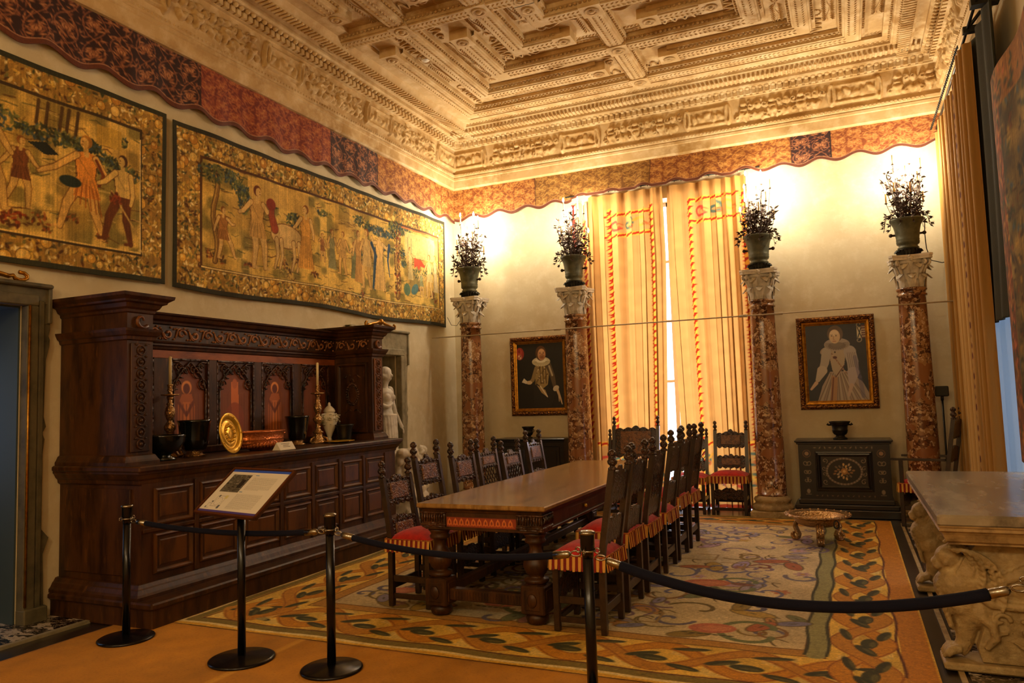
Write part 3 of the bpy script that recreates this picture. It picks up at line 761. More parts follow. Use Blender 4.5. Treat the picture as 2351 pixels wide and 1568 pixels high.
# ------------------------------------------------------------------ tapestries
OLV_, TN, CRMT, DGN, BLU, BRW, RSE = H('7d6420'), H('a8843a'), H('cdb26c'), H('34391c'), H('31454c'), H('4a2a0e'), H('a8521e')
def foliage_border(cv, x0, x1, y0, y1, r, dens=1.0):
    n = int((x1-x0)*(y1-y0)/.00075*dens); cols = [TN, CRMT, OLV_, DGN, BRW, H('c09a3c'), H('a87c2c'), H('6a6430'), H('ccaa58'), H('9a7028'), H('dcc688'), H('4c4020'), H('b89440')]
    cv.rect(x0, x1, y0, y1, H('8c6a2a'))
    for _ in range(n):
        x, y = r.uniform(x0, x1), r.uniform(y0, y1); c = cols[r.randrange(len(cols))]; R = r.uniform(.009, .024)
        cv.ell(x, y, R*1.3, R*.55, c, r.uniform(0, PI), .95)
    for _ in range(int(n/60)):
        x, y = r.uniform(x0, x1), r.uniform(y0, y1); R = r.uniform(.03, .055); c = (H('c09238'), H('cda650'), H('a87428'), H('b8862e'))[r.randrange(4)]
        cv.ell(x, y, R*1.12, R*1.12, H('4a3010'), 0, .8); cv.ell(x, y, R, R, c); cv.ell(x-R*.25, y+R*.25, R*.45, R*.45, H('d8b868'), 0, .7)
def bush(cv, x, y, rx, ry, r, n=60, cols=None):
    cols = cols or [DGN, H('4c5228'), H('6a6a34'), BLU, H('2c2c18')]
    for _ in range(n):
        a, q = r.uniform(0, 2*PI), math.sqrt(r.random()); cv.ell(x+rx*q*math.cos(a), y+ry*q*math.sin(a), r.uniform(.012,.03), r.uniform(.006,.014), cols[r.randrange(len(cols))], r.uniform(0,PI), .9)
def person(cv, x, y, h, r, skin, cloth, face=1, legs=((-.10,0),(.12,0)), arms=((-.2,.55),(.25,.6)), long=False, hair=None, legc=None, fur=False):
    """a standing or striding figure; x,y = ground point, h = height"""
    o = H('5a3412'); legc = legc or skin; S = h
    hipL, hipR = (x-.05*S, y+.52*S), (x+.05*S, y+.52*S); sh = y+.80*S
    def limb(p, q, m, w0, w1, c):
        cv.line([p, m, q], w0*S+.012, o, .85, w1*S+.012); cv.line([p, m, q], w0*S, c, 1, w1*S)
    for (fx, fy), hp in zip(legs, (hipL, hipR)):
        ft = (x+fx*S, y+fy*S); kn = ((hp[0]+ft[0])/2+.035*S*face, (hp[1]+ft[1])/2)
        if not long: limb(hp, ft, kn, .12, .055, legc); cv.line([ft, (ft[0]+.07*S*face, ft[1]-.01*S)], .035*S, legc)
    if long: 
        P_ = [(x-.07*S, y+.62*S), (x+.07*S, y+.62*S), (x+.17*S, y+.02*S), (x-.15*S, y+.02*S)]; cv.poly([(a+.006*(1 if a > x else -1), b) for a, b in P_], o, .8); cv.poly(P_, cloth)
        for k in range(6): t = -.12+.05*k; cv.line([(x+t*.4*S, y+.6*S), (x+t*S, y+.05*S)], .008, tuple(q*.72 for q in cloth), .8)
    T_ = [(x-.085*S, y+.52*S), (x+.085*S, y+.52*S), (x+.12*S, sh), (x+.03*S, sh+.03*S), (x-.03*S, sh+.03*S), (x-.12*S, sh)]
    cv.poly([(x+(a-x)*1.12, b) for a, b in T_], o, .85); cv.poly(T_, skin if fur else cloth)
    if not long and not fur:
        K = [(x-.1*S, y+.56*S), (x+.1*S, y+.56*S), (x+.16*S, y+.36*S), (x-.13*S, y+.36*S)]; cv.poly(K, cloth)
        for k in range(5): t = -.1+.055*k; cv.line([(x+t*.6*S, y+.54*S), (x+t*1.2*S, y+.37*S)], .009, tuple(q*.68 for q in cloth), .8)
    cv.line([(x-.08*S, sh-.05*S), (x+.03*S, y+.6*S)], .008, tuple(q*.7 for q in cloth), .8)
    for (ax, ay), sx in zip(arms, (-1, 1)):
        s0 = (x+sx*.10*S, sh-.02*S); hd = (x+ax*S, y+ay*S); el = ((s0[0]+hd[0])/2+.03*S*sx, (s0[1]+hd[1])/2-.05*S)
        limb(s0, hd, el, .065, .04, skin)
    cv.line([(x, sh), (x+.01*S*face, sh+.08*S)], .055*S, skin)
    hx, hy = x+.015*S*face, y+.925*S
    cv.ell(hx-.012*S*face, hy+.012*S, .062*S, .068*S, hair or H('7a4a18')); cv.ell(hx+.008*S*face, hy-.004*S, .045*S, .056*S, skin); cv.ell(hx+.025*S*face, hy+.006*S, .008*S, .006*S, o)
    cv.line([(hx+.02*S*face, hy-.025*S), (hx+.04*S*face, hy-.025*S)], .006*S, o)
def weave(cv, seed):
    rng = np.random.default_rng(seed); a = smooth_noise(cv.ny, cv.nx, 22, rng); b = smooth_noise(cv.ny, cv.nx, 5, rng); col = rng.normal(0, .05, (1, cv.nx)); 
    cv.a *= (.92+.2*a+.14*b+col)[..., None]; cv.noise(.05, rng, 1)
def scene_ground(cv, x0, x1, y0, y1, r, seed):
    rng = np.random.default_rng(seed); cv.rect(x0, x1, y0, y1, H('b8944a'))
    n = smooth_noise(cv.ny, cv.nx, 16, rng); m = smooth_noise(cv.ny, cv.nx, 38, rng)
    ii = (cv.X > x0) & (cv.X < x1) & (cv.Y > y0) & (cv.Y < y1)
    A = np.array(H('7c6c30')); B = np.array(H('c6a24c')); C_ = np.array(H('a47c30'))
    t = np.clip((n-.45)*4, 0, 1)[..., None]; u = np.clip((m-.5)*3, 0, 1)[..., None]
    c = (B*(1-t)+A*t)*(1-u*.5)+C_*u*.5; cv.a[ii] = c[ii]
    for _ in range(int((x1-x0)*70)):
        x, y = r.uniform(x0, x1), r.uniform(y0, y1); L = r.uniform(.04, .2); cv.line([(x, y), (x+L*.5, y+r.uniform(-.02,.02)), (x+L, y+r.uniform(-.03,.03))], r.uniform(.006,.014), (BRW, DGN, H('c4a458'), H('5a4418'))[r.randrange(4)], .65)
    for _ in range(int((x1-x0)*4)):
        bush(cv, r.uniform(x0+.1, x1-.1), r.uniform(y0+(y1-y0)*.35, y1-.05), r.uniform(.06,.2), r.uniform(.04,.09), r, 40)
    for _ in range(int((x1-x0)*3)): bush(cv, r.uniform(x0+.05, x1-.05), r.uniform(y0, y0+.25), .07, .04, r, 14, [BRW, H('8a4a1a'), H('5c4a20')])
SKN, SKN2 = H('c4a05c'), H('b8924c')
def tree(cv, x, y0, y1, r, w=.05):
    pts = [(x+.03*math.sin(k*1.1), y0+(y1-y0)*k/8) for k in range(9)]; cv.line(pts, w+.014, H('3a2410')); cv.line(pts, w, H('7c5a28')); cv.line([(p[0]-.01, p[1]) for p in pts], w*.3, H('a8843c'))
    bush(cv, x, y1, .22, .10, r, 130)
def edge(cv, b, c):
    cv.rect(0, cv.w, 0, b, c); cv.rect(0, cv.w, cv.h-b, cv.h, c); cv.rect(0, b, 0, cv.h, c); cv.rect(cv.w-b, cv.w, 0, cv.h, c)
# big tapestry (y 5.21 .. 10.62)
r = random.Random(11); L2 = 5.40; cv = Canvas(L2, 1.70, .0075, BRW)
foliage_border(cv, 0, L2, 0, 1.70, r, 1.0)
sx0, sx1, sy0, sy1 = .36, L2-.22, .28, 1.40
cv.rect(sx0-.03, sx1+.03, sy0-.03, sy1+.03, H('4a2c10')); cv.rect(sx0-.02, sx1+.02, sy0-.022, sy0-.006, CRMT)
scene_ground(cv, sx0, sx1, sy0, sy1, r, 21)
cv.rect(1.0, 2.0, 1.12, sy1-.02, H('b89448')); 
tree(cv, .52, .35, 1.28, r, .05); bush(cv, .95, 1.1, .12, .16, r, 120); bush(cv, 1.75, 1.02, .12, .09, r, 80)
person(cv, .62, .40, .55, r, SKN, H('94642c'), 1, ((-.1,.0),(.3,.05)), ((-.2,.5),(.3,.7)))
# horse
o_ = H('5a3410'); hc = H('b8995c')
cv.ell(1.62, .80, .27, .15, o_); cv.ell(1.62, .80, .262, .14, hc); cv.line([(1.42,.86),(1.36,1.02),(1.38,1.12)], .13, o_, 1, .09); cv.line([(1.42,.86),(1.36,1.02),(1.38,1.12)], .115, H('8a3c1c'), 1, .075); cv.ell(1.36, 1.13, .08, .07, H('7a2c14'))
for xx in (1.45, 1.53, 1.75, 1.84): cv.line([(xx,.74),(xx+.02,.56),(xx-.03,.40)], .075, o_, 1, .04); cv.line([(xx,.74),(xx+.02,.56),(xx-.03,.40)], .06, hc, 1, .028)
person(cv, 1.14, .38, .92, r, SKN, H('b48c48'), 1, ((-.05,0),(.14,0)), ((-.3,.62),(.18,.72)), hair=H('5a2c10'))
person(cv, 1.95, .44, .80, r, SKN, H('c08c3c'), -1, long=True, arms=((-.24,.62),(.16,.5)))
for k, (x, y, h, c, f, lg) in enumerate([(2.45,.52,.52,H('7a7448'),1,True),(2.66,.5,.55,H('b08a48'),-1,False),(2.9,.46,.5,H('6a6a3c'),1,True),(3.02,.42,.72,H('a87c38'),1,True),(3.22,.4,.8,H('b89858'),-1,False),(2.25,.6,.35,H('8a5a28'),1,False)]):
    person(cv, x, y, h, r, SKN2, c, f, long=lg, arms=((-.2,.5+.1*(k%3)),(.22,.45+.1*(k%2))))
cv.line([(3.44,.95),(3.42,.70),(3.40,.44)], .10, H('2c4450')); 
person(cv, 3.52, .38, .86, r, SKN, H('c8a058'), 1, long=True, arms=((-.22,.85),(.3,.78)))
cv.line([(3.78,1.06),(3.74,.84),(3.78,.62)], .06, H('24384c'), 1, .02); cv.line([(3.33,1.02),(3.44,.86),(3.40,.74)], .06, H('24384c'), 1, .02)
bush(cv, 3.6, 1.22, .34, .07, r, 170, [BLU, H('24343c'), H('4c5c50'), DGN]); tree(cv, 3.98, .36, 1.34, r, .09)
for k in range(130): cv.ell(3.98+r.uniform(-.07,.07), r.uniform(.4,1.3), .02, .01, [H('b4863c'), BRW, H('8a3c18'), CRMT][r.randrange(4)], r.uniform(0,3))
cv.rect(4.16, 5.05, .98, 1.34, H('c0a868'), .8)
for x in (4.25, 4.35, 4.8, 4.92): cv.line([(x, 1.0), (x, 1.25)], .012, H('4a4c3c')); 
cv.line([(4.08,1.385),(5.15,1.385)], .016, H('b4541c'))
person(cv, 4.3, .62, .5, r, SKN, H('c8ac68'), 1, long=True, arms=((-.2,.5),(.3,.75)))
cv.poly([(4.42,.98),(4.62,.96),(4.78,.84),(4.60,.87),(4.56,.80),(4.50,.86),(4.42,.82)], H('b23c14'))
person(cv, 4.85, .42, .66, r, SKN, H('c4a868'), -1, arms=((-.22,.6),(.24,.55))); person(cv, 5.06, .5, .6, r, SKN, H('b8a070'), -1, long=True)
person(cv, 4.62, .42, .4, r, SKN, H('8a8858'), 1); cv.ell(4.42, .5, .12, .07, H('40605c'), .5); cv.ell(4.2, .48, .08, .09, H('50684c'))
edge(cv, .045, H('2a2818'))
weave(cv, 3)
yb_ = lambda t: -.04*np.sin(t/L2*PI)+.03*(t/L2)
fn = lambda X, Y: (XL+.05+.012*np.sin(X*3.1)+.008*np.sin(X*9+Y*2), 5.21+X*(5.425/L2), 2.81-.018*np.sin(X*2.2)*(1-Y/1.7)+(Y/1.7)*(1.66+.09*X/L2))
tag(grid_obj('wall_tapestry', cv, fn, M['attr_cloth'], loc=(XL+.05, 7.9, 2.8), thick=.01), 'wide figured tapestry with a horse, figures and a red cloak above the sideboard', 'tapestry')
# left tapestry (y 1.4 .. 5.12)
r = random.Random(8); L1 = 3.7; cv = Canvas(L1, 1.70, .0072, BRW)
foliage_border(cv, 0, L1, 0, 1.70, r, .8)
sx1 = L1-.30; cv.rect(.3, sx1+.03, .23, 1.45, H('3c2c14')); scene_ground(cv, .3, sx1, .26, 1.42, r, 31)
cv.rect(sx1, sx1+.018, .25, 1.35, H('d8bc78')); cv.rect(1.2, sx1, .25, .266, H('d0ac58'))
B_ = L1-1.55
for x in (2.42, 2.50, 2.62, 2.68, 2.76): cv.line([(x, 1.2), (x+.02, 1.4)], .03, H('4a3414'))
bush(cv, 2.6, 1.13, .35, .07, r, 200); bush(cv, 2.9, 1.08, .12, .12, r, 90, [DGN, BLU, H('20281c')]); bush(cv, 3.15, .98, .25, .09, r, 120); bush(cv, 2.1, 1.15, .2, .1, r, 90)
cv.rect(2.95, 3.2, 1.18, 1.36, H('b08c34'))
# striding woman in an orange tunic
person(cv, 2.86, .36, .86, r, H('c89c4c'), H('cc8430'), -1, ((-.27,.02),(.20,-.04)), ((-.48,.52),(.24,.60)), hair=H('9a6824'))
for k in range(6): cv.line([(2.80+.03*k, .80-.01*k), (2.76+.05*k, .62-.02*k)], .012, H('8c4a14'), .8)
cv.line([(2.95,1.02),(3.02,.9),(2.98,.80)], .03, H('6a3414'))
# satyr with shaggy legs and a staff
person(cv, 3.22, .32, .82, r, H('c4a254'), H('c4a254'), -1, ((-.22,.03),(.10,0)), ((-.30,.62),(.10,.45)), hair=H('4a2c10'), legc=H('5c3010'), fur=True)
cv.line([(3.10,.78),(3.38,.42)], .018, H('b49048')); bush(cv, 3.15, .72, .06, .05, r, 30, [H('8a3c14'), H('5c2c10')])
person(cv, 2.3, .5, .55, r, H('b8934a'), H('6a3c18'), 1, ((-.2,0),(.12,-.04)), ((-.3,.5),(.25,.6)))
person(cv, 2.02, .42, .85, r, H('b8934a'), H('b4641c'), 1, ((-.2,0),(.2,.02)), ((-.25,.6),(.25,.55)), hair=H('8a4818'))
bush(cv, 2.25, .36, .16, .06, r, 50, [H('5a1c08'), H('8c3c14'), BRW]); cv.poly([(2.35,1.02),(2.5,1.06),(2.62,.98),(2.5,.95)], H('1c2018')); cv.ell(2.72,.78,.10,.05,H('1f2a20'))
edge(cv, .05, H('2c2c18')); weave(cv, 5)
fn = lambda X, Y: (XL+.05+.012*np.sin(X*2.7)+.006*np.sin(X*8+Y*2), 5.13+X*1.0-L1-.05*(1-Y/1.7)*0, 2.815+.01*np.sin(X*2)+(Y/1.7)*1.67)
tag(grid_obj('wall_tapestry', cv, fn, M['attr_cloth'], loc=(XL+.05, 3.2, 2.8), thick=.01), 'tapestry of a striding woman and a satyr, hung above the stone doorway', 'tapestry')
# dark tapestry on the right-hand wall, hanging in front of the window reveal
r = random.Random(4); cv = Canvas(3.4, 3.4, .02, BRW); scene_ground(cv, 0, 3.4, 0, 3.4, r, 41)
n = smooth_noise(cv.ny, cv.nx, 9, np.random.default_rng(9)); cv.a *= (.25+.5*n)[..., None]
for _ in range(900): cv.ell(r.uniform(.1,3.3), r.uniform(.1,3.3), r.uniform(.02,.06), r.uniform(.01,.03), [DGN, BLU, H('6a3c14'), H('8a6a28'), H('2a1c0c')][r.randrange(5)], r.uniform(0,3), .8)
cv.rect(0, .34, 0, 3.4, H('6a3a16')); cv.rect(0, 3.4, 0, .3, H('6a3a16')); cv.rect(0, 3.4, 3.05, 3.4, H('80541c'))
for _ in range(700):
    x, y = (r.uniform(0,.34), r.uniform(0,3.4)) if r.random() < .5 else (r.uniform(0,3.4), r.uniform(3.05,3.4) if r.random() < .5 else r.uniform(0,.3))
    cv.ell(x, y, .035, .016, [H('9a6824'), H('a8582c'), H('4a2c10'), DGN][r.randrange(4)], r.uniform(0,3))
weave(cv, 7)
fn = lambda X, Y: (1.27-.02*np.sin(X*5), 7.40-X*1.0, .98-.0*X+Y*(3.22/3.4))
tag(grid_obj('wall_tapestry', cv, fn, M['attr_cloth'], loc=(1.27, 5.7, 1.0), thick=.012), 'dark green and brown tapestry hanging at the right edge beyond the marble table', 'tapestry')
# ------------------------------------------------------------------ curtains
def braid(cv, pts, w=.066):
    n = len(pts)
    cv.line(pts, w, H('dca032'))
    L = 0
    for a, b in zip(pts[:-1], pts[1:]):
        d = math.dist(a, b); k = 0
        while L < d:
            t = L/d; x, y = a[0]+(b[0]-a[0])*t, a[1]+(b[1]-a[1])*t
            vert = abs(b[1]-a[1]) > abs(b[0]-a[0]); s_ = 1 if k % 2 else -1
            if vert: cv.poly([(x-.045, y+.01), (x+.012, y+.060), (x+.045, y+.048), (x+.004, y-.012), (x-.045, y-.052), (x-.028, y-.01)], H('a02810'))
            else: cv.poly([(x-.055, y-.018), (x-.01, y+.012), (x+.05, y+.03), (x+.045, y), (x, y-.018), (x-.045, y-.035)], H('a52c12'))
            L += .105; k += 1
        L -= d
def embroidery(cv, x0, x1, y0, y1, r):
    n = max(2, int((x1-x0)/.16))
    for k in range(n):
        x = x0+(k+.5)*(x1-x0)/n; y = (y0+y1)/2; c = [H('b8402a'), H('4c5c44'), H('c88c2c'), H('6a4434')][k % 4]
        cv.spiral(x, y, .02, .10, k*1.7, .9, .032, c, .95); cv.spiral(x+.06, y-.03, .01, .045, k*2.7, -.9, .016, H('b05a28'), .85)
def curtain(name, x0, x1, label, gapside, trim, band, seed, mat_=None, zt=4.70, basey=10.90, topslope=0):
    r = random.Random(seed); w = x1-x0; cv = Canvas(w, 4.7, .011, H('c08c46'))
    rng = np.random.default_rng(seed); cv.a *= (.94+.08*smooth_noise(cv.ny, cv.nx, 8, rng))[..., None]
    if band:
        b0, b1, zb = band; embroidery(cv, b0+.03, b1-.03, zb-.28, zb-.02, r); braid(cv, [(b0, zb), (b1, zb+.02)]); braid(cv, [(b0, zb-.32), (b1, zb-.30)])
    for t in trim: braid(cv, [(t, .1), (t, 4.45)])
    # deep embroidered hem
    embroidery(cv, .05, w-.05, .52, .8, r); embroidery(cv, .05, w-.05, .25, .5, r); braid(cv, [(.0, .9), (w, .9)]); 
    for k in range(int(w/.09)): cv.line([(k*.09+.03, .1), (k*.09+.06, .3), (k*.09, .5)], .02, [H('c8481c'), H('6a6a34'), H('d8a030')][k % 3], .7)
    cv.rect(0, w, 0, .05, H('8c3016'))
    def fn(X, Y):
        u = X/w; per = .17; pin = np.clip((Y-4.25)/.4, 0, 1)
        amp = .055*(1-.35*pin); ph = 2*PI*X/per+2.2*np.sin(X*4.3+seed)
        sn = np.sin(ph); y = basey+amp*np.sign(sn)*np.abs(sn)**.6*(.7+.3*np.sin(X*13+seed))+.012*np.sin(Y*1.3+X*4)
        low = np.clip(1-Y/3.6, 0, 1)
        if gapside == 'r': x = x0+X-.13*u*u*low
        elif gapside == 'l': x = x0+X+.07*(1-u)**2*low
        else: x = x0+X
        return (x+(.020+.008*np.sin(X*7+seed))*np.sin(ph*2)*(1-.75*pin), y, .015+Y*(zt-.015)/4.7)
    return tag(grid_obj(name, cv, fn, mat_ or M['attr_curtain'], loc=((x0+x1)/2, basey, 0)), label, 'curtain')
curtain('window_curtain', -3.50, -2.345, 'left cream curtain of the far window with red and gold braid', 'r', (.33, .96), (.30, .93, 4.36), 1)
curtain('window_curtain', -2.275, -1.14, 'right cream curtain of the far window with red and gold braid', 'l', (.32, 1.06), (.34, 1.0, 4.44), 2)
# narrow folded-back edge by the second column
r = random.Random(9); cv = Canvas(.26, 4.7, .012, H('c9a468')); cv.rect(0, .05, 0, 4.7, H('6a2412')); braid(cv, [(.2, 1.0), (.2, 4.4)])
fn = lambda X, Y: (-3.78+X, 10.93+.03*np.sin(X*45)+.01*np.sin(Y), .015+Y*.98)
tag(grid_obj('curtain_lining', cv, fn, M['attr_curtain2'], loc=(-3.6, 10.9, 0)), 'narrow folded-back curtain edge between the window and the second column', 'curtain')
# curtain rod, rings and chain
rd = thing('curtain_rod', 'dark iron rod with rings holding the far window curtains', 'curtain rod', (-2.3, 10.80, 4.74))
mb = MB(); mb.tube([(-3.85, 10.85, 4.735), (-.95, 10.85, 4.77)], .012, 8); build('rod', mb, M['bronze_dark'], rd, world=True)
for k in range(24):
    x = -3.45+k*.1; 
    if -2.36 < x < -2.26: continue
    mb = MB(); z = 4.735+(x+3.85)*.012
    mb.tube([(x, 10.85+.024*math.cos(a*PI/5), z+.024*math.sin(a*PI/5)) for a in range(11)], .004, 5); build('ring', mb, M['bronze_dark'], rd, world=True)
# right-hand wall curtain
def side_curtain(name, y0, y1, label, trims, seed, base=1.24, zt=4.86, dark=False):
    w = y1-y0; r = random.Random(seed); cv = Canvas(w, 4.8, .012, H('a87c3c') if not dark else H('8a6630'))
    for t in trims: 
        for k in range(44):
            y = .2+k*.105
            for o in (0, .065): cv.ell(t+o+.010*math.sin(k*2.4), y, .036, .040, H('4a1408'), .5, 1)
    def fn(X, Y):
        ph = 2*PI*X/.13+.7*np.sin(X*4); t = Y/4.8
        return (base-.045*np.sin(ph)*(1-.3*t)-.02*np.sin(X*9+seed), y1-X+.015*np.sin(ph*2), .03+Y*(zt-.03)/4.8)
    return tag(grid_obj(name, cv, fn, M['attr_curtain2'], loc=(base, (y0+y1)/2, 0)), label, 'curtain')
side_curtain('side_curtain', 8.80, 10.84, 'ochre curtain with dark red trim on the right-hand wall', (.28, 1.55, 1.75), 3)
side_curtain('side_curtain', 8.14, 8.75, 'plain nearer half of the ochre curtain on the right-hand wall', (), 5, base=1.22, zt=4.9)
rd = thing('curtain_rail', 'iron rail with a linked chain holding the right-hand curtain', 'curtain rail', (1.2, 9.3, 4.9))
mb = MB(); mb.tube([(1.24, 7.3, 5.02), (1.24, 10.88, 4.93)], .014, 8); build('rail', mb, M['bronze_dark'], rd, world=True)
mb = MB()
for k in range(78):
    y = 8.3+k*.033; z = 4.925-.0*k
    mb.tube([(1.175+(.012*math.cos(a*PI/4) if k % 2 else 0), y+.024*math.sin(a*PI/4), z+(0 if k % 2 else .012*math.cos(a*PI/4))) for a in range(9)], .0045, 4)
build('chain', mb, M['bronze_dark'], rd, world=True)
mb = MB(); mb.tube([(1.44, 7.6, 5.3), (1.24, 7.6, 5.02)], .018, 6); mb.tube([(1.44, 8.1, 5.25), (1.24, 8.1, 5.0)], .018, 6); mb.box(1.2, 1.42, 7.55, 7.65, 4.98, 5.05); mb.box(1.2, 1.42, 8.07, 8.13, 4.96, 5.02)
build('bracket', mb, M['bronze_dark'], rd, world=True)
cv = Canvas(1.0, 4.6, .03, (0,0,0))
def fn(X, Y):
    u = X; z = 4.95-Y*(2.75/4.6); f = np.clip((4.95-z)/2.75, 0, 1); ya, yb2 = 8.95, 7.25+.25*f**3
    return (1.31+.02*np.sin(X*30), ya+(yb2-ya)*u, z)
tag(grid_obj('dark_drape', cv, fn, M['drape_dark'], loc=(1.31, 7.8, 4), col=False, thick=.01), 'dark green drape filling the gap between ochre curtain and dark tapestry', 'curtain')
# sheer in the right-hand window
cv = Canvas(1.5, 4.2, .03, (1,1,1))
fn = lambda X, Y: (1.40+.03*np.sin(X*26), 9.0-X*1.15, .45+Y*.75)
tag(grid_obj('sheer_curtain', cv, fn, M['sheer'], loc=(1.4, 8, .45), col=False), 'white sheer curtain glimpsed between ochre curtain and dark tapestry', 'curtain')
# ------------------------------------------------------------------ portraits
def portrait(label, x0, x1, z0, z1, paint):
    t = thing('framed_portrait', label, 'painting', ((x0+x1)/2, YB-.03, z0)); fw = .115
    path = [(x0,z0),(x1,z0),(x1,z1),(x0,z1)]
    def ring(prof, name, m):
        mb = MB(); vs = []; n = len(prof); fs = []
        for (px, pz), (sx, sz) in zip(path, ((1,1),(-1,1),(-1,-1),(1,-1))):
            for i, d in prof: vs.append((px+sx*i, YB-.015-d, pz+sz*i))
        for k in range(4):
            for j in range(n-1): a = k*n+j; b = ((k+1) % 4)*n+j; fs.append((a, b, b+1, a+1))
        mb.add(vs, fs); build(name, mb, m, t, world=True)
    ring([(0,0),(0,.02),(.008,.035),(.03,.052),(.055,.045),(.065,.03)], 'carved_frame', M['gold_carved'])
    ring([(.065,.03),(.07,.036),(.095,.030),(.10,.022),(.115,.016),(.117,0)], 'gilt_slip', M['gold'])
    cv = Canvas(x1-x0-2*fw+.01, z1-z0-2*fw+.01, .0042, H('17150f')); paint(cv)
    grid_obj('canvas', cv, lambda X, Y: (x0+fw-.005+X, YB-.028+0*X, z0+fw-.005+Y), M['attr_paint'], t, smooth=False)
def man(cv):
    w, h = cv.w, cv.h; P = lambda u, v: (u*w, v*h)
    rng = np.random.default_rng(1); cv.a *= (.8+.5*smooth_noise(cv.ny, cv.nx, 20, rng))[..., None]
    cv.ell(*P(.07,.85), .075, .10, H('8e2a1c')); cv.ell(*P(.06,.87), .05, .06, H('a8402c')); cv.ell(*P(.07,.80), .038, .042, H('b8704c')); cv.ell(.07*w-.014, .80*h+.016, .013, .014, H('d8b48c')); cv.ell(.07*w+.014, .80*h-.016, .013, .014, H('d8b48c')); cv.ell(.07*w+.014, .80*h+.016, .010, .011, H('8a4030')); cv.ell(.07*w-.014, .80*h-.016, .010, .011, H('8a4030')); cv.ell(.06*w, .89*h, .018, .03, H('7a2018'))
    cv.poly([P(.36,.02),P(.34,.38),P(.62,.38),P(.80,.2),P(.72,.02)], H('1f1c18')); 
    cv.poly([P(.40,.40),P(.38,.56),P(.42,.68),P(.66,.68),P(.70,.56),P(.66,.36),P(.55,.30)], H('9c8450'))
    for k in range(40): cv.ell(*P(.40+.26*((k*37)%40)/40, .38+.29*((k*17)%40)/40), .012, .02, (H('6a5228'), H('c4b088'), H('7c6434'))[k % 3], k)
    for u in (.5, .56, .62): cv.line([P(u,.66),P(u+.01,.38)], .012, H('4a3418'))
    cv.line([P(.68,.66),P(.76,.5),P(.80,.34)], .10, H('5a4a34'), 1, .06); cv.line([P(.70,.64),P(.76,.5)], .03, H('b0a080'))
    cv.ell(*P(.83,.30), .055, .04, H('c8bca0'), .6); cv.line([P(.86,.27),P(.92,.14),P(.95,.06)], .045, H('cdb088'), 1, .016); cv.line([P(.88,.22),P(.89,.1)], .02, H('cdb088'), 1, .01)
    cv.line([P(.42,.62),P(.34,.44),P(.28,.40)], .06, H('8a7448')); cv.ell(*P(.26,.40), .05, .03, H('cdb48c')); cv.poly([P(.10,.41),P(.15,.47),P(.22,.42),P(.2,.38)], H('d8ccb0'))
    cv.poly([P(.42,.36),P(.60,.28),P(.66,.16),P(.52,.24)], H('a88c5c')); cv.line([P(.5,.34),P(.64,.18)], .02, H('d8c8a8'))
    cv.ell(*P(.53,.715), .155, .075, H('c8bc94')); cv.ell(*P(.53,.735), .10, .035, H('e0d8b8'))
    for k in range(14): a = PI+k*PI/13; cv.line([(w*.53+.08*math.cos(a), h*.72+.03*math.sin(a)), (w*.53+.145*math.cos(a), h*.71+.068*math.sin(a))], .005, H('8a7c54'))
    cv.ell(*P(.53,.845), .090, .118, H('5a3818')); cv.ell(*P(.545,.825), .066, .092, H('c08c5c')); cv.ell(*P(.54,.875), .045, .03, H('d0a474')); cv.ell(*P(.555,.79), .05, .04, H('8a5a30'), 0, .6)
    for u in (.515, .585): cv.ell(*P(u,.845), .011, .006, H('2a180c')); cv.line([(u*w-.014, .862*h), (u*w+.014, .864*h)], .004, H('4a2c14'))
    cv.line([P(.555,.84),P(.57,.80),P(.55,.795)], .006, H('8a5834')); cv.line([P(.53,.775),P(.58,.775)], .008, H('8c3c28')); cv.line([P(.52,.787),P(.585,.787)], .006, H('5a3418'))
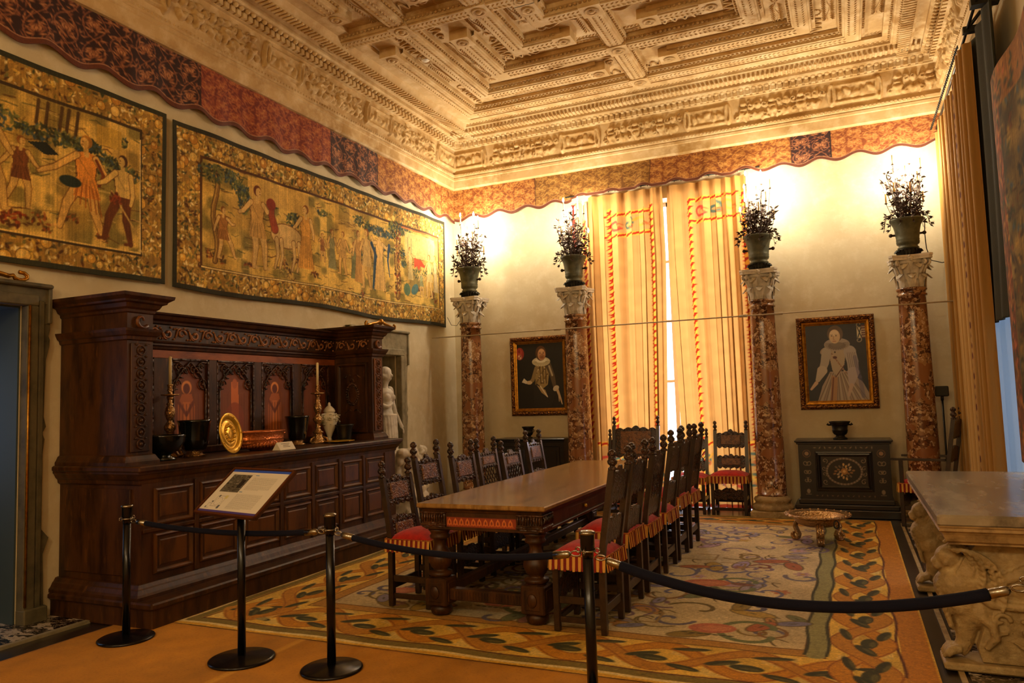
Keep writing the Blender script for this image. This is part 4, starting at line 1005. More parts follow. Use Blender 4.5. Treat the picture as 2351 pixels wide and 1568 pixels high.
def woman(cv):
    w, h = cv.w, cv.h; P = lambda u, v: (u*w, v*h)
    rng = np.random.default_rng(2); cv.rect(0, w, 0, h, H('12141a')); cv.a *= (.8+.5*smooth_noise(cv.ny, cv.nx, 20, rng))[..., None]
    G = H('a8987e')
    cv.poly([P(.15,0),P(.24,.2),P(.38,.38),P(.68,.38),P(.90,.24),P(1.,.08),P(1.,0)], H('9c8c7c'))
    for k in range(22): t = k/21; cv.line([P(.40+.26*t,.36), P(.17+.80*t,.0)], .012, (H('6c5c48'), H('b4a890'), H('7c6a5c'))[k % 3], .8)
    cv.poly([P(.36,.0),P(.40,.34),P(.50,.30),P(.46,.0)], H('a47c54')); cv.line([P(.43,.3),P(.38,0)], .018, H('6a3a24'))
    cv.poly([P(.37,.66),P(.66,.66),P(.62,.46),P(.50,.30),P(.42,.40)], G)
    for k in range(60): cv.ell(*P(.39+.25*((k*37)%60)/60, .36+.3*((k*23)%60)/60), .008, .012, (H('7c6448'), H('cdbf9e'), H('8a5a44'))[k % 3], k, .8)
    cv.line([P(.62,.46),P(.47,.31)], .012, H('5a2c20'))
    for s_, u0 in ((-1,.34),(1,.72)):
        cv.ell(*P(u0,.66), .085, .05, H('988670'), -s_*.4)
    cv.line([P(.34,.64),P(.30,.50),P(.25,.40)], .12, H('a49a88'), 1, .09); cv.line([P(.25,.40),P(.17,.28)], .13, H('b4a894'), 1, .06); cv.line([P(.14,.24),P(.05,.16)], .05, H('c0a488'), 1, .03)
    cv.line([P(.72,.64),P(.76,.50),P(.76,.38)], .15, H('a49a90'), 1, .13)
    for k in range(5): cv.line([P(.68+.03*k,.62),P(.71+.03*k,.4)], .006, H('6c6058'))
    cv.line([P(.76,.36),P(.72,.22)], .15, H('a89c98'), 1, .07); cv.line([P(.72,.2),P(.66,.06)], .05, H('b49c88'), 1, .03)
    cv.line([P(.80,.56),P(.86,.3),P(.90,.05)], .05, H('5c5470'), .5)
    cv.ell(*P(.52,.735), .16, .085, H('9c9080')); cv.ell(*P(.52,.715), .11, .05, H('756858'))
    for k in range(18): a = PI*.9+k*PI*1.2/17; cv.line([(w*.52+.08*math.cos(a), h*.74+.04*math.sin(a)), (w*.52+.15*math.cos(a), h*.735+.075*math.sin(a))], .005, H('5c5044'))
    cv.ell(*P(.50,.875), .098, .112, H('5a4430')); cv.ell(*P(.49,.84), .068, .095, H('c4a880')); cv.ell(*P(.485,.885), .052, .04, H('d4bc94'))
    for u in (.445, .515): cv.ell(*P(u,.85), .010, .006, H('2a1a10')); cv.line([(u*w-.014, .866*h), (u*w+.014, .866*h)], .004, H('6a4c30'))
    cv.line([P(.475,.85),P(.468,.805),P(.485,.80)], .006, H('8a6844')); cv.line([P(.458,.778),P(.505,.778)], .008, H('94503c'))
    cv.ell(*P(.48,.635), .010, .012, H('2a1410')); cv.ell(*P(.475,.565), .026, .018, H('4a1814'))
    cv.rect(.86*w, .93*w, .80*h, .95*h, H('c4b48c')); cv.line([P(.87,.81),P(.93,.94)], .012, H('1c1814')); cv.line([P(.93,.81),P(.87,.94)], .012, H('1c1814')); cv.rect(.93*w, w, .80*h, .97*h, H('5c2c20'))
    for k in range(5): cv.rect(.935*w, .995*w, (.82+.03*k)*h, (.83+.03*k)*h, H('b0a078'))
    cv.spiral(.9*w, .98*h, .01, .04, 0, .8, .012, H('8a8068')); cv.spiral(.88*w, .78*h, .01, .04, 2, .8, .012, H('8a8068'))
portrait('gilt-framed portrait of a bearded man with a white ruff and red crest', -4.93, -3.92, 1.355, 2.605, man)
portrait('gilt-framed portrait of a woman in a pale gown and lace ruff', -.605, .365, 1.355, 2.605, woman)
# ------------------------------------------------------------------ columns, urns and candelabra
def acanthus(mb, c, a, z, h, w, out, curl):
    """a curled leaf leaning out from the bell of a capital at angle a"""
    n = 7; pts = []
    for i in range(n):
        t = i/(n-1); r = out[0]+(out[1]-out[0])*t**1.5; zz = z+h*math.sin(t*PI*.62)/math.sin(PI*.62)*(1 if t < .8 else 1)
        if t > .7: r += curl*(t-.7)/.3; zz = z+h*(1-.35*(t-.7)/.3)
        pts.append((r, zz, w*(.55+.45*math.sin(PI*min(1, t*1.05)))*(1 if t < .95 else .4)))
    vs = []; fs = []
    for r, zz, ww in pts:
        for k in range(5):
            s_ = (k-2)/2; rr = r-abs(s_)*.018+(.010 if k % 2 == 0 else -.004); x, y = rr, s_*ww
            vs.append((c[0]+x*math.cos(a)-y*math.sin(a), c[1]+x*math.sin(a)+y*math.cos(a), zz))
    for i in range(n-1):
        for k in range(4): fs.append((i*5+k, i*5+k+1, i*5+k+6, i*5+k+5))
    mb.add(vs, fs, 0, True)
def make_column(x, label):
    t = thing('marble_column', label, 'column', (x, COLY, 0), group=None)
    mb = MB(); mb.box(-.26, .26, -.26, .26, 0, .09, 0, .01); build('plinth', mb, M['old_marble'], t)
    mb = MB(); mb.lathe([(.25,.09),(.262,.12),(.25,.155),(.225,.165),(.215,.185),(.225,.20),(.235,.22),(.225,.245),(.195,.255),(.19,.27)], 32); build('base', mb, M['old_marble'], t)
    mb = MB(); mb.lathe([(.185,.27),(.180,.30)]+[(.180-.026*((k/12)**1.6), .30+2.43*k/12) for k in range(13)]+[(.155,2.73)], 36); build('shaft', mb, M['red_marble'], t)
    mb = MB(); mb.lathe([(.155,2.73),(.17,2.735),(.172,2.755),(.158,2.76),(.156,2.79),(.168,2.80),(.174,2.815),(.168,2.83),(.15,2.835)], 32); build('necking_ring', mb, M['red_marble'], t)
    mb = MB(); mb.lathe([(.145,2.83),(.142,2.90),(.15,3.02),(.175,3.12),(.20,3.16)], 24)
    for k in range(8): acanthus(mb, (0,0), k*PI/4, 2.835, .16, .056, (.158,.200), .035)
    for k in range(8): acanthus(mb, (0,0), (k+.5)*PI/4, 2.93, .19, .056, (.162,.225), .035)
    for k in range(4):
        a = PI/4+k*PI/2; 
        for s_ in (-1, 1):
            aa = a+s_*.13; ux, uy = math.cos(aa), math.sin(aa)
            pts = [(ux*(.16+.07*q/4), uy*(.16+.07*q/4), 3.0+.03*q) for q in range(5)]
            for q in range(9): b = -PI/2+q*.75; rr = .034*(1-q/10); pts.append((ux*(.235+rr*math.cos(b)), uy*(.235+rr*math.cos(b)), 3.135+rr*math.sin(b)))
            mb.tube(pts, [.020]*5+[.018-.001*q for q in range(9)], 6)
        b = k*PI/2; mb.ball((.19*math.cos(b), .19*math.sin(b), 3.185), .035, n=8, k=5)
        for q in range(6): mb.ball((.19*math.cos(b)+.03*math.cos(q), .19*math.sin(b)+.03*math.sin(q*2), 3.185+.028*math.sin(q)), .014, n=6, k=4)
    build('capital', mb, M['white_marble'], t)
    mb = MB(); poly = []
    for k in range(4):
        a = PI/4+k*PI/2; r = .305; 
        poly += [(r*math.cos(a-.09), r*math.sin(a-.09)), (r*math.cos(a+.09), r*math.sin(a+.09))]
        for q in (.3, .5, .7):
            b = a+.09+(PI/2-.18)*q; rr = .305+(.195-.305)*math.sin(q*PI)**.6; poly.append((rr*math.cos(b), rr*math.sin(b)))
    mb.prism(poly, 2, 3.165, 3.20, center=(0,0)); mb.prism([(p[0]*1.03, p[1]*1.03) for p in poly], 2, 3.20, 3.225, center=(0,0)); build('abacus', mb, M['white_marble'], t)
    return t
def make_candelabra(x, label, glabel):
    # carved ring stand
    t = thing('bronze_mortar', label, 'mortar', (x, COLY, 3.225))
    mb = MB(); mb.box(-.13,.13,-.13,.13, 0, .012)
    for k in range(20):
        a = k*PI/10; acanthus(mb, (0,0), a, .012, .075, .02, (.125,.145), .012)
    mb.lathe([(.12,.0),(.12,.08),(.128,.092),(.12,.10)], 24); build('carved_stand', mb, M['bronze_dark'], t)
    mb = MB(); mb.lathe([(.118,.10),(.122,.115),(.108,.13),(.105,.145),(.126,.16),(.132,.185),(.128,.205),(.133,.215),(.129,.225),(.134,.26),(.142,.33),(.155,.39),(.180,.435),(.195,.455),(.195,.475),(.183,.475),(.14,.40)], 32)
    build('pot', mb, M['bronze_green'], t)
    for s_ in (-1, 1):
        mb = MB(); mb.tube([(s_*.125,0,.285),(s_*.165,0,.287)], .014, 8); mb.ball((s_*.185,0,.288), .024, n=10, k=7); build('knob_handle', mb, M['iron_leaf'], t)
    c = thing('candelabrum', glabel, 'candelabrum', (x, COLY, 3.66))
    r = random.Random(int(x*100)+7); mb = MB(); mf = MB()
    tips = []
    def lf(p, d, L, w):
        d = Vector(d).normalized(); u = d.orthogonal().normalized(); u = (Matrix.Rotation(r.uniform(0, 6), 3, d) @ u); n = d.cross(u)
        p = Vector(p); vs = [p, p+d*L*.45+u*w, p+d*L, p+d*L*.45-u*w, p+d*L*.5+n*w*.35]; mf.add([tuple(v) for v in vs], [(0,1,4),(1,2,4),(2,3,4),(3,0,4)], 0, True)
    for k in range(17):
        a = k*2.399; R = r.uniform(.07, .21) if k > 4 else .05; H_ = r.uniform(.18, .62) if k > 3 else r.uniform(.4, .68)
        pts = []; b = Vector((.08*math.cos(a), .08*math.sin(a), 0))
        for q in range(8):
            s_ = q/7; pts.append(Vector((math.cos(a)*(.06+R*s_**.8), math.sin(a)*(.06+R*s_**.8), H_*s_))+Vector((r.uniform(-.01,.01), r.uniform(-.01,.01), 0)))
        mb.tube(pts, [.008*(1-.6*q/7) for q in range(8)], 5)
        for q in range(1, 8):
            for _ in range(4 if q > 1 else 3):
                d = Vector((r.uniform(-1,1), r.uniform(-1,1), r.uniform(-.3,1))); lf(pts[q], d, r.uniform(.055,.10), .014)
        for _ in range(4): 
            p = pts[r.randint(3,7)]+Vector((r.uniform(-.05,.05), r.uniform(-.05,.05), r.uniform(0,.05))); mb.tube([pts[5], p], .003, 4)
            for z in range(5): b_ = z*2*PI/5; lf(p, (math.cos(b_), math.sin(b_), .3), .028, .009)
        tips.append(pts[-1])
    for k in range(12):   # drooping outer sprays
        a = k*PI/6+.2; pts = [Vector((math.cos(a)*rr, math.sin(a)*rr, zz)) for rr, zz in ((.10,.02),(.17,.10),(.22,.10),(.25,.03),(.26,-.04))]
        mb.tube(pts, .004, 4)
        for q in range(1, 5):
            for _ in range(3): lf(pts[q], (math.cos(a)+r.uniform(-.8,.8), math.sin(a)+r.uniform(-.8,.8), r.uniform(-1,.5)), .06, .012)
    build('branches', mb, M['iron_leaf'], c); build('leaves', mf, M['iron_leaf'], c)
    cand = [(.21,.12,.27),(-.21,.02,.27),(.05,-.19,.33),(-.12,-.15,.36),(.14,-.13,.47),(-.08,.02,.52),(.02,-.06,.58),(-.15,.1,.60),(.19,-.02,.66),(.08,.05,.75),(-.11,-.04,.74),(.0,.16,.64)]
    for k, (dx, dy, z) in enumerate(cand):
        mb = MB(); mb.tube([(dx*.3, dy*.3, .02), (dx*.8, dy*.8, z*.5), (dx, dy, z-.005)], .004, 5); mb.lathe([(.004,-.012),(.017,-.004),(.019,.004),(.011,.008)], 10, (dx, dy, z)); build('candle_cup', mb, M['iron_leaf'], c)
        mb = MB(); mb.lathe([(.0095,0),(.0095,.125),(.007,.13)], 10, (dx, dy, z)); ca = build('candle', mb, M['candle'] if k > 3 else M['candle_y'], c)
        mb = MB(); mb.lathe([(.002,.13),(.012,.145),(.014,.16),(.008,.182),(.001,.20)], 10, (dx, dy, z)); build('bulb', mb, M['bulb'], ca)
    return t
cl = ['red marble column in the left corner, nearest the big tapestry', 'red marble column between the bearded portrait and the window curtain', 'red marble column between the window and the woman portrait', 'rightmost red marble column, beside the ochre side curtain']
ml = ['bronze mortar on the capital of the corner column', 'bronze mortar on the column left of the window', 'bronze mortar on the column right of the window', 'bronze mortar with a trailing cable on the rightmost column']
gl_ = ['leafy iron candelabrum with lit candles on the corner column', 'leafy iron candelabrum with lit candles left of the window', 'leafy iron candelabrum with lit candles overlapping the right window curtain', 'leafy iron candelabrum with lit candles on the rightmost column']
for k, x in enumerate(COLX):
    make_column(x, cl[k])['group'] = 'red marble columns along the window wall'
    make_candelabra(x, ml[k], gl_[k])
for o in list(COL.objects):
    if o.parent is None and o.name.startswith('bronze_mortar'): o['group'] = 'bronze mortars on the columns'
    if o.parent is None and o.name.startswith('candelabrum') and o.type == 'EMPTY': o['group'] = 'candelabra on the columns'
# tie rod running behind / around the columns
rod = thing('tie_rod', 'thin iron rod strung between the columns across the window', 'rod', (-2.3, COLY-.19, 2.70))
mb = MB(); mb.tube([(-5.98+.06, 10.2, 2.62), (1.38, 10.2, 2.62)], .009, 8); build('bar', mb, M['tie_rod'], rod, world=True)
for x in COLX[1:3]:
    for s_ in (-1, 1):
        mb = MB(); mb.tube([(x+s_*.17, 10.2, 2.62), (x+s_*.27, 10.2, 2.62)], .018, 8); build('sleeve', mb, M['tie_rod'], rod, world=True)
# cables
mb = MB(); mb.tube([(.785+.20, COLY-.02, 3.70), (.97, COLY-.04, 3.5), (.99, 10.5, 3.33), (1.06, 10.8, 3.22), (1.2, 10.97, 3.20), (1.38, 10.98, 3.24)], .006, 6)
tag(build('cable', mb, M['cable'], loc=(1.1, 10.6, 3.3)), 'black cable looping from the rightmost mortar to the wall', 'cable')
mb = MB(); mb.tube([(XL+.08, 10.60, 2.98), (-5.80, 10.62, 2.85), (-5.68, 10.58, 2.83), (-5.55, 10.5, 2.93)], .004, 6)
tag(build('cable', mb, M['cable'], loc=(-5.8, 10.6, 2.9)), 'thin cable hanging between the big tapestry and the corner column', 'cable')
# ------------------------------------------------------------------ chairs
def scal(x0, x1, z0, z1, n, dtop, dbot, crest=0, steps=6):
    """outline of a carved rail with scalloped upper and lower edges"""
    up = []; lo = []
    for i in range(n*steps+1):
        t = i/(n*steps); x = x0+(x1-x0)*t; s_ = abs(math.sin(t*n*PI)); c = crest*math.exp(-((t-.5)/.16)**2)
        up.append((x, z1+dtop*s_+c)); lo.append((x, z0-dbot*s_))
    return up, lo
def rail(mb, x0, x1, z0, z1, y, th, n=4, dtop=.015, dbot=.015, crest=0, lean=None):
    up, lo = scal(x0, x1, z0, z1, n, dtop, dbot, crest); k = len(up); vs = []; fs = []
    L = lean or (lambda z: 0)
    for yy in (y-th/2, y+th/2):
        for p in up: vs.append((p[0], yy+L(p[1]), p[1]))
        for p in lo: vs.append((p[0], yy+L(p[1]), p[1]))
    for i in range(k-1):
        a, b, c, d = i, i+1, k+i+1, k+i; fs += [(a,b,c,d), (2*k+a, 2*k+d, 2*k+c, 2*k+b), (a, 2*k+a, 2*k+b, b), (d, c, 2*k+c, 2*k+d)]
    fs += [(0, k, 3*k, 2*k), (k-1, 3*k-1, 4*k-1, 2*k-1)]
    mb.add(vs, fs)
def make_chair(name, label, kind='a', w=.44, d=.40, hb=1.2, seat=.50, loc=(0,0,0), rz=0, group=None):
    t = thing(name, label, 'chair', loc, rz, group); hw = w/2; yb = -d/2; yf = d/2; s2 = .021
    lean = lambda z: -(max(0, z-seat)*.16)
    Lr = lambda z: yb+s2+lean(z)
    for sx in (-1, 1):
        x = sx*(hw-s2)
        mb = MB()
        # rear post, one mesh from floor to finial foot, leaning back above the seat
        zs = [0, .05, seat-.02, seat+.1, hb-.13]; vs = []; fs = []
        for z in zs:
            q = s2*(1 if z > .02 else .9)
            for a, b in ((-q,-q),(q,-q),(q,q),(-q,q)): vs.append((x+a, Lr(z)+b, z))
        for i in range(len(zs)-1):
            for j in range(4): fs.append((i*4+j, i*4+(j+1)%4, i*4+4+(j+1)%4, i*4+4+j))
        fs += [(3,2,1,0), tuple(range(len(vs)-4, len(vs)))]; mb.add(vs, fs); post = build('back_post', mb, M['chair_wood'], t)
        mb = MB(); z0 = hb-.13; c = (x, Lr(z0)-.006, z0)
        for k, (dz, rr) in enumerate(((0,.024),(.02,.016),(.035,.026),(.06,.024),(.075,.014),(.09,.024),(.115,.021),(.13,.008))):
            pass
        mb.lathe([(.024,0),(.026,.012),(.015,.022),(.015,.03),(.026,.042),(.028,.06),(.018,.078),(.013,.085),(.025,.10),(.024,.118),(.012,.135),(.002,.14)], 10, c, sy=1.25)
        mb.ball((c[0], c[1]+.022, z0+.055), .013, n=7, k=5); mb.ball((c[0], c[1]+.02, z0+.108), .012, n=7, k=5)
        build('finial', mb, M['chair_carved'], post)
        mb = MB(); mb.box(x-s2, x+s2, yf-2*s2, yf, 0, seat-.02, 0, .003); build('leg', mb, M['chair_wood'], t)
    xi = hw-2*s2
    def panel(z0, z1, inset=.06, m='chair_panel'):
        mb = MB(); vs = []; fs = []
        for dy in (.006, .022):
            q = 0 if dy < .01 else .008
            for (a, b) in ((-xi+inset+q, z0+q), (xi-inset-q, z0+q), (xi-inset-q, z1-q), (-xi+inset+q, z1-q)): vs.append((a, Lr(b)+dy, b))
        for j in range(4): fs.append((j, (j+1)%4, 4+(j+1)%4, 4+j))
        fs += [(4,5,6,7),(3,2,1,0)]; mb.add(vs, fs); build('carved_panel', mb, M[m], t)
    T = hb-.13
    if kind == 'a':       # two separate scalloped rails
        specs = [(T-.22, T-.05, 5, .02, .028, .05), (T-.50, T-.37, 5, .025, .028, .02)]
    elif kind == 'b':     # deep cresting, lattice below
        specs = [(T-.16, T-.04, 6, .022, .02, .05), (T-.48, T-.36, 6, .025, .02, .0)]
    elif kind == 'c':
        specs = [(T-.20, T-.03, 4, .018, .03, .035), (T-.47, T-.35, 4, .022, .03, .03)]
    else:                 # wide seat with one big panel
        specs = [(T-.40, T-.05, 5, .03, .03, .03)]
    for z0, z1, n, dt, db, cr in specs:
        mb = MB(); rail(mb, -xi, xi, z0, z1, yb+s2, .024, n, dt, db, cr, lean)
        for i in range(n+1):
            x = -xi+.02+(2*xi-.04)*i/n
            for z in (z1+.004, z0-.004): mb.ball((x, Lr(z)+.014, z), .013, n=7, k=5)
        build('back_rail', mb, M['chair_carved'], t); panel(z0+.02, z1-.015, .05 if kind != 'd' else .07)
    if kind == 'b':
        mb = MB(); z0, z1 = T-.36, T-.16
        for i in range(-3, 5):
            for s_ in (-1, 1):
                x0 = i*.06; pts = []
                for q in range(6):
                    z = z0+(z1-z0)*q/5; x = (x0+s_*(z-z0)*.75)
                    if abs(x) < xi: pts.append((x, Lr(z)+s_*.003, z))
                if len(pts) > 1: mb.tube(pts, .006, 4, smooth=False)
        build('lattice', mb, M['chair_carved'], t)
    # stretchers
    mb = MB(); rail(mb, -xi, xi, .22, .33, yf-s2, .018, 4, .016, .02, .03); build('front_stretcher', mb, M['chair_carved'], t)
    for sx in (-1, 1):
        mb = MB(); x = sx*(hw-s2); mb.box(x-.012, x+.012, yb+2*s2, yf-2*s2, .19, .24, 0, .003); build('stretcher', mb, M['chair_wood'], t)
        mb = MB(); mb.box(x-.011, x+.011, yb+2*s2, yf-2*s2, .06, .10, 0, .003); build('stretcher', mb, M['chair_wood'], t)
    mb = MB(); mb.box(-xi, xi, yb+s2-.011, yb+s2+.011, .13, .19, 0, .003); build('stretcher', mb, M['chair_wood'], t)
    mb = MB(); mb.box(-xi, xi, yf-s2-.011, yf-s2+.011, .06, .10, 0, .003); build('stretcher', mb, M['chair_wood'], t)
    mb = MB(); mb.box(-hw+.003, hw-.003, yb+.003, yf-.003, seat-.075, seat-.018, 0, .004); build('seat_frame', mb, M['chair_wood'], t)
    # domed velvet cushion
    mb = MB(); n = 12; vs = []; fs = []
    for j in range(n+1):
        for i in range(n+1):
            u, v = i/n*2-1, j/n*2-1; z = .052*(1-u**4)*(1-v**4)+.012*(1-u*u)*(1-v*v); vs.append((u*(hw+.012), v*(d/2+.012), seat-.02+.012+z))
    for j in range(n):
        for i in range(n): a = j*(n+1)+i; fs.append((a, a+1, a+n+2, a+n+1))
    m0 = len(vs); ring = [i for i in range(n)]+[i*(n+1)+n for i in range(n)]+[n*(n+1)+n-i for i in range(n)]+[(n-i)*(n+1) for i in range(n)]
    for i in ring: v = vs[i]; vs.append((v[0], v[1], seat-.022))
    k = len(ring)
    for i in range(k): fs.append((ring[i], m0+i, m0+(i+1)%k, ring[(i+1)%k]))
    fs.append(tuple(m0+i for i in range(k))); mb.add(vs, fs, 0, True); cu = build('seat_cushion', mb, M['velvet_red'], t)
    # fringe : alternating red and yellow strands
    mb = MB(); r = random.Random(3); W2, D2 = hw+.014, d/2+.014; sw = .0215
    def strand(x, y, nx, ny, m, wd):
        tx, ty = -ny, nx; vs = []; hgt = .095+r.uniform(-.006,.006); off = r.uniform(.0,.006)
        for q in range(4):
            z = seat-.008-hgt*q/3; o = off+.010*q/3; h_ = wd*(.5 if q < 3 else .42)
            for s_, dd in ((-1,0),(0,.005),(1,0)): vs.append((x+tx*s_*h_+nx*(o+dd), y+ty*s_*h_+ny*(o+dd), z))
        fs = [(q*3+j, q*3+j+1, q*3+j+4, q*3+j+3) for q in range(3) for j in range(2)]; mb.add(vs, fs, m, False)
    for (ax, ay, bx, by, nx, ny, side) in ((-W2, D2, W2, D2, 0, 1, 0), (-W2, -D2, W2, -D2, 0, -1, 0), (-W2, -D2, -W2, D2, -1, 0, 1), (W2, -D2, W2, D2, 1, 0, 1)):
        L = math.hypot(bx-ax, by-ay); n = int(L/sw); n += (n+1) % 2
        for i in range(n):
            f = (i+.5)/n; strand(ax+(bx-ax)*f, ay+(by-ay)*f, nx, ny, 0 if i % 2 == 0 else 1, L/n*(1.0 if i % 2 == 0 else .98))
    fr = build('fringe', mb, [M['fringe_y'], M['fringe_r']], cu, fixn=False)
    mb = MB(); mb.tube([(-W2,-D2,seat-.004),(W2,-D2,seat-.004),(W2,D2,seat-.004),(-W2,D2,seat-.004),(-W2,-D2,seat-.004)], .006, 5); build('braid', mb, M['fringe_o'], cu)
    return t
GL, GR = 'carved chairs along the left side of the table', 'carved chairs along the right side of the table'
L1 = make_chair('carved_chair', 'carved chair at the near left end of the table, red seat in full view', 'c', .44, .38, 1.13, .53, (-3.24, 5.35, .018), -PI/2, GL)
cA = make_chair('carved_chair', 'carved chair second from the near end, left of the table, round-crested panel', 'a', .44, .38, 1.25, .53, (-3.24, 5.875, .018), -PI/2, GL)
cB = make_chair('carved_chair', 'carved chair with lattice back, fourth from the near end left of the table', 'b', .45, .38, 1.21, .53, (-3.24, 7.08, .018), -PI/2, GL)
cC = dup(L1, (-3.24, 6.52, .018), -PI/2, 'carved chair third from the near end, left of the table, before the lattice-backed one'); cC.scale = (1.06, 1, 1.07)
d5 = dup(cB, (-3.24, 7.69, .018), -PI/2, 'carved chair fifth from the near end, left of the table, beyond the lattice-backed one'); d5.scale = (1.1, 1, .95)
d6 = dup(cA, (-3.24, 8.38, .018), -PI/2, 'farthest carved chair on the left side of the table, before the small cabinet'); d6.scale = (1.06, 1, .98)
names = ['nearest carved chair on the right side of the table, striped fringe facing us', 'second carved chair from the near end, right of the table', 'third carved chair from the near end, right of the table', 'fourth carved chair from the near end, right of the table', 'fifth carved chair from the near end, right of the table', 'farthest carved chair on the right side of the table']
for k, (y, src, sz) in enumerate(((5.17, cA, .985), (5.745, L1, 1.10), (6.35, cB, 1.03), (7.03, cA, 1.02), (7.60, L1, 1.14), (8.20, cB, 1.06))):
    o = dup(src, (-1.765, y, .018), PI/2, names[k], GR); o.scale = (1.0 if k else 1.02, 1.0, sz)
GW = 'carved chairs in front of the far window'
o = dup(cA, (-1.53, 10.52, 0), PI, 'high-backed carved chair before the window, beside the third column', GW); o.scale = (1.05, 1, .98)
o = dup(cB, (-2.05, 10.50, 0), PI, 'carved chair before the window, half hidden behind the table chairs', GW); o.scale = (.95, 1, .93)
w = make_chair('carved_armchair', 'wide carved chair with one broad back panel, at the head of the table', 'd', .66, .42, 1.31, .50, (-2.72, 9.93, .018), PI, GW)
o = dup(cC, (-3.06, 10.52, 0), PI, 'carved chair in the shadow behind the left end of the wide chair', GW); o.scale = (1, 1, 1.0)
# armchair at the right wall, turned to the room
w2 = make_chair('carved_armchair', 'dark carved armchair by the ochre side curtain, behind the marble table', 'c', .62, .5, 1.36, .50, (.79, 10.10, 0.012), PI/2-.25)
for sx in (-1, 1):
    mb = MB(); pts = [(sx*.29, -.22, .78), (sx*.29, -.05, .79), (sx*.295, .15, .765), (sx*.30, .26, .775), (sx*.30, .32, .76)]
    mb.sweep([(0,0)]*0 or [(sx*.29,-.24),(sx*.29,.32)], [(-.035,.76),(-.035,.785),(.035,.785),(.035,.76),(-.035,.76)]); mb.box(sx*.29-.02, sx*.29+.02, .2, .24, .48, .765); build('armrest', mb, M['chair_wood'], w2)
# ------------------------------------------------------------------ long table  x -3.05..-2.0, y 4.95..8.72, top .84
t = thing('refectory_table', 'long walnut refectory table with heavy turned legs', 'table', (-2.525, 6.835, .018))
mb = MB(); hx, hy = .525, 1.885
mb.box(-hx, hx, -hy, hy, .805, .84, 0, .008); build('table_top', mb, M['table_top'], t)
mb = MB(); mb.sweep([(-hx+.02,-hy+.02),(-hx+.02,hy-.02),(hx-.02,hy-.02),(hx-.02,-hy+.02)], [(0,.805),(0,.80),(-.012,.795),(-.018,.775),(-.03,.77),(-.03,.765),(-.2,.765)], closed=True)
build('edge_moulding', mb, M['oak'], t, fixn=True)
AX, AY = hx-.06, hy-.06
for s_ in (-1, 1):
    mb = MB(); mb.box(-AX+.14, AX-.14, s_*AY-.015, s_*AY+.015, .665, .775); mb.box(-AX, AX, s_*AY-.03, s_*AY+.03, .645, .668, 0, .004); e = build('end_apron', mb, M['oak'], t)
    cv = Canvas(2*AX-.36, .085, .004, H('a8481a')); cv.rect(0, cv.w, 0, cv.h, H('8a3410'))
    for k in range(int(cv.w/.05)):
        x = .025+k*.05; cv.ell(x, .042, .017, .024, H('c86428')); cv.ell(x, .045, .009, .013, H('7a2c0c')); cv.line([(x-.02,.02),(x,.07),(x+.02,.02)], .005, H('d87c38'))
    cv.rect(0, cv.w, 0, .006, H('4a1c08')); cv.rect(0, cv.w, cv.h-.006, cv.h, H('4a1c08'))
    yy = s_*(AY+.017)
    grid_obj('inlay_panel', cv, lambda X, Y: (-AX+.18+X, 0*X+t.location.y+yy, .678+Y), M['attr_wood'], e, smooth=False)
    g = bpy.data.objects[e.children[-1].name]; g.data.transform(Matrix.Translation((t.location.x, 0, 0)))
    mb = MB(); mb.box(s_*AX-.015, s_*AX+.015, -AY+.14, AY-.14, .66, .775); mb.box(s_*AX-.03, s_*AX+.03, -AY, AY, .645, .668, 0, .004); build('side_apron', mb, M['oak'], t)
    for q in (-.9, 0, .9):
        mb = MB(); mb.box(s_*(AX+.008)-.008, s_*(AX+.008)+.008, q-.36, q+.36, .685, .75, 0, .006); build('drawer_front', mb, M['oak'], t)
        mb = MB(); mb.ball((s_*(AX+.03), q, .715), .016, n=10, k=7); build('drawer_knob', mb, M['brass'], t)
for sx in (-1, 1):
    for sy in (-1, 1):
        x, y = sx*(AX-.07), sy*(AY-.07)
        mb = MB(); mb.box(x-.10, x+.10, y-.10, y+.10, .655, .775, 0, .006)
        for k in range(9):
            for (fx, fy) in ((0, sy), (sx, 0)):
                u = -.085+.021*k; c = (x+(u if fx == 0 else fx*.102), y+(u if fy == 0 else fy*.102))
                mb.tube([(c[0], c[1], .762), (c[0]+fx*.012, c[1]+fy*.012, .745), (c[0], c[1], .705)], .0075, 5)
        mb.box(x-.108, x+.108, y-.108, y+.108, .672, .690, 0, .006); mb.box(x-.108, x+.108, y-.108, y+.108, .764, .776, 0, .004)
        build('corner_block', mb, M['oak_carved'], t)
        mb = MB(); mb.lathe([(.075,.645),(.088,.63),(.075,.615),(.068,.60),(.078,.585),(.075,.57),(.052,.56),(.045,.53),(.05,.50),(.07,.47),(.092,.43),(.094,.40),(.075,.355),(.052,.335),(.06,.325),(.088,.318),(.092,.30),(.078,.285),(.066,.28),(.085,.27)], 28, (x, y, 0))
        l = build('leg', mb, M['oak'], t)
        mb = MB(); mb.box(x-.092, x+.092, y-.092, y+.092, .075, .275, 0, .01); mb.box(x-.06, x+.06, y-.097, y+.097, .105, .245, 0, .005); mb.box(x-.097, x+.097, y-.06, y+.06, .105, .245, 0, .005)
        for (a, b) in ((0, -.099), (0, .099)): 
            mb.lathe([(.05,0),(.045,.006),(.001,.008)], 14, (x, y+b, .175), rx=Matrix.Rotation(PI/2 if b < 0 else -PI/2, 3, 'X'), sx=.75)
        build('block', mb, M['oak'], l)
        mb = MB(); mb.lathe([(.05,.08),(.075,.07),(.085,.04),(.075,.01),(.06,0)], 24, (x, y, 0)); build('bun_foot', mb, M['oak'], l)
lx, ly = AX-.07, AY-.07
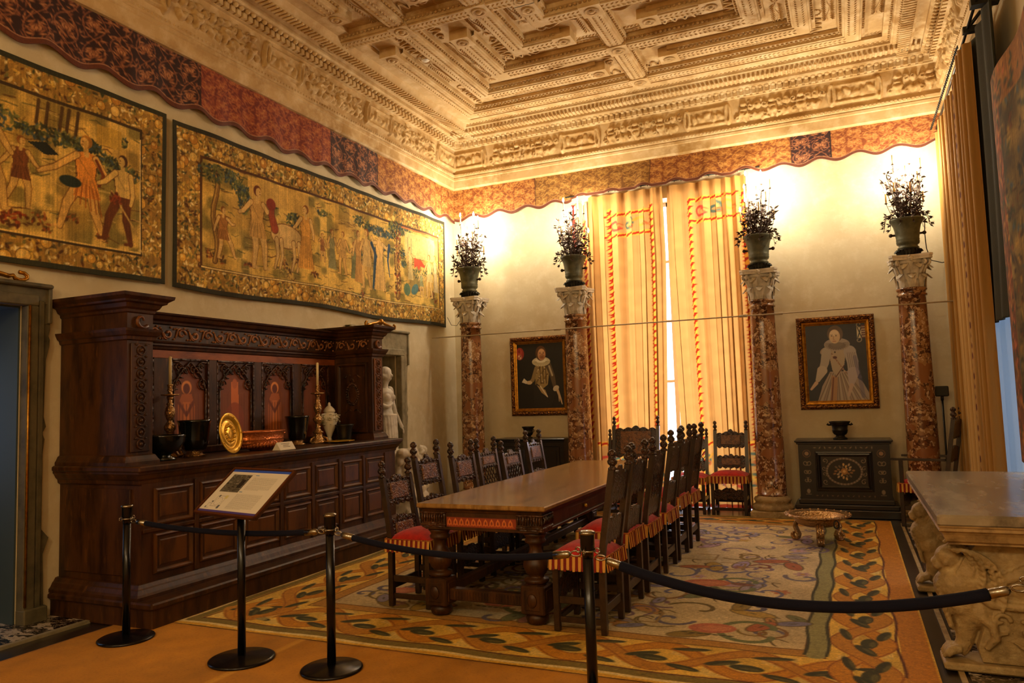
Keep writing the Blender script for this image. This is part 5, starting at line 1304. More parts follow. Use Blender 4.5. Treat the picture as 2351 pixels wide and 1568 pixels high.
for s_ in (-1, 1):
    mb = MB(); mb.box(-lx+.09, lx-.09, s_*ly-.04, s_*ly+.04, .115, .20, 0, .008)
    for k in range(26): x = -lx+.10+k*(2*lx-.2)/25; mb.box(x-.004, x+.004, s_*ly-.044, s_*ly+.044, .13, .185)
    build('stretcher', mb, M['oak'], t)
    mb = MB(); mb.box(s_*lx-.035, s_*lx+.035, -ly+.09, ly-.09, .12, .195, 0, .008); build('stretcher', mb, M['oak'], t)
# ------------------------------------------------------------------ the great sideboard  y 4.10 .. 7.70
M['oak_panel'] = mat('panel_walnut', H('5e3814'), .38, var=[(4, H('38200c'), .45, .65)], scale=(2, 2, .6), bump=(30, .15, .004), spec=.4)
HB = thing('sideboard', 'massive carved dark walnut sideboard with two corner towers along the left wall', 'sideboard', (-5.45, 5.9, 0))
Wx = XL+.012
def part(name, mb, m='oak', parent=None, **k): return build(name, mb, M[m], parent or HB, world=True, **k)
H0, H1 = 4.12, 7.66
mb = MB(); mb.box(Wx, -4.785, 4.055, 7.90, 0, .155, 0, .01); mb.box(Wx, -4.76, 4.03, 7.93, .15, .20, 0, .012); part('plinth', mb)
mb = MB(); mb.box(Wx, -4.99, H0+.01, H1-.01, .20, 1.15); part('carcass', mb)
mb = MB(); pr = [(0,.20),(.075,.20),(.075,.225),(.06,.24),(.045,.27),(.035,.28),(.02,.305),(0,.31)]
pth = [(Wx, H0), (-5.0, H0), (-5.0, H1), (Wx, H1)]
def swp(path, prof): 
    m_ = MB(); m_.sweep([(p[0], p[1]) for p in path], [(-o, h) for o, h in prof]); return m_
part('base_moulding', swp(pth, pr))
part('counter_moulding', swp(pth, [(0,1.05),(.012,1.06),(.015,1.085),(.03,1.10),(.045,1.13),(.055,1.14),(.055,1.155),(0,1.155)]))
mb = MB(); mb.box(Wx, -4.92, 4.05, 7.73, 1.155, 1.20, 0, .01); part('counter', mb)
# lower panels, two rows of framed doors
ys = [4.19, 4.64, 5.14, 5.66, 6.12, 6.56, 6.99, 7.42, 7.62]
def framed(y0, y1, z0, z1, x=-4.99, name='panel', m='oak_panel', depth=.03, parent=None):
    mb = MB(); w = .035
    vs = []; fs = []
    for i, d in ((0,0),(.006,.016),(.018,.020),(.030,.008),(.038,-.004),(.05,-.004),(.065,.006)):
        for (a, b) in ((y0+i, z0+i), (y1-i, z0+i), (y1-i, z1-i), (y0+i, z1-i)): vs.append((x+d, a, b))
    for k in range(6):
        for j in range(4): fs.append((k*4+j, k*4+(j+1)%4, k*4+4+(j+1)%4, k*4+4+j))
    fs.append((24,25,26,27)); mb.add(vs, fs); return part(name, mb, m, parent)
for i in range(len(ys)-2):
    y0, y1 = ys[i]+.05, ys[i+1]-.02
    framed(y0, y1, .73, 1.02, name='door_panel'); framed(y0, y1, .36, .67, name='door_panel')
for i in range(1, len(ys)-1):
    mb = MB(); y = ys[i]+.015; mb.box(-4.99, -4.972, y-.022, y+.022, .31, 1.05, 0, .004); part('stile', mb)
mb = MB(); mb.box(-4.99, -4.974, H0+.02, H1-.02, .685, .715, 0, .004); part('rail', mb)
# side panelling
mb = MB(); mb.box(-5.85, -5.1, H0-.004, H0+.012, .36, 1.02, 0, .004); part('side_panel', mb)
# towers
def cornice(path, z, s=1, top=True):
    P = [(0,z),(.012,z+.01),(.015,z+.03),(.035,z+.045),(.05,z+.075),(.075,z+.085),(.08,z+.10),(.115,z+.125),(.12,z+.15),(0,z+.15)]
    return swp(path, [(o*s, h) for o, h in P])
def tower(y0, y1, lab):
    t = MB(); t.box(Wx, -5.15, y0, y1, 1.20, 2.41); o = part('tower', t, label=None)
    m = MB(); m.sweep([(Wx, y0), (-5.15, y0), (-5.15, y1), (Wx, y1)], [(0,1.20),(-.04,1.20),(-.04,1.225),(-.03,1.24),(-.015,1.27),(0,1.28)]); part('tower_base', m)
    m = MB(); m.sweep([(Wx, y0), (-5.15, y0), (-5.15, y1), (Wx, y1)], [(0,2.18),(-.015,2.19),(-.02,2.215),(-.035,2.225),(-.05,2.255),(-.055,2.275),(0,2.28)]); part('string_moulding', m)
    c = cornice([(Wx, y0), (-5.15, y0), (-5.15, y1), (Wx, y1)], 2.40); part('cornice', c)
    m = MB(); m.box(Wx, -5.10, y0-.05, y1+.05, 2.53, 2.55); part('tower_top', m)
    # front pilaster with carved discs
    yc = (y0+y1)/2; m = MB(); m.box(-5.15, -5.138, y0+.03, y1-.03, 1.30, 2.16, 0, .004)
    for k in range(9):
        z = 1.36+k*.093; m.tube([(-5.134, yc+.034*math.cos(a*PI/7), z+.036*math.sin(a*PI/7)) for a in range(15)], .006, 5); m.ball((-5.135, yc, z), .016, n=8, k=5)
        m.ball((-5.135, yc-.045, z+.046), .010, n=6, k=4); m.ball((-5.135, yc+.045, z+.046), .010, n=6, k=4)
    part('pilaster', m, 'oak_red' if y0 > 6 else 'oak')
    m = MB(); pts = [(-5.13, yc+(.012+.0062*q)*math.cos(q*.62), 2.345+(.012+.0062*q)*math.sin(q*.62)) for q in range(10)]
    m.tube(pts, [.008+.0012*q for q in range(10)], 6); part('spiral_boss', m, 'oak_red')
tower(4.12, 4.36, 'l'); tower(7.44, 7.66, 'r')
# middle back : cornice, scroll frieze, panelled rail, gothic panels
mb = MB(); mb.box(Wx, -5.72, 4.36, 7.44, 1.20, 2.42); part('back_board', mb)
mb = MB(); mb.sweep([(-5.70, 4.36), (-5.70, 7.44)], [(-o, h) for o, h in [(0,2.40),(.03,2.41),(.035,2.43),(.075,2.445),(.09,2.475),(.12,2.485),(.125,2.50),(0,2.50)]]); mb.box(Wx, -5.65, 4.36, 7.44, 2.44, 2.485); part('cornice', mb)
mb = MB(); mb.sweep([(-5.70, 4.36), (-5.70, 7.44)], [(-o, h) for o, h in [(0,2.17),(.02,2.18),(.025,2.20),(.045,2.21),(.045,2.225),(.06,2.235),(.065,2.25),(.02,2.255),(.02,2.40)]]); part('frieze_board', mb, fixn=True)
# scrolls
for tag_, x_, a0, a1, ax in (('m', -5.675, 4.42, 7.40, 'y'), ('s', 7.425, -5.66, -5.18, 'x')):
    n = int((a1-a0)/.15); m = MB()
    for k in range(n):
        c = a0+(k+.5)*(a1-a0)/n; f = 1 if k % 2 == 0 else -1
        def P(u, v, d=0.0): return (x_+d, c+u, 2.325+v) if ax == 'y' else (c+u, x_-.0-d*.5, 2.325+v)
        pts = [P((.050-.0042*q)*math.cos(f*q*.62+PI*.5*(1-f)), (.050-.0042*q)*math.sin(f*q*.62)) for q in range(11)]
        m.tube(pts, [.011]*8+[.014,.015,.016], 6)
        m.tube([P(-.075, -.04*f), P(-.06, 0), P(-.045, .045*f), P(-.01, .055*f)], [.005,.010,.011,.006], 5)
        for (u, v) in ((.07,.045),(.065,-.05),(-.065,.05*f),(.03,.058)): m.ball(P(u, v), .011, n=6, k=4)
    part('scroll_frieze', m, 'scroll_wood')
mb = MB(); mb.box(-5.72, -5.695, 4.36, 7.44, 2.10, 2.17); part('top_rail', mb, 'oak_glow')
mb = MB(); mb.box(-5.72, -5.66, 4.36, 7.44, 1.20, 1.27, 0, .01); part('skirting_rail', mb)
edges = [(4.38,4.83),(5.02,5.47),(5.57,6.08),(6.19,6.69),(6.82,7.32)]
prev = 4.36
for (a, b) in edges:
    mb = MB(); mb.box(-5.72, -5.692, prev, a, 1.27, 2.10, 0, .004); part('stile', mb, 'oak'); prev = b
mb = MB(); mb.box(-5.72, -5.692, prev, 7.44, 1.27, 2.10); part('stile', mb, 'oak')
for idx, (a, b) in enumerate(edges):
    w = b-a; c = (a+b)/2; cv = Canvas(w, .83, .0075, H('3a1a0a'))
    rg = np.random.default_rng(idx); cv.a *= (.8+.5*smooth_noise(cv.ny, cv.nx, 14, rg))[..., None]
    cv.poly([(.04,.0),(.04,.55),(w/2,.80),(w-.04,.55),(w-.04,0)], H('7a3c14'))  # orange ground carries the warm light on the panels in its colour
    gl = (.45, .45, .75, .55, .3)[idx]
    for k in range(30): x = .07+(w-.14)*k/29; cv.line([(x, .02), (x+.01*math.sin(k), .5)], .007, (H('8a4a1a'), H('5e2a0e'), H('9c5a20'))[k % 3], .35)
    if idx in (1, 3):     # painted saint with a halo
        f = w/2-.03; cv.ell(f, .56, .060, .064, H('e8944a')); cv.ell(f, .548, .040, .050, H('6a2c16')); cv.poly([(f-.11,.02),(f-.10,.40),(f-.05,.50),(f+.06,.50),(f+.10,.38),(f+.10,.02)], H('b0602c')); cv.poly([(f-.05,.05),(f-.04,.42),(f+.04,.42),(f+.05,.05)], H('cc7434')); cv.line([(f-.09,.42),(f,.30),(f+.08,.42)], .03, H('7a3818'))
        for k in range(5): cv.line([(f-.08+.04*k,.4),(f-.09+.045*k,.03)], .008, H('5a260e'))
    elif idx == 2:
        cv.poly([(w/2-.04,.1),(w/2-.05,.62),(w/2+.05,.62),(w/2+.06,.1)], H('d0702c')); cv.ell(w/2, .24, .13, .17, H('8c3c14'), 0, .7); cv.ell(w/2, .6, .035, .05, H('b8602c'))
    g = grid_obj('painted_panel', cv, lambda X, Y: (-5.712+0*X, a+X, 1.27+Y), M['attr_wood'], HB, smooth=False)
    m = MB()     # gothic tracery
    for s_ in (-1, 1):
        pts = [(-5.70, c+s_*w*.40*(1-t**1.6), 1.80+.27*t**.8) for t in [q/8 for q in range(9)]]; m.tube(pts, .009, 6)
        m.tube([(-5.70, c+s_*w*.42, 1.27), (-5.70, c+s_*w*.42, 1.82)], .009, 6)
        for (u, v, r_) in ((.34,1.86,.045),(.20,1.97,.05),(.30,2.02,.03),(.08,2.0,.035)):
            m.tube([(-5.70, c+s_*w*u+r_*math.cos(q*.55), v+r_*math.sin(q*.55)) for q in range(10)], .007, 5)
            m.ball((-5.70, c+s_*w*u, v), .013, n=6, k=4)
        m.tube([(-5.70, c+s_*w*.46, 2.07), (-5.70, c+s_*w*.30, 2.07), (-5.70, c+s_*w*.2, 2.03)], .010, 5)
    m.box(-5.705, -5.69, a, a+.015, 1.27, 2.10); m.box(-5.705, -5.69, b-.015, b, 1.27, 2.10); m.box(-5.705, -5.69, a, b, 2.085, 2.10)
    part('tracery', m, 'oak_carved')
# inner face of the far tower : framed panel with an oval wreath
vs = []; fs = []; mb = MB()
x0, x1, z0, z1 = -5.66, -5.20, 1.28, 2.12
for i, d in ((0,0),(.008,.02),(.03,.022),(.045,.006),(.055,.002)):
    for (a, b) in ((x0+i, z0+i), (x1-i, z0+i), (x1-i, z1-i), (x0+i, z1-i)): vs.append((a, 7.434-d, b))
for k in range(4):
    for j in range(4): fs.append((k*4+j, k*4+(j+1)%4, k*4+4+(j+1)%4, k*4+4+j))
fs.append((16,17,18,19)); mb.add(vs, fs); part('tower_panel', mb, 'oak')
mb = MB(); cxp, czp = -5.43, 1.74
for k in range(26): a = k*2*PI/26; mb.ball((cxp+.085*math.cos(a), 7.432, czp+.125*math.sin(a)), .016, n=6, k=4)
mb.tube([(cxp+.062*math.cos(k*PI/12), 7.43, czp+.10*math.sin(k*PI/12)) for k in range(25)], .006, 5)
mb.tube([(cxp-.03,7.43,czp+.15),(cxp,7.43,czp+.20),(cxp+.03,7.43,czp+.15)], .010, 5)
for s_ in (-1,1):
    mb.tube([(cxp+s_*(.02+.02*q), 7.432, czp+.22+.02*math.sin(q)) for q in range(6)], .007, 5); mb.tube([(cxp+s_*(.02+.02*q), 7.432, czp-.20+.02*math.sin(q)) for q in range(6)], .007, 5)
part('oval_wreath', mb, 'oak_carved')
# ------------------------------------------------------------------ things standing on the counter (z = 1.20)
CT = 1.201
def candlestick(x, y, label, zb=CT):
    t = thing('candlestick', label, 'candlestick', (x, y, zb), group='gilt candlesticks on the sideboard')
    mb = MB(); mb.lathe([(.10,0),(.10,.012),(.075,.03),(.06,.06),(.045,.10),(.05,.115),(.062,.12),(.05,.132),(.03,.15),(.022,.17),(.035,.185),(.022,.20),(.03,.22),(.048,.25),(.05,.275),(.035,.30),(.02,.32),(.028,.335),(.04,.37),(.045,.40),(.035,.44),(.022,.46),(.03,.475),(.018,.49),(.022,.52),(.032,.535),(.02,.545)], 20, flute=(8, .06)); build('stem', mb, M['silver_gold'], t)
    mb = MB()
    for k in range(3):
        a = k*2*PI/3+.4; mb.tube([(.06*math.cos(a), .06*math.sin(a), .07), (.10*math.cos(a), .10*math.sin(a), .05), (.115*math.cos(a), .115*math.sin(a), .02), (.10*math.cos(a), .10*math.sin(a), .008)], [.012,.014,.013,.012], 6)
    build('scroll_foot', mb, M['silver_gold'], t)
    mb = MB(); mb.lathe([(.02,.545),(.075,.552),(.078,.562),(.02,.566),(.018,.585),(.026,.60),(.018,.615),(.024,.64),(.028,.65),(.012,.652)], 24); build('drip_pan', mb, M['silver_gold'], t)
    mb = MB(); mb.lathe([(.0135,.645),(.0135,.90),(.004,.905)], 14); build('candle', mb, M['candle'], t)
candlestick(-5.58, 4.91, 'gilt candlestick with a white candle behind the low black bowl, near tower')
candlestick(-5.46, 6.82, 'gilt candlestick with a white candle beside the lidded white urn')
def vase(name, label, prof, loc, m, n=28, cat='vase', extra=None, group=None, flute=None):
    t = thing(name, label, cat, loc, group=group); mb = MB(); mb.lathe(prof, n, flute=flute); build('body', mb, M[m], t)
    if extra: extra(t)
    return t
def glass_foot(r):
    def f(t):
        mb = MB(); mb.lathe([(r,0),(r,.012),(r*.8,.02),(r*.7,.035),(r*.85,.045),(r*.5,.052)], 24, flute=(16, .06)); build('chased_foot', mb, M['silver_gold'], t)
    return f
vase('black_bowl', 'low wide black stone bowl by the near tower of the sideboard', [(.10,0),(.105,.015),(.06,.03),(.06,.05),(.12,.08),(.17,.15),(.175,.20),(.18,.21),(.165,.212),(.15,.15),(.02,.07)], (-5.30, 4.60, CT), 'black_stone', cat='bowl')
vase('black_bucket', 'tall black stone bucket on a chased foot, left of the brass dish', [(.075,.05),(.105,.07),(.12,.15),(.138,.30),(.145,.31),(.145,.325),(.128,.325),(.11,.15),(.02,.09)], (-5.40, 5.02, CT), 'black_stone', cat='bucket', extra=glass_foot(.085), group='black stone buckets on the sideboard')
vase('black_bucket', 'black stone bucket on a chased foot between copper basin and candlestick', [(.07,.05),(.09,.07),(.105,.15),(.125,.29),(.132,.30),(.132,.315),(.115,.315),(.10,.15),(.02,.09)], (-5.50, 6.52, CT), 'black_stone', cat='bucket', extra=glass_foot(.08), group='black stone buckets on the sideboard')
vase('bronze_pot', 'small dark green bronze pot in front of the white urn', [(.07,0),(.075,.01),(.08,.05),(.092,.15),(.105,.18),(.11,.195),(.095,.195),(.08,.1),(.02,.04)], (-5.33, 7.13, CT), 'bronze_dark', cat='pot')
# brass dish standing on edge
t = thing('brass_dish', 'embossed polished brass dish propped upright on the sideboard', 'dish', (-5.24, 5.27, CT))
Rm = Matrix.Rotation(math.radians(14), 3, 'Z') @ Matrix.Rotation(math.radians(80), 3, 'Y')
mb = MB(); pr = [(.002,.012),(.04,.02),(.05,.012),(.09,.010),(.10,.016),(.115,.004),(.135,.0),(.14,.006),(.15,.022),(.185,.028),(.19,.024),(.188,.018),(.152,.012),(.135,-.008),(.002,0)]
mb.lathe(pr, 36, (0,0,.188), rx=Rm, cap=False); 
for k in range(12):
    a = k*PI/6; p = Rm @ Vector((.072*math.cos(a), .072*math.sin(a), .014)); mb.ball((p.x, p.y, p.z+.188), .014, n=8, k=5)
    p = Rm @ Vector((.168*math.cos(a), .168*math.sin(a), .026)); mb.ball((p.x, p.y, p.z+.188), .008, n=6, k=4)
build('dish', mb, M['brass'], t)
# copper basin
t = thing('copper_basin', 'wide oval hammered copper basin in the middle of the sideboard', 'basin', (-5.36, 5.80, CT))
mb = MB(); mb.lathe([(.10,0),(.11,.01),(.18,.03),(.235,.06),(.245,.085),(.24,.10),(.25,.105),(.245,.112),(.243,.17),(.262,.178),(.262,.188),(.235,.188),(.225,.11),(.05,.03)], 48, sx=.62, sy=1.22, flute=None)
for k in range(40):
    a = k*2*PI/40; mb.ball((.205*math.cos(a)*.66, .205*math.sin(a)*1.26, .062), 1, n=7, k=5, sc=(.020,.022,.034))
build('body', mb, M['copper'], t)
mb = MB()
for s_ in (-1, 1): mb.tube([(.0+.03*math.cos(q*PI/5), s_*(.30+.022*math.sin(q*PI/5)*1), .14+.0*q) for q in range(6)], .008, 6)
for s_ in (-1, 1): 
    mb = MB(); mb.tube([(-.04, s_*.29, .15), (-.035, s_*.33, .155), (.035, s_*.33, .155), (.04, s_*.29, .15)], .008, 6); build('handle', mb, M['copper'], t)
# small printed card
t = MB(); t.prism([(-.05,0),(.05,0),(0,.075)], 1, -.11, .11); t.xf(Matrix.Translation((-5.08, 5.83, CT))); c = build('label_card', t, mat('white_card', H('d8cfb8'), .6), loc=(-5.08, 5.83, CT))
tag(c, 'small white folded label card before the copper basin', 'card')
m = MB()
for k, w_ in enumerate((.12,.08,.10)): 
    z = .058-.014*k; x = .05*(1-z/.075)+.0012; m.box(x-.0006, x+.0006, -w_/2, w_/2, z-.002, z+.002)
build('text_lines', m, mat('card_ink', H('4a4438'), .7), c)
# gold dish lying flat
t = thing('gilt_dish', 'flat gilt dish lying before the white urn on the sideboard', 'dish', (-5.20, 6.86, CT))
mb = MB(); mb.lathe([(.05,0),(.09,.004),(.12,.014),(.165,.020),(.168,.026),(.12,.020),(.08,.010),(.002,.010)], 36); build('dish', mb, M['brass'], t)
# white lidded urns with applied flowers
def flowers(mb, n, R, z0, z1, r):
    for k in range(n):
        a, z = r.uniform(0, 2*PI), r.uniform(z0, z1); c = Vector((R*math.cos(a), R*math.sin(a), z))
        for q in range(5): b = q*2*PI/5; mb.ball((c.x+.012*math.cos(b)*math.sin(a), c.y-.012*math.cos(b)*math.cos(a), c.z+.012*math.sin(b)), .010, n=6, k=4)
M['porcelain'] = mat('glazed_white_ceramic', H('d9d2bc'), .2, coat=.5)
M['porcelain_leaf'] = mat('painted_ceramic_leaves', H('a8a684'), .3, var=[(40, H('8a5c34'), .55, .6), (25, H('d8d0b8'), .5, .55)])
for (x, y, z_, s_, lab) in ((-5.48, 7.05, CT, 1.0, 'white lidded ceramic urn with applied flowers by the far tower'), (-5.60, 4.47, CT, .82, 'white flowered ceramic urn half hidden behind the near tower')):
    t = thing('ceramic_urn', lab, 'urn', (x, y, z_)); t.scale = (s_,)*3; r = random.Random(3)
    mb = MB(); mb.lathe([(.055,0),(.055,.01),(.03,.02),(.022,.05),(.03,.07),(.04,.10),(.075,.18),(.10,.25),(.098,.29),(.07,.32),(.06,.33),(.06,.34)], 28); build('body', mb, M['porcelain'], t)
    mb = MB(); mb.lathe([(.066,.34),(.07,.35),(.055,.38),(.03,.405),(.016,.415),(.018,.43),(.010,.45),(.002,.455)], 24); build('lid', mb, M['porcelain'], t)
    mb = MB(); flowers(mb, 16, .10, .22, .31, r)
    for k in range(40):
        a, z = r.uniform(0, 2*PI), r.uniform(.20, .32); R_ = .10+r.uniform(0,.02); mb.ball((R_*math.cos(a), R_*math.sin(a), z), 1, n=6, k=4, sc=(.012,.012,.007))
    build('floral_relief', mb, M['porcelain_leaf'], t)
    for s2 in (-1, 1): mb = MB(); mb.tube([(0, s2*.08, .24), (0, s2*.135, .27), (0, s2*.13, .32), (0, s2*.07, .32)], .008, 6); build('handle', mb, M['porcelain'], t)
# ------------------------------------------------------------------ stone door surround
def surround(name, label, y0, y1, zt, oy0, oy1, oz, m, gilt=True, zb=0.0):
    XL = -5.936
    """eared stone frame; outer y0..y1 up to zt, opening oy0..oy1 up to oz"""
    t = thing(name, label, 'door surround' if oz > 2.4 else 'niche surround', (XL, (y0+y1)/2, zb))
    def P(n, mb, mm=m): return build(n, mb, M[mm], t, world=True)
    for side, (a, b) in (('l', (y0, oy0)), ('r', (oy1, y1))):
        n = 1 if side == 'r' else -1; inner = oy1 if n > 0 else oy0; outer = y1 if n > 0 else y0
        mb = MB(); w = abs(outer-inner)
        # wavy outer consoles: outline in (y,z)
        out = []
        for z, o in ((zb,0),(zb+.10,0),(.12+zb,-.02),(.52,-.03),(.60,.0),(.64,.015),(.72,-.05),(.9,-.055),(1.10,-.06),(1.30,-.045),(1.42,-.03),(1.47,-.05),(1.52,-.02),(1.60,-.04),(1.85,-.035),(2.05,-.03),(2.16,-.005),(2.22,.0),(2.25,-.012),(2.30,.0),(oz+.0,.0)):
            if z >= zb: out.append((outer+n*o, z))
        poly = out+[(inner+n*.012, oz), (inner+n*.012, zb)]
        vs = []; inn = inner+n*.012
        for (yy, z) in out: vs += [(XL, inn, z), (XL+.05, inn, z), (XL+.05, yy, z), (XL, yy, z)]
        fs = [(k*4+j, k*4+(j+1)%4, k*4+4+(j+1)%4, k*4+4+j) for k in range(len(out)-1) for j in range(4)]+[(3,2,1,0), tuple(range(len(vs)-4, len(vs)))]
        mb.add(vs, fs); P('jamb_console', mb)
        mb = MB(); mb.box(XL, XL+.09, inner if n > 0 else inner-.09, inner+.09 if n > 0 else inner, zb, oz, 0, .008); P('jamb', mb)
        mb = MB(); q = inner+n*.125; mb.box(XL, XL+.075, q-.025, q+.025, zb+.12, oz+.05, 0, .01); P('jamb_fillet', mb)
        if gilt and n > 0: 
            mb = MB(); mb.tube([(XL+.092, inner+.012, zb+.15), (XL+.092, inner+.012, oz+.0)], .010, 8); P('gilt_bead', mb, 'gold')
        mb = MB(); mb.box(XL, XL+.11, min(inner-n*.004, outer-n*.02), max(inner-n*.004, outer-n*.02), zb, zb+.13, 0, .01); P('plinth_block', mb)
    mb = MB(); mb.box(XL, XL+.09, oy0-.09, oy1+.09, oz, oz+.09, 0, .008); P('lintel', mb)
    mb = MB(); mb.box(XL, XL+.06, y0, y1, oz-.12+.02, zt, 0, .006) if False else mb.box(XL, XL+.06, y0+.001, y1-.001, oz+.022, zt-.001, 0, .006); P('frieze_slab', mb)
    mb = MB(); mb.box(XL, XL+.10, y0, y1, zt-.035, zt, 0, .01); mb.box(XL, XL+.08, y1-.03, y1, oz-.13, zt, 0, .005); mb.box(XL, XL+.08, y0, y0+.03, oz-.13, zt, 0, .005); P('ear_moulding', mb)
    mb = MB(); mb.box(XL, XL+.055, oy1+.06, y1, oz-.14, oz+.03, 0, .005); P('ear', mb)
    mb = MB(); mb.box(XL, XL+.055, y0, oy0-.06, oz-.14, oz+.03, 0, .005); P('ear', mb)
    yc = (y0+y1)/2
    mb = MB()
    ck = 1.75 if oz > 2.4 else 1.0
    for s_ in (-ck, ck):
        pts = [(XL+.07, yc+s_*.02, zt+.10), (XL+.07, yc+s_*.10, zt+.07), (XL+.07, yc+s_*.2, zt+.055), (XL+.07, yc+s_*.28, zt+.03)]
        pts += [(XL+.07, yc+s_*(.33+.032*math.cos(q*.7+PI)), zt+.04+.032*math.sin(q*.7+PI*1.0)) for q in range(8)]
        mb.tube(pts, [.02,.022,.02,.018]+[.016]*8, 7)
    mb.ball((XL+.07, yc, zt+.09), .045, n=12, k=8); P('gilt_crest', mb, 'gold')
    return t
surround('stone_door_surround', 'eared grey-green stone surround of the dark doorway at the left edge', 2.32, 3.995, 2.665, 2.55, 3.79, 2.48, 'door_stone')
sn = surround('stone_niche_surround', 'eared grey stone surround of the statue niche behind the sideboard', 7.98, 9.42, 2.66, 8.22, 9.18, 2.30, 'niche_stone', gilt=False)
# ------------------------------------------------------------------ statue in the niche (one remeshed body)
def remeshed(name, mb, m, parent, voxel=.012, smooth=4, world=True):
    o = build(name, mb, m, parent, world=world, fixn=False); r_ = o.modifiers.new('remesh', 'REMESH'); r_.mode = 'VOXEL'; r_.voxel_size = voxel; r_.use_smooth_shade = True
    s_ = o.modifiers.new('smooth', 'SMOOTH'); s_.iterations = smooth; s_.factor = .6
    return o
st = thing('marble_statue', 'pale marble statue of a young woman standing in the wall niche', 'statue', (-5.90, 8.80, .35))
mb = MB(); sx_, sy_, s0 = -5.90, 8.80, .60; S = 1.02
def TP(dx, dy, dz): return (sx_+dx*S, sy_+dy*S, s0+dz*S)
def limb(mb, pts, rs): mb.tube([TP(*p) for p in pts], [r_*S for r_ in rs], 14)
limb(mb, [(.02,-.09,.0),(.03,-.09,.38),(.0,-.085,.75)], [.042,.058,.09]); limb(mb, [(.05,.10,.0),(.09,.10,.40),(.01,.085,.75)], [.042,.056,.088])
limb(mb, [(0,0,.70),(0,0,.80),(0,0,.92),(0,0,1.05),(0,0,1.15),(0,0,1.20)], [.13,.145,.105,.12,.13,.09])
for s_ in (-1, 1): mb.ball(TP(.0, s_*.085, .78), .105*S, sc=(1,1,1.1)); mb.ball(TP(.085, s_*.062, 1.08), .055*S); mb.ball(TP(-.01, s_*.15, 1.18), .058*S)
limb(mb, [(0,.155,1.18),(.0,.20,1.0),(.03,.215,.88),(.08,.27,.72),(.10,.285,.66)], [.048,.040,.034,.024,.028]); limb(mb, [(0,-.155,1.18),(.03,-.2,1.0),(.12,-.10,.95),(.14,-.0,1.0)], [.048,.04,.032,.022])
for k in range(4): limb(mb, [(.10,.282+.006*k,.655),(.105,.296+.008*k,.61),(.10,.305+.008*k,.575-.004*k)], [.010,.009,.007])
limb(mb, [(.10,.275,.66),(.125,.272,.63),(.13,.27,.60)], [.011,.009,.007])
limb(mb, [(0,0,1.18),(.01,.01,1.27),(.02,.02,1.31)], [.055,.048,.05])
mb.ball(TP(.025,.02,1.38), .085*S, sc=(1.0,.88,1.18)); mb.ball(TP(.01,.02,1.42), .092*S, sc=(1,.95,.95)); mb.ball(TP(.115,.03,1.375), .018*S, sc=(1,.8,1.4)); mb.ball(TP(.09,.028,1.33), .02*S)
for k in range(26): a = k*2.4; mb.ball(TP(-.01+.075*math.cos(a), .02+.085*math.sin(a), 1.40+.045*math.sin(k)), .032*S, n=8, k=5)
remeshed('body', mb, M['white_marble'], st, .011, 3)
mb = MB()
for k in range(12):
    a = -1.2+k*.26; mb.tube([TP(.15*math.cos(a), .155*math.sin(a), .84), TP(.16*math.cos(a+.1), .165*math.sin(a+.1), .55), TP(.15*math.cos(a+.1), .15*math.sin(a+.1), .25), TP(.14*math.cos(a+.15), .14*math.sin(a+.15), .02)], [.022,.026,.024,.02], 6)
mb.tube([TP(.155*math.cos(a), .16*math.sin(a), .84) for a in [q*PI/8 for q in range(17)]], .022, 6)
remeshed('drapery', mb, M['white_marble'], st, .011, 2)
mb = MB(); mb.lathe([(.20,.35),(.20,.40),(.17,.42),(.15,.50),(.17,.56),(.17,.60)], 24, (sx_, sy_, 0)); build('pedestal', mb, M['niche_stone'], st, world=True)
# carved stone shell / rock group beyond the end of the sideboard
rk = thing('stone_carving', 'rough pale stone carving of shells and figures below the niche', 'sculpture', (-5.45, 8.62, 0))
r = random.Random(5); mb = MB()
mb.lathe([(.30,.02),(.28,.3),(.25,.6),(.27,.85),(.2,1.0)], 14, (-5.50, 8.62, 0))
for k in range(70):
    a, z = r.uniform(-1.7, 1.7), r.uniform(.05, 1.02); R_ = .27+r.uniform(-.03,.05)-.06*max(0, z-.8); mb.ball((-5.50+R_*math.cos(a), 8.62+R_*math.sin(a), z), r.uniform(.03,.085), n=8, k=6, sc=(1, r.uniform(.6,1.3), r.uniform(.6,1.5)))
for k in range(16):
    a = r.uniform(-1.4,1.4); z = r.uniform(.4,1.0); mb.tube([(-5.50+.30*math.cos(a+.12*q), 8.62+.30*math.sin(a+.12*q), z+.06*math.sin(q*1.2)) for q in range(6)], [.03,.035,.03,.028,.02,.012], 7)
remeshed('carved_block', mb, M['white_marble'], rk, .014, 2)
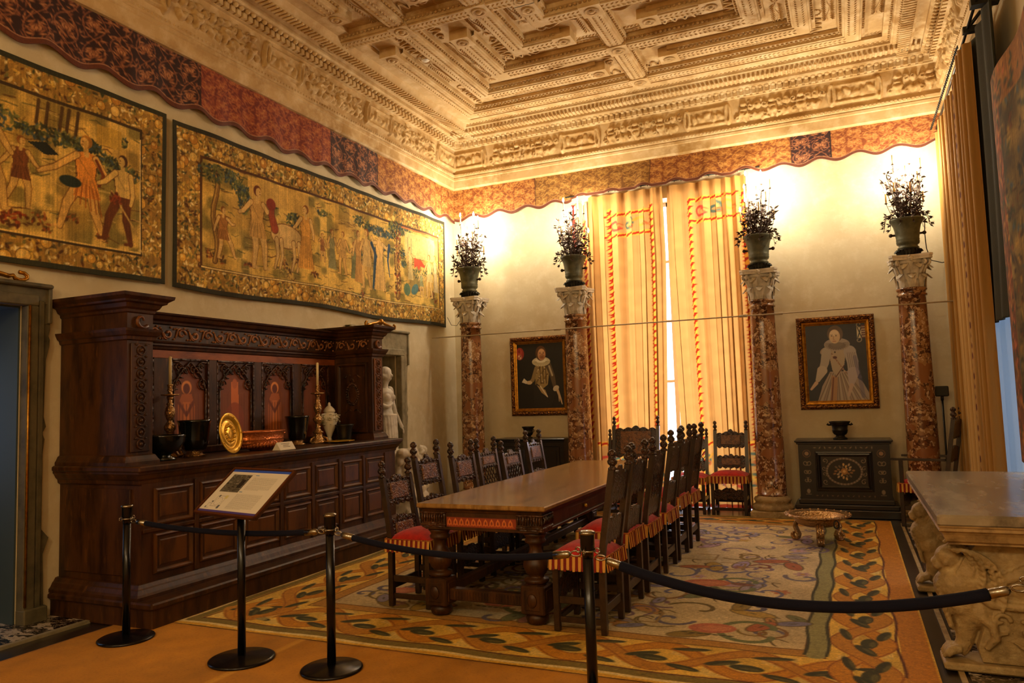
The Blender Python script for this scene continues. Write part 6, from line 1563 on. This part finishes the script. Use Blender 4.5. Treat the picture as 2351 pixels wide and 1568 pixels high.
# ------------------------------------------------------------------ low cabinets under the portraits
def small_cabinet(label, x0, x1, yf, zt, ornate=True):
    y1 = YB-.03 if ornate else YB-.03; t = thing('low_cabinet', label, 'cabinet', ((x0+x1)/2, (yf+y1)/2, 0)); w = x1-x0
    P = lambda n, mb, m='ebony', **k: build(n, mb, M[m], t, world=True, **k)
    mb = MB(); mb.box(x0-.10, x1+.10, yf-.10, y1, 0, .10, 0, .01); mb.box(x0-.07, x1+.07, yf-.07, y1, .10, .16, 0, .01); mb.box(x0-.02, x1+.02, yf-.03, y1, .16, .22, 0, .008); P('base', mb)
    mb = MB(); mb.box(x0, x1, yf, y1, .20, zt-.05); P('carcass', mb)
    mb = MB(); mb.box(x0-.02, x1+.02, yf-.025, y1, zt-.055, zt-.03, 0, .006); mb.box(x0-.04, x1+.04, yf-.05, y1, zt-.03, zt, 0, .008); P('top', mb)
    if ornate:
        hh = zt-.055-.22; cv = Canvas(w, hh, .005, H('17120e')); G = H('8c7c66'); G2 = H('b09a78')
        c = (w/2, hh/2)
        for (u, v) in ((.10, hh-.12), (w-.10, hh-.12)): cv.ell(u, v, .05, .05, H('6a4c34')); cv.ell(u, v, .04, .04, H('1a1410')); cv.ell(u, v, .026, .026, H('9c7c5c'))
        for u in (.10, w-.10):
            for k in range(3):
                z = hh-.24-k*.11; cv.spiral(u-.02, z, .01, .035, k, .9, .007, G); cv.spiral(u+.02, z, .01, .035, PI-k, -.9, .007, G); cv.ell(u, z, .008, .02, H('7c6a48'))
            cv.ell(u, .10, .022, .03, H('8a7a64')); cv.line([(u-.03,.06),(u+.03,.06)], .008, G)
        for k in range(12):
            u = .2+k*(w-.4)/11; cv.ell(u, hh-.045, .018, .007, G, k); cv.ell(u, .045, .014, .006, H('7c5c48'), k)
        gp = grid_obj('inlaid_front', cv, lambda X, Y: (x0+X, yf-.003+0*X, .22+Y), M['ebony_attr'], t, smooth=False)
        mb = MB(); a, b, z0, z1 = x0+.20, x1-.20, .22+.10, zt-.055-.09
        vs = []; fs = []
        for i, d in ((0,0),(.004,.018),(.02,.022),(.03,.010),(.04,.012),(.05,.02),(.06,.008),(.07,.004)):
            for (p, q) in ((a+i, z0+i), (b-i, z0+i), (b-i, z1-i), (a+i, z1-i)): vs.append((p, yf-.003-d, q))
        for k in range(7):
            for j in range(4): fs.append((k*4+j, k*4+(j+1)%4, k*4+4+(j+1)%4, k*4+4+j))
        mb.add(vs, fs); d = P('door', mb)
        cw, ch = b-a-.14, z1-z0-.14; cv = Canvas(cw, ch, .0045, H('15110d')); c = (cw/2, ch/2); R_ = ch*.44
        for k in range(64):
            q = k*2*PI/64; cv.ell(c[0]+R_*1.25*math.cos(q), c[1]+R_*math.sin(q), .013, .013, H('6a5a4c') if k % 2 else H('8c7c6c'))
        cv.ell(*c, R_*1.08, R_*.86, H('120e0b')); 
        for k in range(26): q = k*2.4; rr = R_*.62*math.sqrt(k/26); cv.ell(c[0]+rr*1.2*math.cos(q), c[1]+rr*math.sin(q), .020, .012, (G2, H('8c6438'), H('6c5a44'), H('c8a468'))[k % 4], q)
        cv.ell(*c, .04, .04, H('a8763c')); cv.ell(*c, .018, .018, H('d8b070'))
        for (sx, sy) in ((-1,-1),(1,-1),(-1,1),(1,1)): cv.spiral(c[0]+sx*cw*.42, c[1]+sy*ch*.36, .008, .035, sx, sy*sx*1.0, .007, G); cv.spiral(c[0]+sx*cw*.44, c[1]+sy*ch*.1, .006, .028, sx, -sy*sx*1.0, .006, G)
        grid_obj('inlaid_medallion', cv, lambda X, Y: (a+.07+X, yf-.006+0*X, z0+.07+Y), M['ebony_attr'], d, smooth=False)
    else:
        for k in range(2):
            a = x0+.06+k*(w-.06)/2; b = a+(w-.18)/2; mb = MB(); mb.box(a, b, yf-.015, yf, .28, zt-.12, 0, .008); mb.box(a+.05, b-.05, yf-.022, yf-.01, .33, zt-.17, 0, .008); P('door', mb)
    return t
small_cabinet('black cabinet inlaid with a round floral medallion, under the woman portrait', -.645, .425, 10.50, .975)
small_cabinet('plain dark cabinet behind the left-hand chairs, under the bearded portrait', -5.02, -3.92, 10.55, 1.02, ornate=False)
def mortar(label, x, y, z, s, handle):
    t = thing('bronze_mortar', label, 'mortar', (x, y, z)); mb = MB()
    mb.lathe([(.085*s,0),(.09*s,.015*s),(.06*s,.03*s),(.05*s,.05*s),(.075*s,.065*s),(.09*s,.09*s),(.092*s,.11*s),(.098*s,.115*s),(.09*s,.125*s),(.098*s,.18*s),(.125*s,.215*s),(.13*s,.23*s),(.115*s,.23*s),(.08*s,.12*s)], 26); build('body', mb, M['bronze_dark'], t)
    for s_ in (-1, 1):
        if handle == 'ring' and s_ < 0: continue
        mb = MB()
        if handle == 'ring': mb.tube([(s*(.085+.035*math.sin(q*PI/6)), 0, s*(.15-.035*math.cos(q*PI/6))) for q in range(7)], .007*s, 6)
        else: mb.tube([(s_*s*.09, 0, s*.19), (s_*s*.13, 0, s*.185), (s_*s*.15, 0, s*.20)], [.012*s,.012*s,.018*s], 8)
        build('handle', mb, M['bronze_dark'], t)
    return t
mortar('small dark bronze mortar on top of the inlaid black cabinet', -.13, 10.60, .976, 1.0, 'lug')
mortar('small dark bronze mortar with ring handle on the plain dark cabinet', -4.50, 10.60, 1.021, .78, 'ring')
# ------------------------------------------------------------------ brazier on three scroll feet
t = thing('bronze_brazier', 'low round bronze brazier basin on three scrolled feet on the carpet', 'brazier', (-.38, 8.66, .02))
mb = MB(); mb.lathe([(.05,.16),(.14,.165),(.20,.19),(.235,.235),(.25,.262),(.27,.268),(.33,.278),(.335,.285),(.33,.292),(.27,.285),(.245,.28),(.22,.235),(.18,.205),(.02,.19)], 40); build('basin', mb, M['silver_gold'], t)
mb = MB(); mb.lathe([(.27,.284),(.325,.290),(.328,.296),(.27,.29)], 40, flute=(22, .012), cap=False); 
for k in range(24): a = k*PI/12; mb.ball((.325*math.cos(a), .325*math.sin(a), .288), .014, n=8, k=5)
build('rim', mb, M['silver_gold'], t)
for k in range(3):
    a = -PI/2+.12+k*2*PI/3; ca, sa = math.cos(a), math.sin(a); mb = MB()
    for o in (-.022, 0, .022):
        pts = [(ca*rr-sa*o, sa*rr+ca*o, z) for rr, z in ((.17,.20),(.235,.19),(.255,.14),(.235,.09),(.215,.05))]
        pts += [(ca*(.255-.036*math.cos(q*.7))-sa*o, sa*(.255-.036*math.cos(q*.7))+ca*o, .042-.036*math.sin(q*.7)+.0) for q in range(7)]
        mb.tube(pts, [.018]*5+[.016,.016,.015,.014,.013,.013,.013], 7)
    build('scroll_foot', mb, M['silver_gold'], t)
for s_ in (0, 1):
    a = -.9+PI*s_; mb = MB(); c = (.30*math.cos(a), .30*math.sin(a), .25); mb.tube([(c[0]+.03*math.cos(q*PI/6)*-math.sin(a), c[1]+.03*math.cos(q*PI/6)*math.cos(a), c[2]+.04*math.sin(q*PI/6)-.03) for q in range(13)], .007, 6); build('ring_handle', mb, M['bronze_dark'], t)
# ------------------------------------------------------------------ marble table on griffin supports
T_ = thing('marble_console', 'heavy aged marble table on carved lion supports at the right edge', 'table', (.95, 6.1, 0))
X0_, X1_, Y0_, Y1_, ZT = .41, 1.43, 4.86, 7.35, .90
mb = MB(); mb.box(X0_, X1_, Y0_, Y1_, ZT-.065, ZT, 0, .012); build('table_top', mb, [M['grey_marble']], T_, world=True)
mb = MB(); mb.sweep([(X1_, Y1_-.0), (X0_, Y1_), (X0_, Y0_), (X1_, Y0_)], [(.004,ZT-.06),(.006,ZT-.07),(.012,ZT-.075),(.006,ZT-.09),(.02,ZT-.10),(.03,ZT-.115),(.04,ZT-.15),(.06,ZT-.165),(.06,ZT-.17)]); mb.box(X0_+.055, X1_, Y0_+.055, Y1_-.055, ZT-.17, ZT-.06); build('edge_moulding', mb, M['old_edge'], T_, world=True)
def lion_support(yc, th):
    mb = MB()
    def B(x, z, r_, sx=1, sz=1, dy=0, sy=1): mb.ball((x, yc+dy, z), r_, n=14, k=9, sc=(sx, sy, sz))
    hs = th*.5
    # carved slab with a curved front edge
    poly = [(1.42,.06),(.60,.06),(.58,.14),(.62,.26),(.60,.34),(.52,.42),(.50,.55),(.56,.66),(.62,.73),(1.42,.73)]
    mb.prism(poly, 1, yc-hs*.8, yc+hs*.8)
    # chest, shoulder, belly roll
    for (x, z, r_, sx) in ((.50,.46,.115,1),(.53,.38,.11,1),(.58,.52,.12,1),(.66,.46,.12,1.1),(.60,.33,.10,1),(.78,.50,.11,1.3)): B(x, z, r_, sx, 1, 0, hs/r_*1.02)
    # head: skull, brow, muzzle, jaw, ears
    B(.475,.625,.070, 1.05,1, 0, 1.05); B(.425,.595,.040,1.15,.85,0,1.1); B(.403,.598,.020,1,.8,0,1.5); B(.425,.562,.026,1.3,.55,0,1.1); B(.47,.575,.045,1,.8,0,1.2)
    for s_ in (-1, 1):
        B(.440,.650,.022,1.2,.6,s_*.034); B(.412,.575,.026,1,.9,s_*.024); B(.505,.672,.028,.6,1.1,s_*.055); B(.455,.60,.022,1,1,s_*.052); B(.445,.618,.010,1,1,s_*.045)
    # mane of curled locks
    for ring, (rx, rz, n, L) in enumerate(((.085,.09,15,.035),(.115,.12,19,.042),(.145,.155,22,.046),(.17,.19,24,.05))):
        for k in range(n):
            a = -.5+k*(4.1/(n-1)); cx_, cz_ = .49+rx*math.cos(a)*.9+.02*ring, .61+rz*math.sin(a+.0)-.04*ring
            for s_ in (-1, 0, 1):
                y_ = yc+s_*hs*(.93 if ring else .72)
                if math.cos(a) < -.25 or (s_ == 0 and math.cos(a) > .3): continue
                ox, oz = math.cos(a), math.sin(a)
                mb.tube([(cx_, y_, cz_), (cx_+ox*L*.5-oz*.02, y_+s_*.02, cz_+oz*L*.4-.01), (cx_+ox*L*.7+oz*.015, y_+s_*.018, cz_+oz*L*.6-.035)], [.010,.013,.006], 6)
    for k in range(9):      # chest locks
        z0 = .50-.028*k
        for s_ in (-1, 0, 1): mb.tube([(.415+.012*k*.4, yc+s_*hs*.55, z0), (.400+.014*k*.5, yc+s_*hs*.6, z0-.03), (.415+.016*k*.5, yc+s_*hs*.55, z0-.055)], [.014,.015,.006], 6)
    for s_ in (-1, 1):
        ys_ = yc+s_*(hs*.8+.012)
        # feathered wing sweeping back along the slab
        for k in range(10):
            p = [(.60+.03*k+q*(.62-.02*k), ys_+s_*.008*math.sin(q*3), .47+.018*k+q*.02+(.165-.020*k)*math.sin(q*1.5)*.9) for q in (0,.2,.4,.6,.8,1)]
            mb.tube(p, [.015,.019,.019,.017,.013,.006], 6)
        mb.tube([(.58,ys_,.44),(.66,ys_,.39),(.80,ys_,.38),(.98,ys_,.42),(1.15,ys_,.50),(1.3,ys_,.6)], [.02,.026,.024,.02,.016,.01], 7)
        # scrolling acanthus on the flank
        for (cx_, cz_, r_, f, a0) in ((.70,.30,.050,1,0),(.82,.25,.060,-1,2),(.95,.30,.060,1,1),(.86,.14,.055,1,0),(1.03,.17,.060,-1,2),(1.18,.30,.065,1,0),(1.22,.14,.05,-1,1)):
            mb.tube([(cx_+(r_-.0055*q)*math.cos(a0+q*.6*f), ys_, cz_+(r_-.0055*q)*math.sin(a0+q*.6*f)) for q in range(10)], [.013]*6+[.011]*3+[.014], 6)
            mb.tube([(cx_-r_*1.1, ys_, cz_-r_), (cx_-r_*.4, ys_, cz_-r_*1.5), (cx_+r_*.6, ys_, cz_-r_*1.35)], [.006,.013,.006], 5)
    # foreleg, knee, paw with toes
    mb.tube([(.56,yc,.36),(.545,yc,.29),(.535,yc,.22),(.525,yc,.15),(.505,yc,.11),(.49,yc,.095)], [.095,.080,.058,.046,.044,.042], 14)
    for k in range(4):
        dy = (k-1.5)*.036; mb.tube([(.50,yc+dy*.7,.115),(.45,yc+dy,.105),(.425,yc+dy*1.1,.080)], [.024,.027,.019], 8); mb.ball((.412, yc+dy*1.1, .074), .011, n=6, k=4)
    for s_ in (-1, 1): mb.tube([(.58,yc+s_*hs*.7,.33),(.66,yc+s_*hs*.9,.27),(.67,yc+s_*hs*.9,.20),(.62,yc+s_*hs*.9,.14)], [.03,.028,.026,.016], 8)
    o = remeshed('lion_support', mb, M['old_marble'], T_, .0065, 1)
    mb = MB(); mb.box(.405, 1.42, yc-th*.62, yc+th*.62, 0.014, .058, 0, .01); build('support_plinth', mb, M['old_marble'], T_, world=True)
lion_support(5.10, .20); lion_support(6.90, .20)
# ------------------------------------------------------------------ rope barrier
posts = [(-4.78, 3.836, 'leftmost black rope post, in front of the sideboard plinth'), (-2.975, 3.82, 'middle black rope post with full round base, right of the information stand'), (-1.238, 3.625, 'black rope post in front of the nearest right-hand chair'), (.628, 3.52, 'black rope post at the right edge before the marble table')]
p0 = None; PH = .95; GP = 'black rope posts'
for (x, y, lab) in posts:
    if p0 is None:
        p0 = thing('barrier_post', lab, 'post', (x, y, .012), group=GP)
        mb = MB(); mb.lathe([(.187,0),(.19,.006),(.187,.014),(.175,.02),(.05,.032),(.035,.036)], 48); build('base', mb, M['post'], p0)
        mb = MB(); mb.lathe([(.027,.03),(.027,PH-.13)], 24); build('pole', mb, M['post'], p0)
        mb = MB(); mb.lathe([(.029,PH-.14),(.030,PH-.11),(.036,PH-.10),(.036,PH-.02),(.037,PH-.012),(.002,PH-.010)], 24); build('collar', mb, M['post'], p0)
        mb = MB(); mb.lathe([(.037,PH-.026),(.041,PH-.024),(.041,PH-.014),(.03,PH-.008),(.002,PH-.006)], 24); build('cap', mb, M['steel'], p0)
        mb = MB(); mb.lathe([(.037,PH-.112),(.041,PH-.110),(.041,PH-.104),(.037,PH-.102)], 24)
        build('collar_ring', mb, M['steel'], p0)
        for k in range(4):
            a = k*PI/2; mb = MB(); mb.tube([(.05*math.cos(a)+.013*math.cos(q*PI/5)*math.cos(a), .05*math.sin(a)+.013*math.cos(q*PI/5)*math.sin(a), PH-.105+.013*math.sin(q*PI/5)) for q in range(11)], .004, 6); build('loop', mb, M['steel'], p0)
    else: dup(p0, (x, y, .012), 0, lab)
def rope(a, b, zlo, label, r_=.0185):
    A = Vector((posts[a][0], posts[a][1], PH-.115)); B_ = Vector((posts[b][0], posts[b][1], PH-.115)); d = (B_-A); L = d.length; u = d/L
    t = thing('barrier_rope', label, 'rope', ((A.x+B_.x)/2, (A.y+B_.y)/2, zlo), group='navy velvet ropes')
    def P(s_): q = s_/L; z = A.z-(A.z-zlo)*4*q*(1-q) ; return Vector((A.x+u.x*s_, A.y+u.y*s_, z+.012))
    n = 40; mb = MB(); mb.tube([P(.17+(L-.34)*k/n) for k in range(n+1)], r_, 12); build('rope', mb, M['rope'], t, world=True)
    for s0, s1, f in ((.055, .17, 1), (L-.055, L-.17, -1)):
        mb = MB(); p, q = P(s0+f*.04), P(s1+f*.02); mb.tube([p, p.lerp(q, .15), q], [.009,.019,.021], 12); build('end_ferrule', mb, M['steel'], t, world=True)
        mb = MB(); c = P(s0+f*.012)
        mb.tube([(c.x+.022*math.cos(w_*PI/5)*u.x*1.2, c.y, c.z+.013*math.sin(w_*PI/5)) for w_ in range(11)], .0045, 6); build('snap_hook', mb, M['steel'], t, world=True)
rope(0, 1, .785, 'navy velvet rope between the left post and the middle post')
rope(1, 2, .755, 'navy velvet rope sagging before the near end of the table')
rope(2, 3, .668, 'long thick navy velvet rope sagging across the carpet at right', .025)
# ------------------------------------------------------------------ information stand
S_ = thing('information_stand', 'information panel on a black pole with text, photo and floor plan', 'sign', (-3.65, 3.777, .012))
mb = MB(); mb.lathe([(.205,0),(.208,.006),(.205,.014),(.19,.02),(.05,.03),(.035,.034)], 48); build('base', mb, M['post'], S_)
mb = MB(); mb.lathe([(.0255,.03),(.0255,.93)], 24); build('pole', mb, M['post'], S_)
u = Vector((.675, -.14, 0)).normalized(); hz = Vector((-u.y, u.x, 0)); ang = math.radians(40); v = hz*math.cos(ang)+Vector((0,0,1))*math.sin(ang); nrm = u.cross(v)
BLc = Vector((-4.08, 3.787, .93)); Wd, Hd = .675, .415
def slab(mb, a0, a1, b0, b1, d0, d1):
    vs = [BLc+u*a+v*b+nrm*d for d in (d0, d1) for a, b in ((a0,b0),(a1,b0),(a1,b1),(a0,b1))]; mb.add([tuple(p) for p in vs], [(3,2,1,0),(4,5,6,7),(0,1,5,4),(1,2,6,5),(2,3,7,6),(3,0,4,7)])
mb = MB(); slab(mb, 0, Wd, 0, Hd, -.02, 0); build('board', mb, M['oak'], S_, world=True)
mb = MB(); slab(mb, 0, .014, 0, Hd, 0, .008); slab(mb, Wd-.014, Wd, 0, Hd, 0, .008); slab(mb, 0, Wd, 0, .012, 0, .008); slab(mb, 0, Wd, Hd-.012, Hd, 0, .008); build('frame', mb, mat('brown_metal_frame', H('6a3c20'), .35, metal=.4), S_, world=True)
mb = MB(); slab(mb, Wd*.5-.06, Wd*.5+.06, Hd*.3, Hd*.6, -.04, -.02); build('bracket', mb, M['post'], S_, world=True)
cv = Canvas(Wd-.05, Hd-.035, .0016, H('d8d4cc')); w, h = cv.w, cv.h; r = random.Random(2)
cv.rect(0, w, h-.022, h, H('2a52c8')); cv.rect(0, w, h-.026, h-.022, H('e8e4dc')); cv.rect(0, w, 0, .016, H('4a3c8c'))
rg = np.random.default_rng(1)
cv.rect(.045, .255, h-.205, h-.045, H('5a564c'))
for k in range(160): cv.rect(*(lambda x, y, a, b: (x, min(.255, x+a), y, min(h-.045, y+b)))(r.uniform(.045,.25), r.uniform(h-.205,h-.05), r.uniform(.004,.03), r.uniform(.002,.010)), c=(H('3c3830'), H('847e70'), H('6a655a'), H('2c2822'))[k % 4])
cv.rect(.19, .235, h-.165, h-.09, H('2a2624'))
def para(x, y, w_, n, first=None):
    if first: cv.rect(x, x+first, y, y+.006, H('6a90b8')); y -= .014
    for k in range(n):
        xx = x; ww = w_*(1 if k < n-1 else .6)
        while xx < x+ww: q = r.uniform(.006,.022); cv.rect(xx, min(x+ww, xx+q), y-.003, y, H('a09c92')); xx += q+.003
        y -= .0078
para(.29, h-.05, .26, 15, .04); para(.265, h-.20, .28, 17, .035)
cx_, cy_ = .135, .09
for (a, b, c, d) in ((-.05,-.045,.05,-.042),(-.05,.045,.05,.048),(-.05,-.045,-.047,.045),(.05,-.045,.053,.045),(-.085,-.06,-.05,-.057),(-.085,-.06,-.082,-.02),(-.085,-.02,-.05,-.017)): cv.rect(cx_+a, cx_+c, cy_+b, cy_+d, H('8a8a88'))
for k in range(16): a = k*PI/8; cv.ell(cx_+.035*math.cos(a), cy_+.033*math.sin(a), .0028, .0028, H('6a6a6a'))
cv.rect(.17,.195,.03,.06,H('5a5c66')); cv.rect(.10,.115,.125,.145,H('4c4c50')); cv.rect(.17,.20,.115,.145,H('c8c088')); cv.rect(.07,.085,.08,.092,H('4c4c50')); cv.rect(.04,.055,.03,.045,H('707070'))
def sf(X, Y):
    p = [BLc[i]+u[i]*(.025+X)+v[i]*(.0175+Y)+nrm[i]*.003 for i in range(3)]; return tuple(p)
grid_obj('printed_sheet', cv, sf, M['paper'], S_, smooth=False)
# ------------------------------------------------------------------ small floor spotlight by the side curtain
t = thing('spotlight_stand', 'thin black stand with a square lamp head by the ochre side curtain', 'lamp stand', (1.06, 10.72, 0))
mb = MB(); mb.lathe([(.10,.011),(.10,.02),(.012,.03)], 20); build('base', mb, M['bronze_dark'], t)
mb = MB(); mb.tube([(0,0,.02),(0,0,1.48)], .012, 8); build('pole', mb, M['bronze_dark'], t)
mb = MB(); mb.box(-.075,.075,-.03,.03,1.49,1.62,0,.01); mb.tube([(0,0,1.44),(.0,0,1.5)], .018, 8); build('lamp_head', mb, M['bronze_dark'], t)
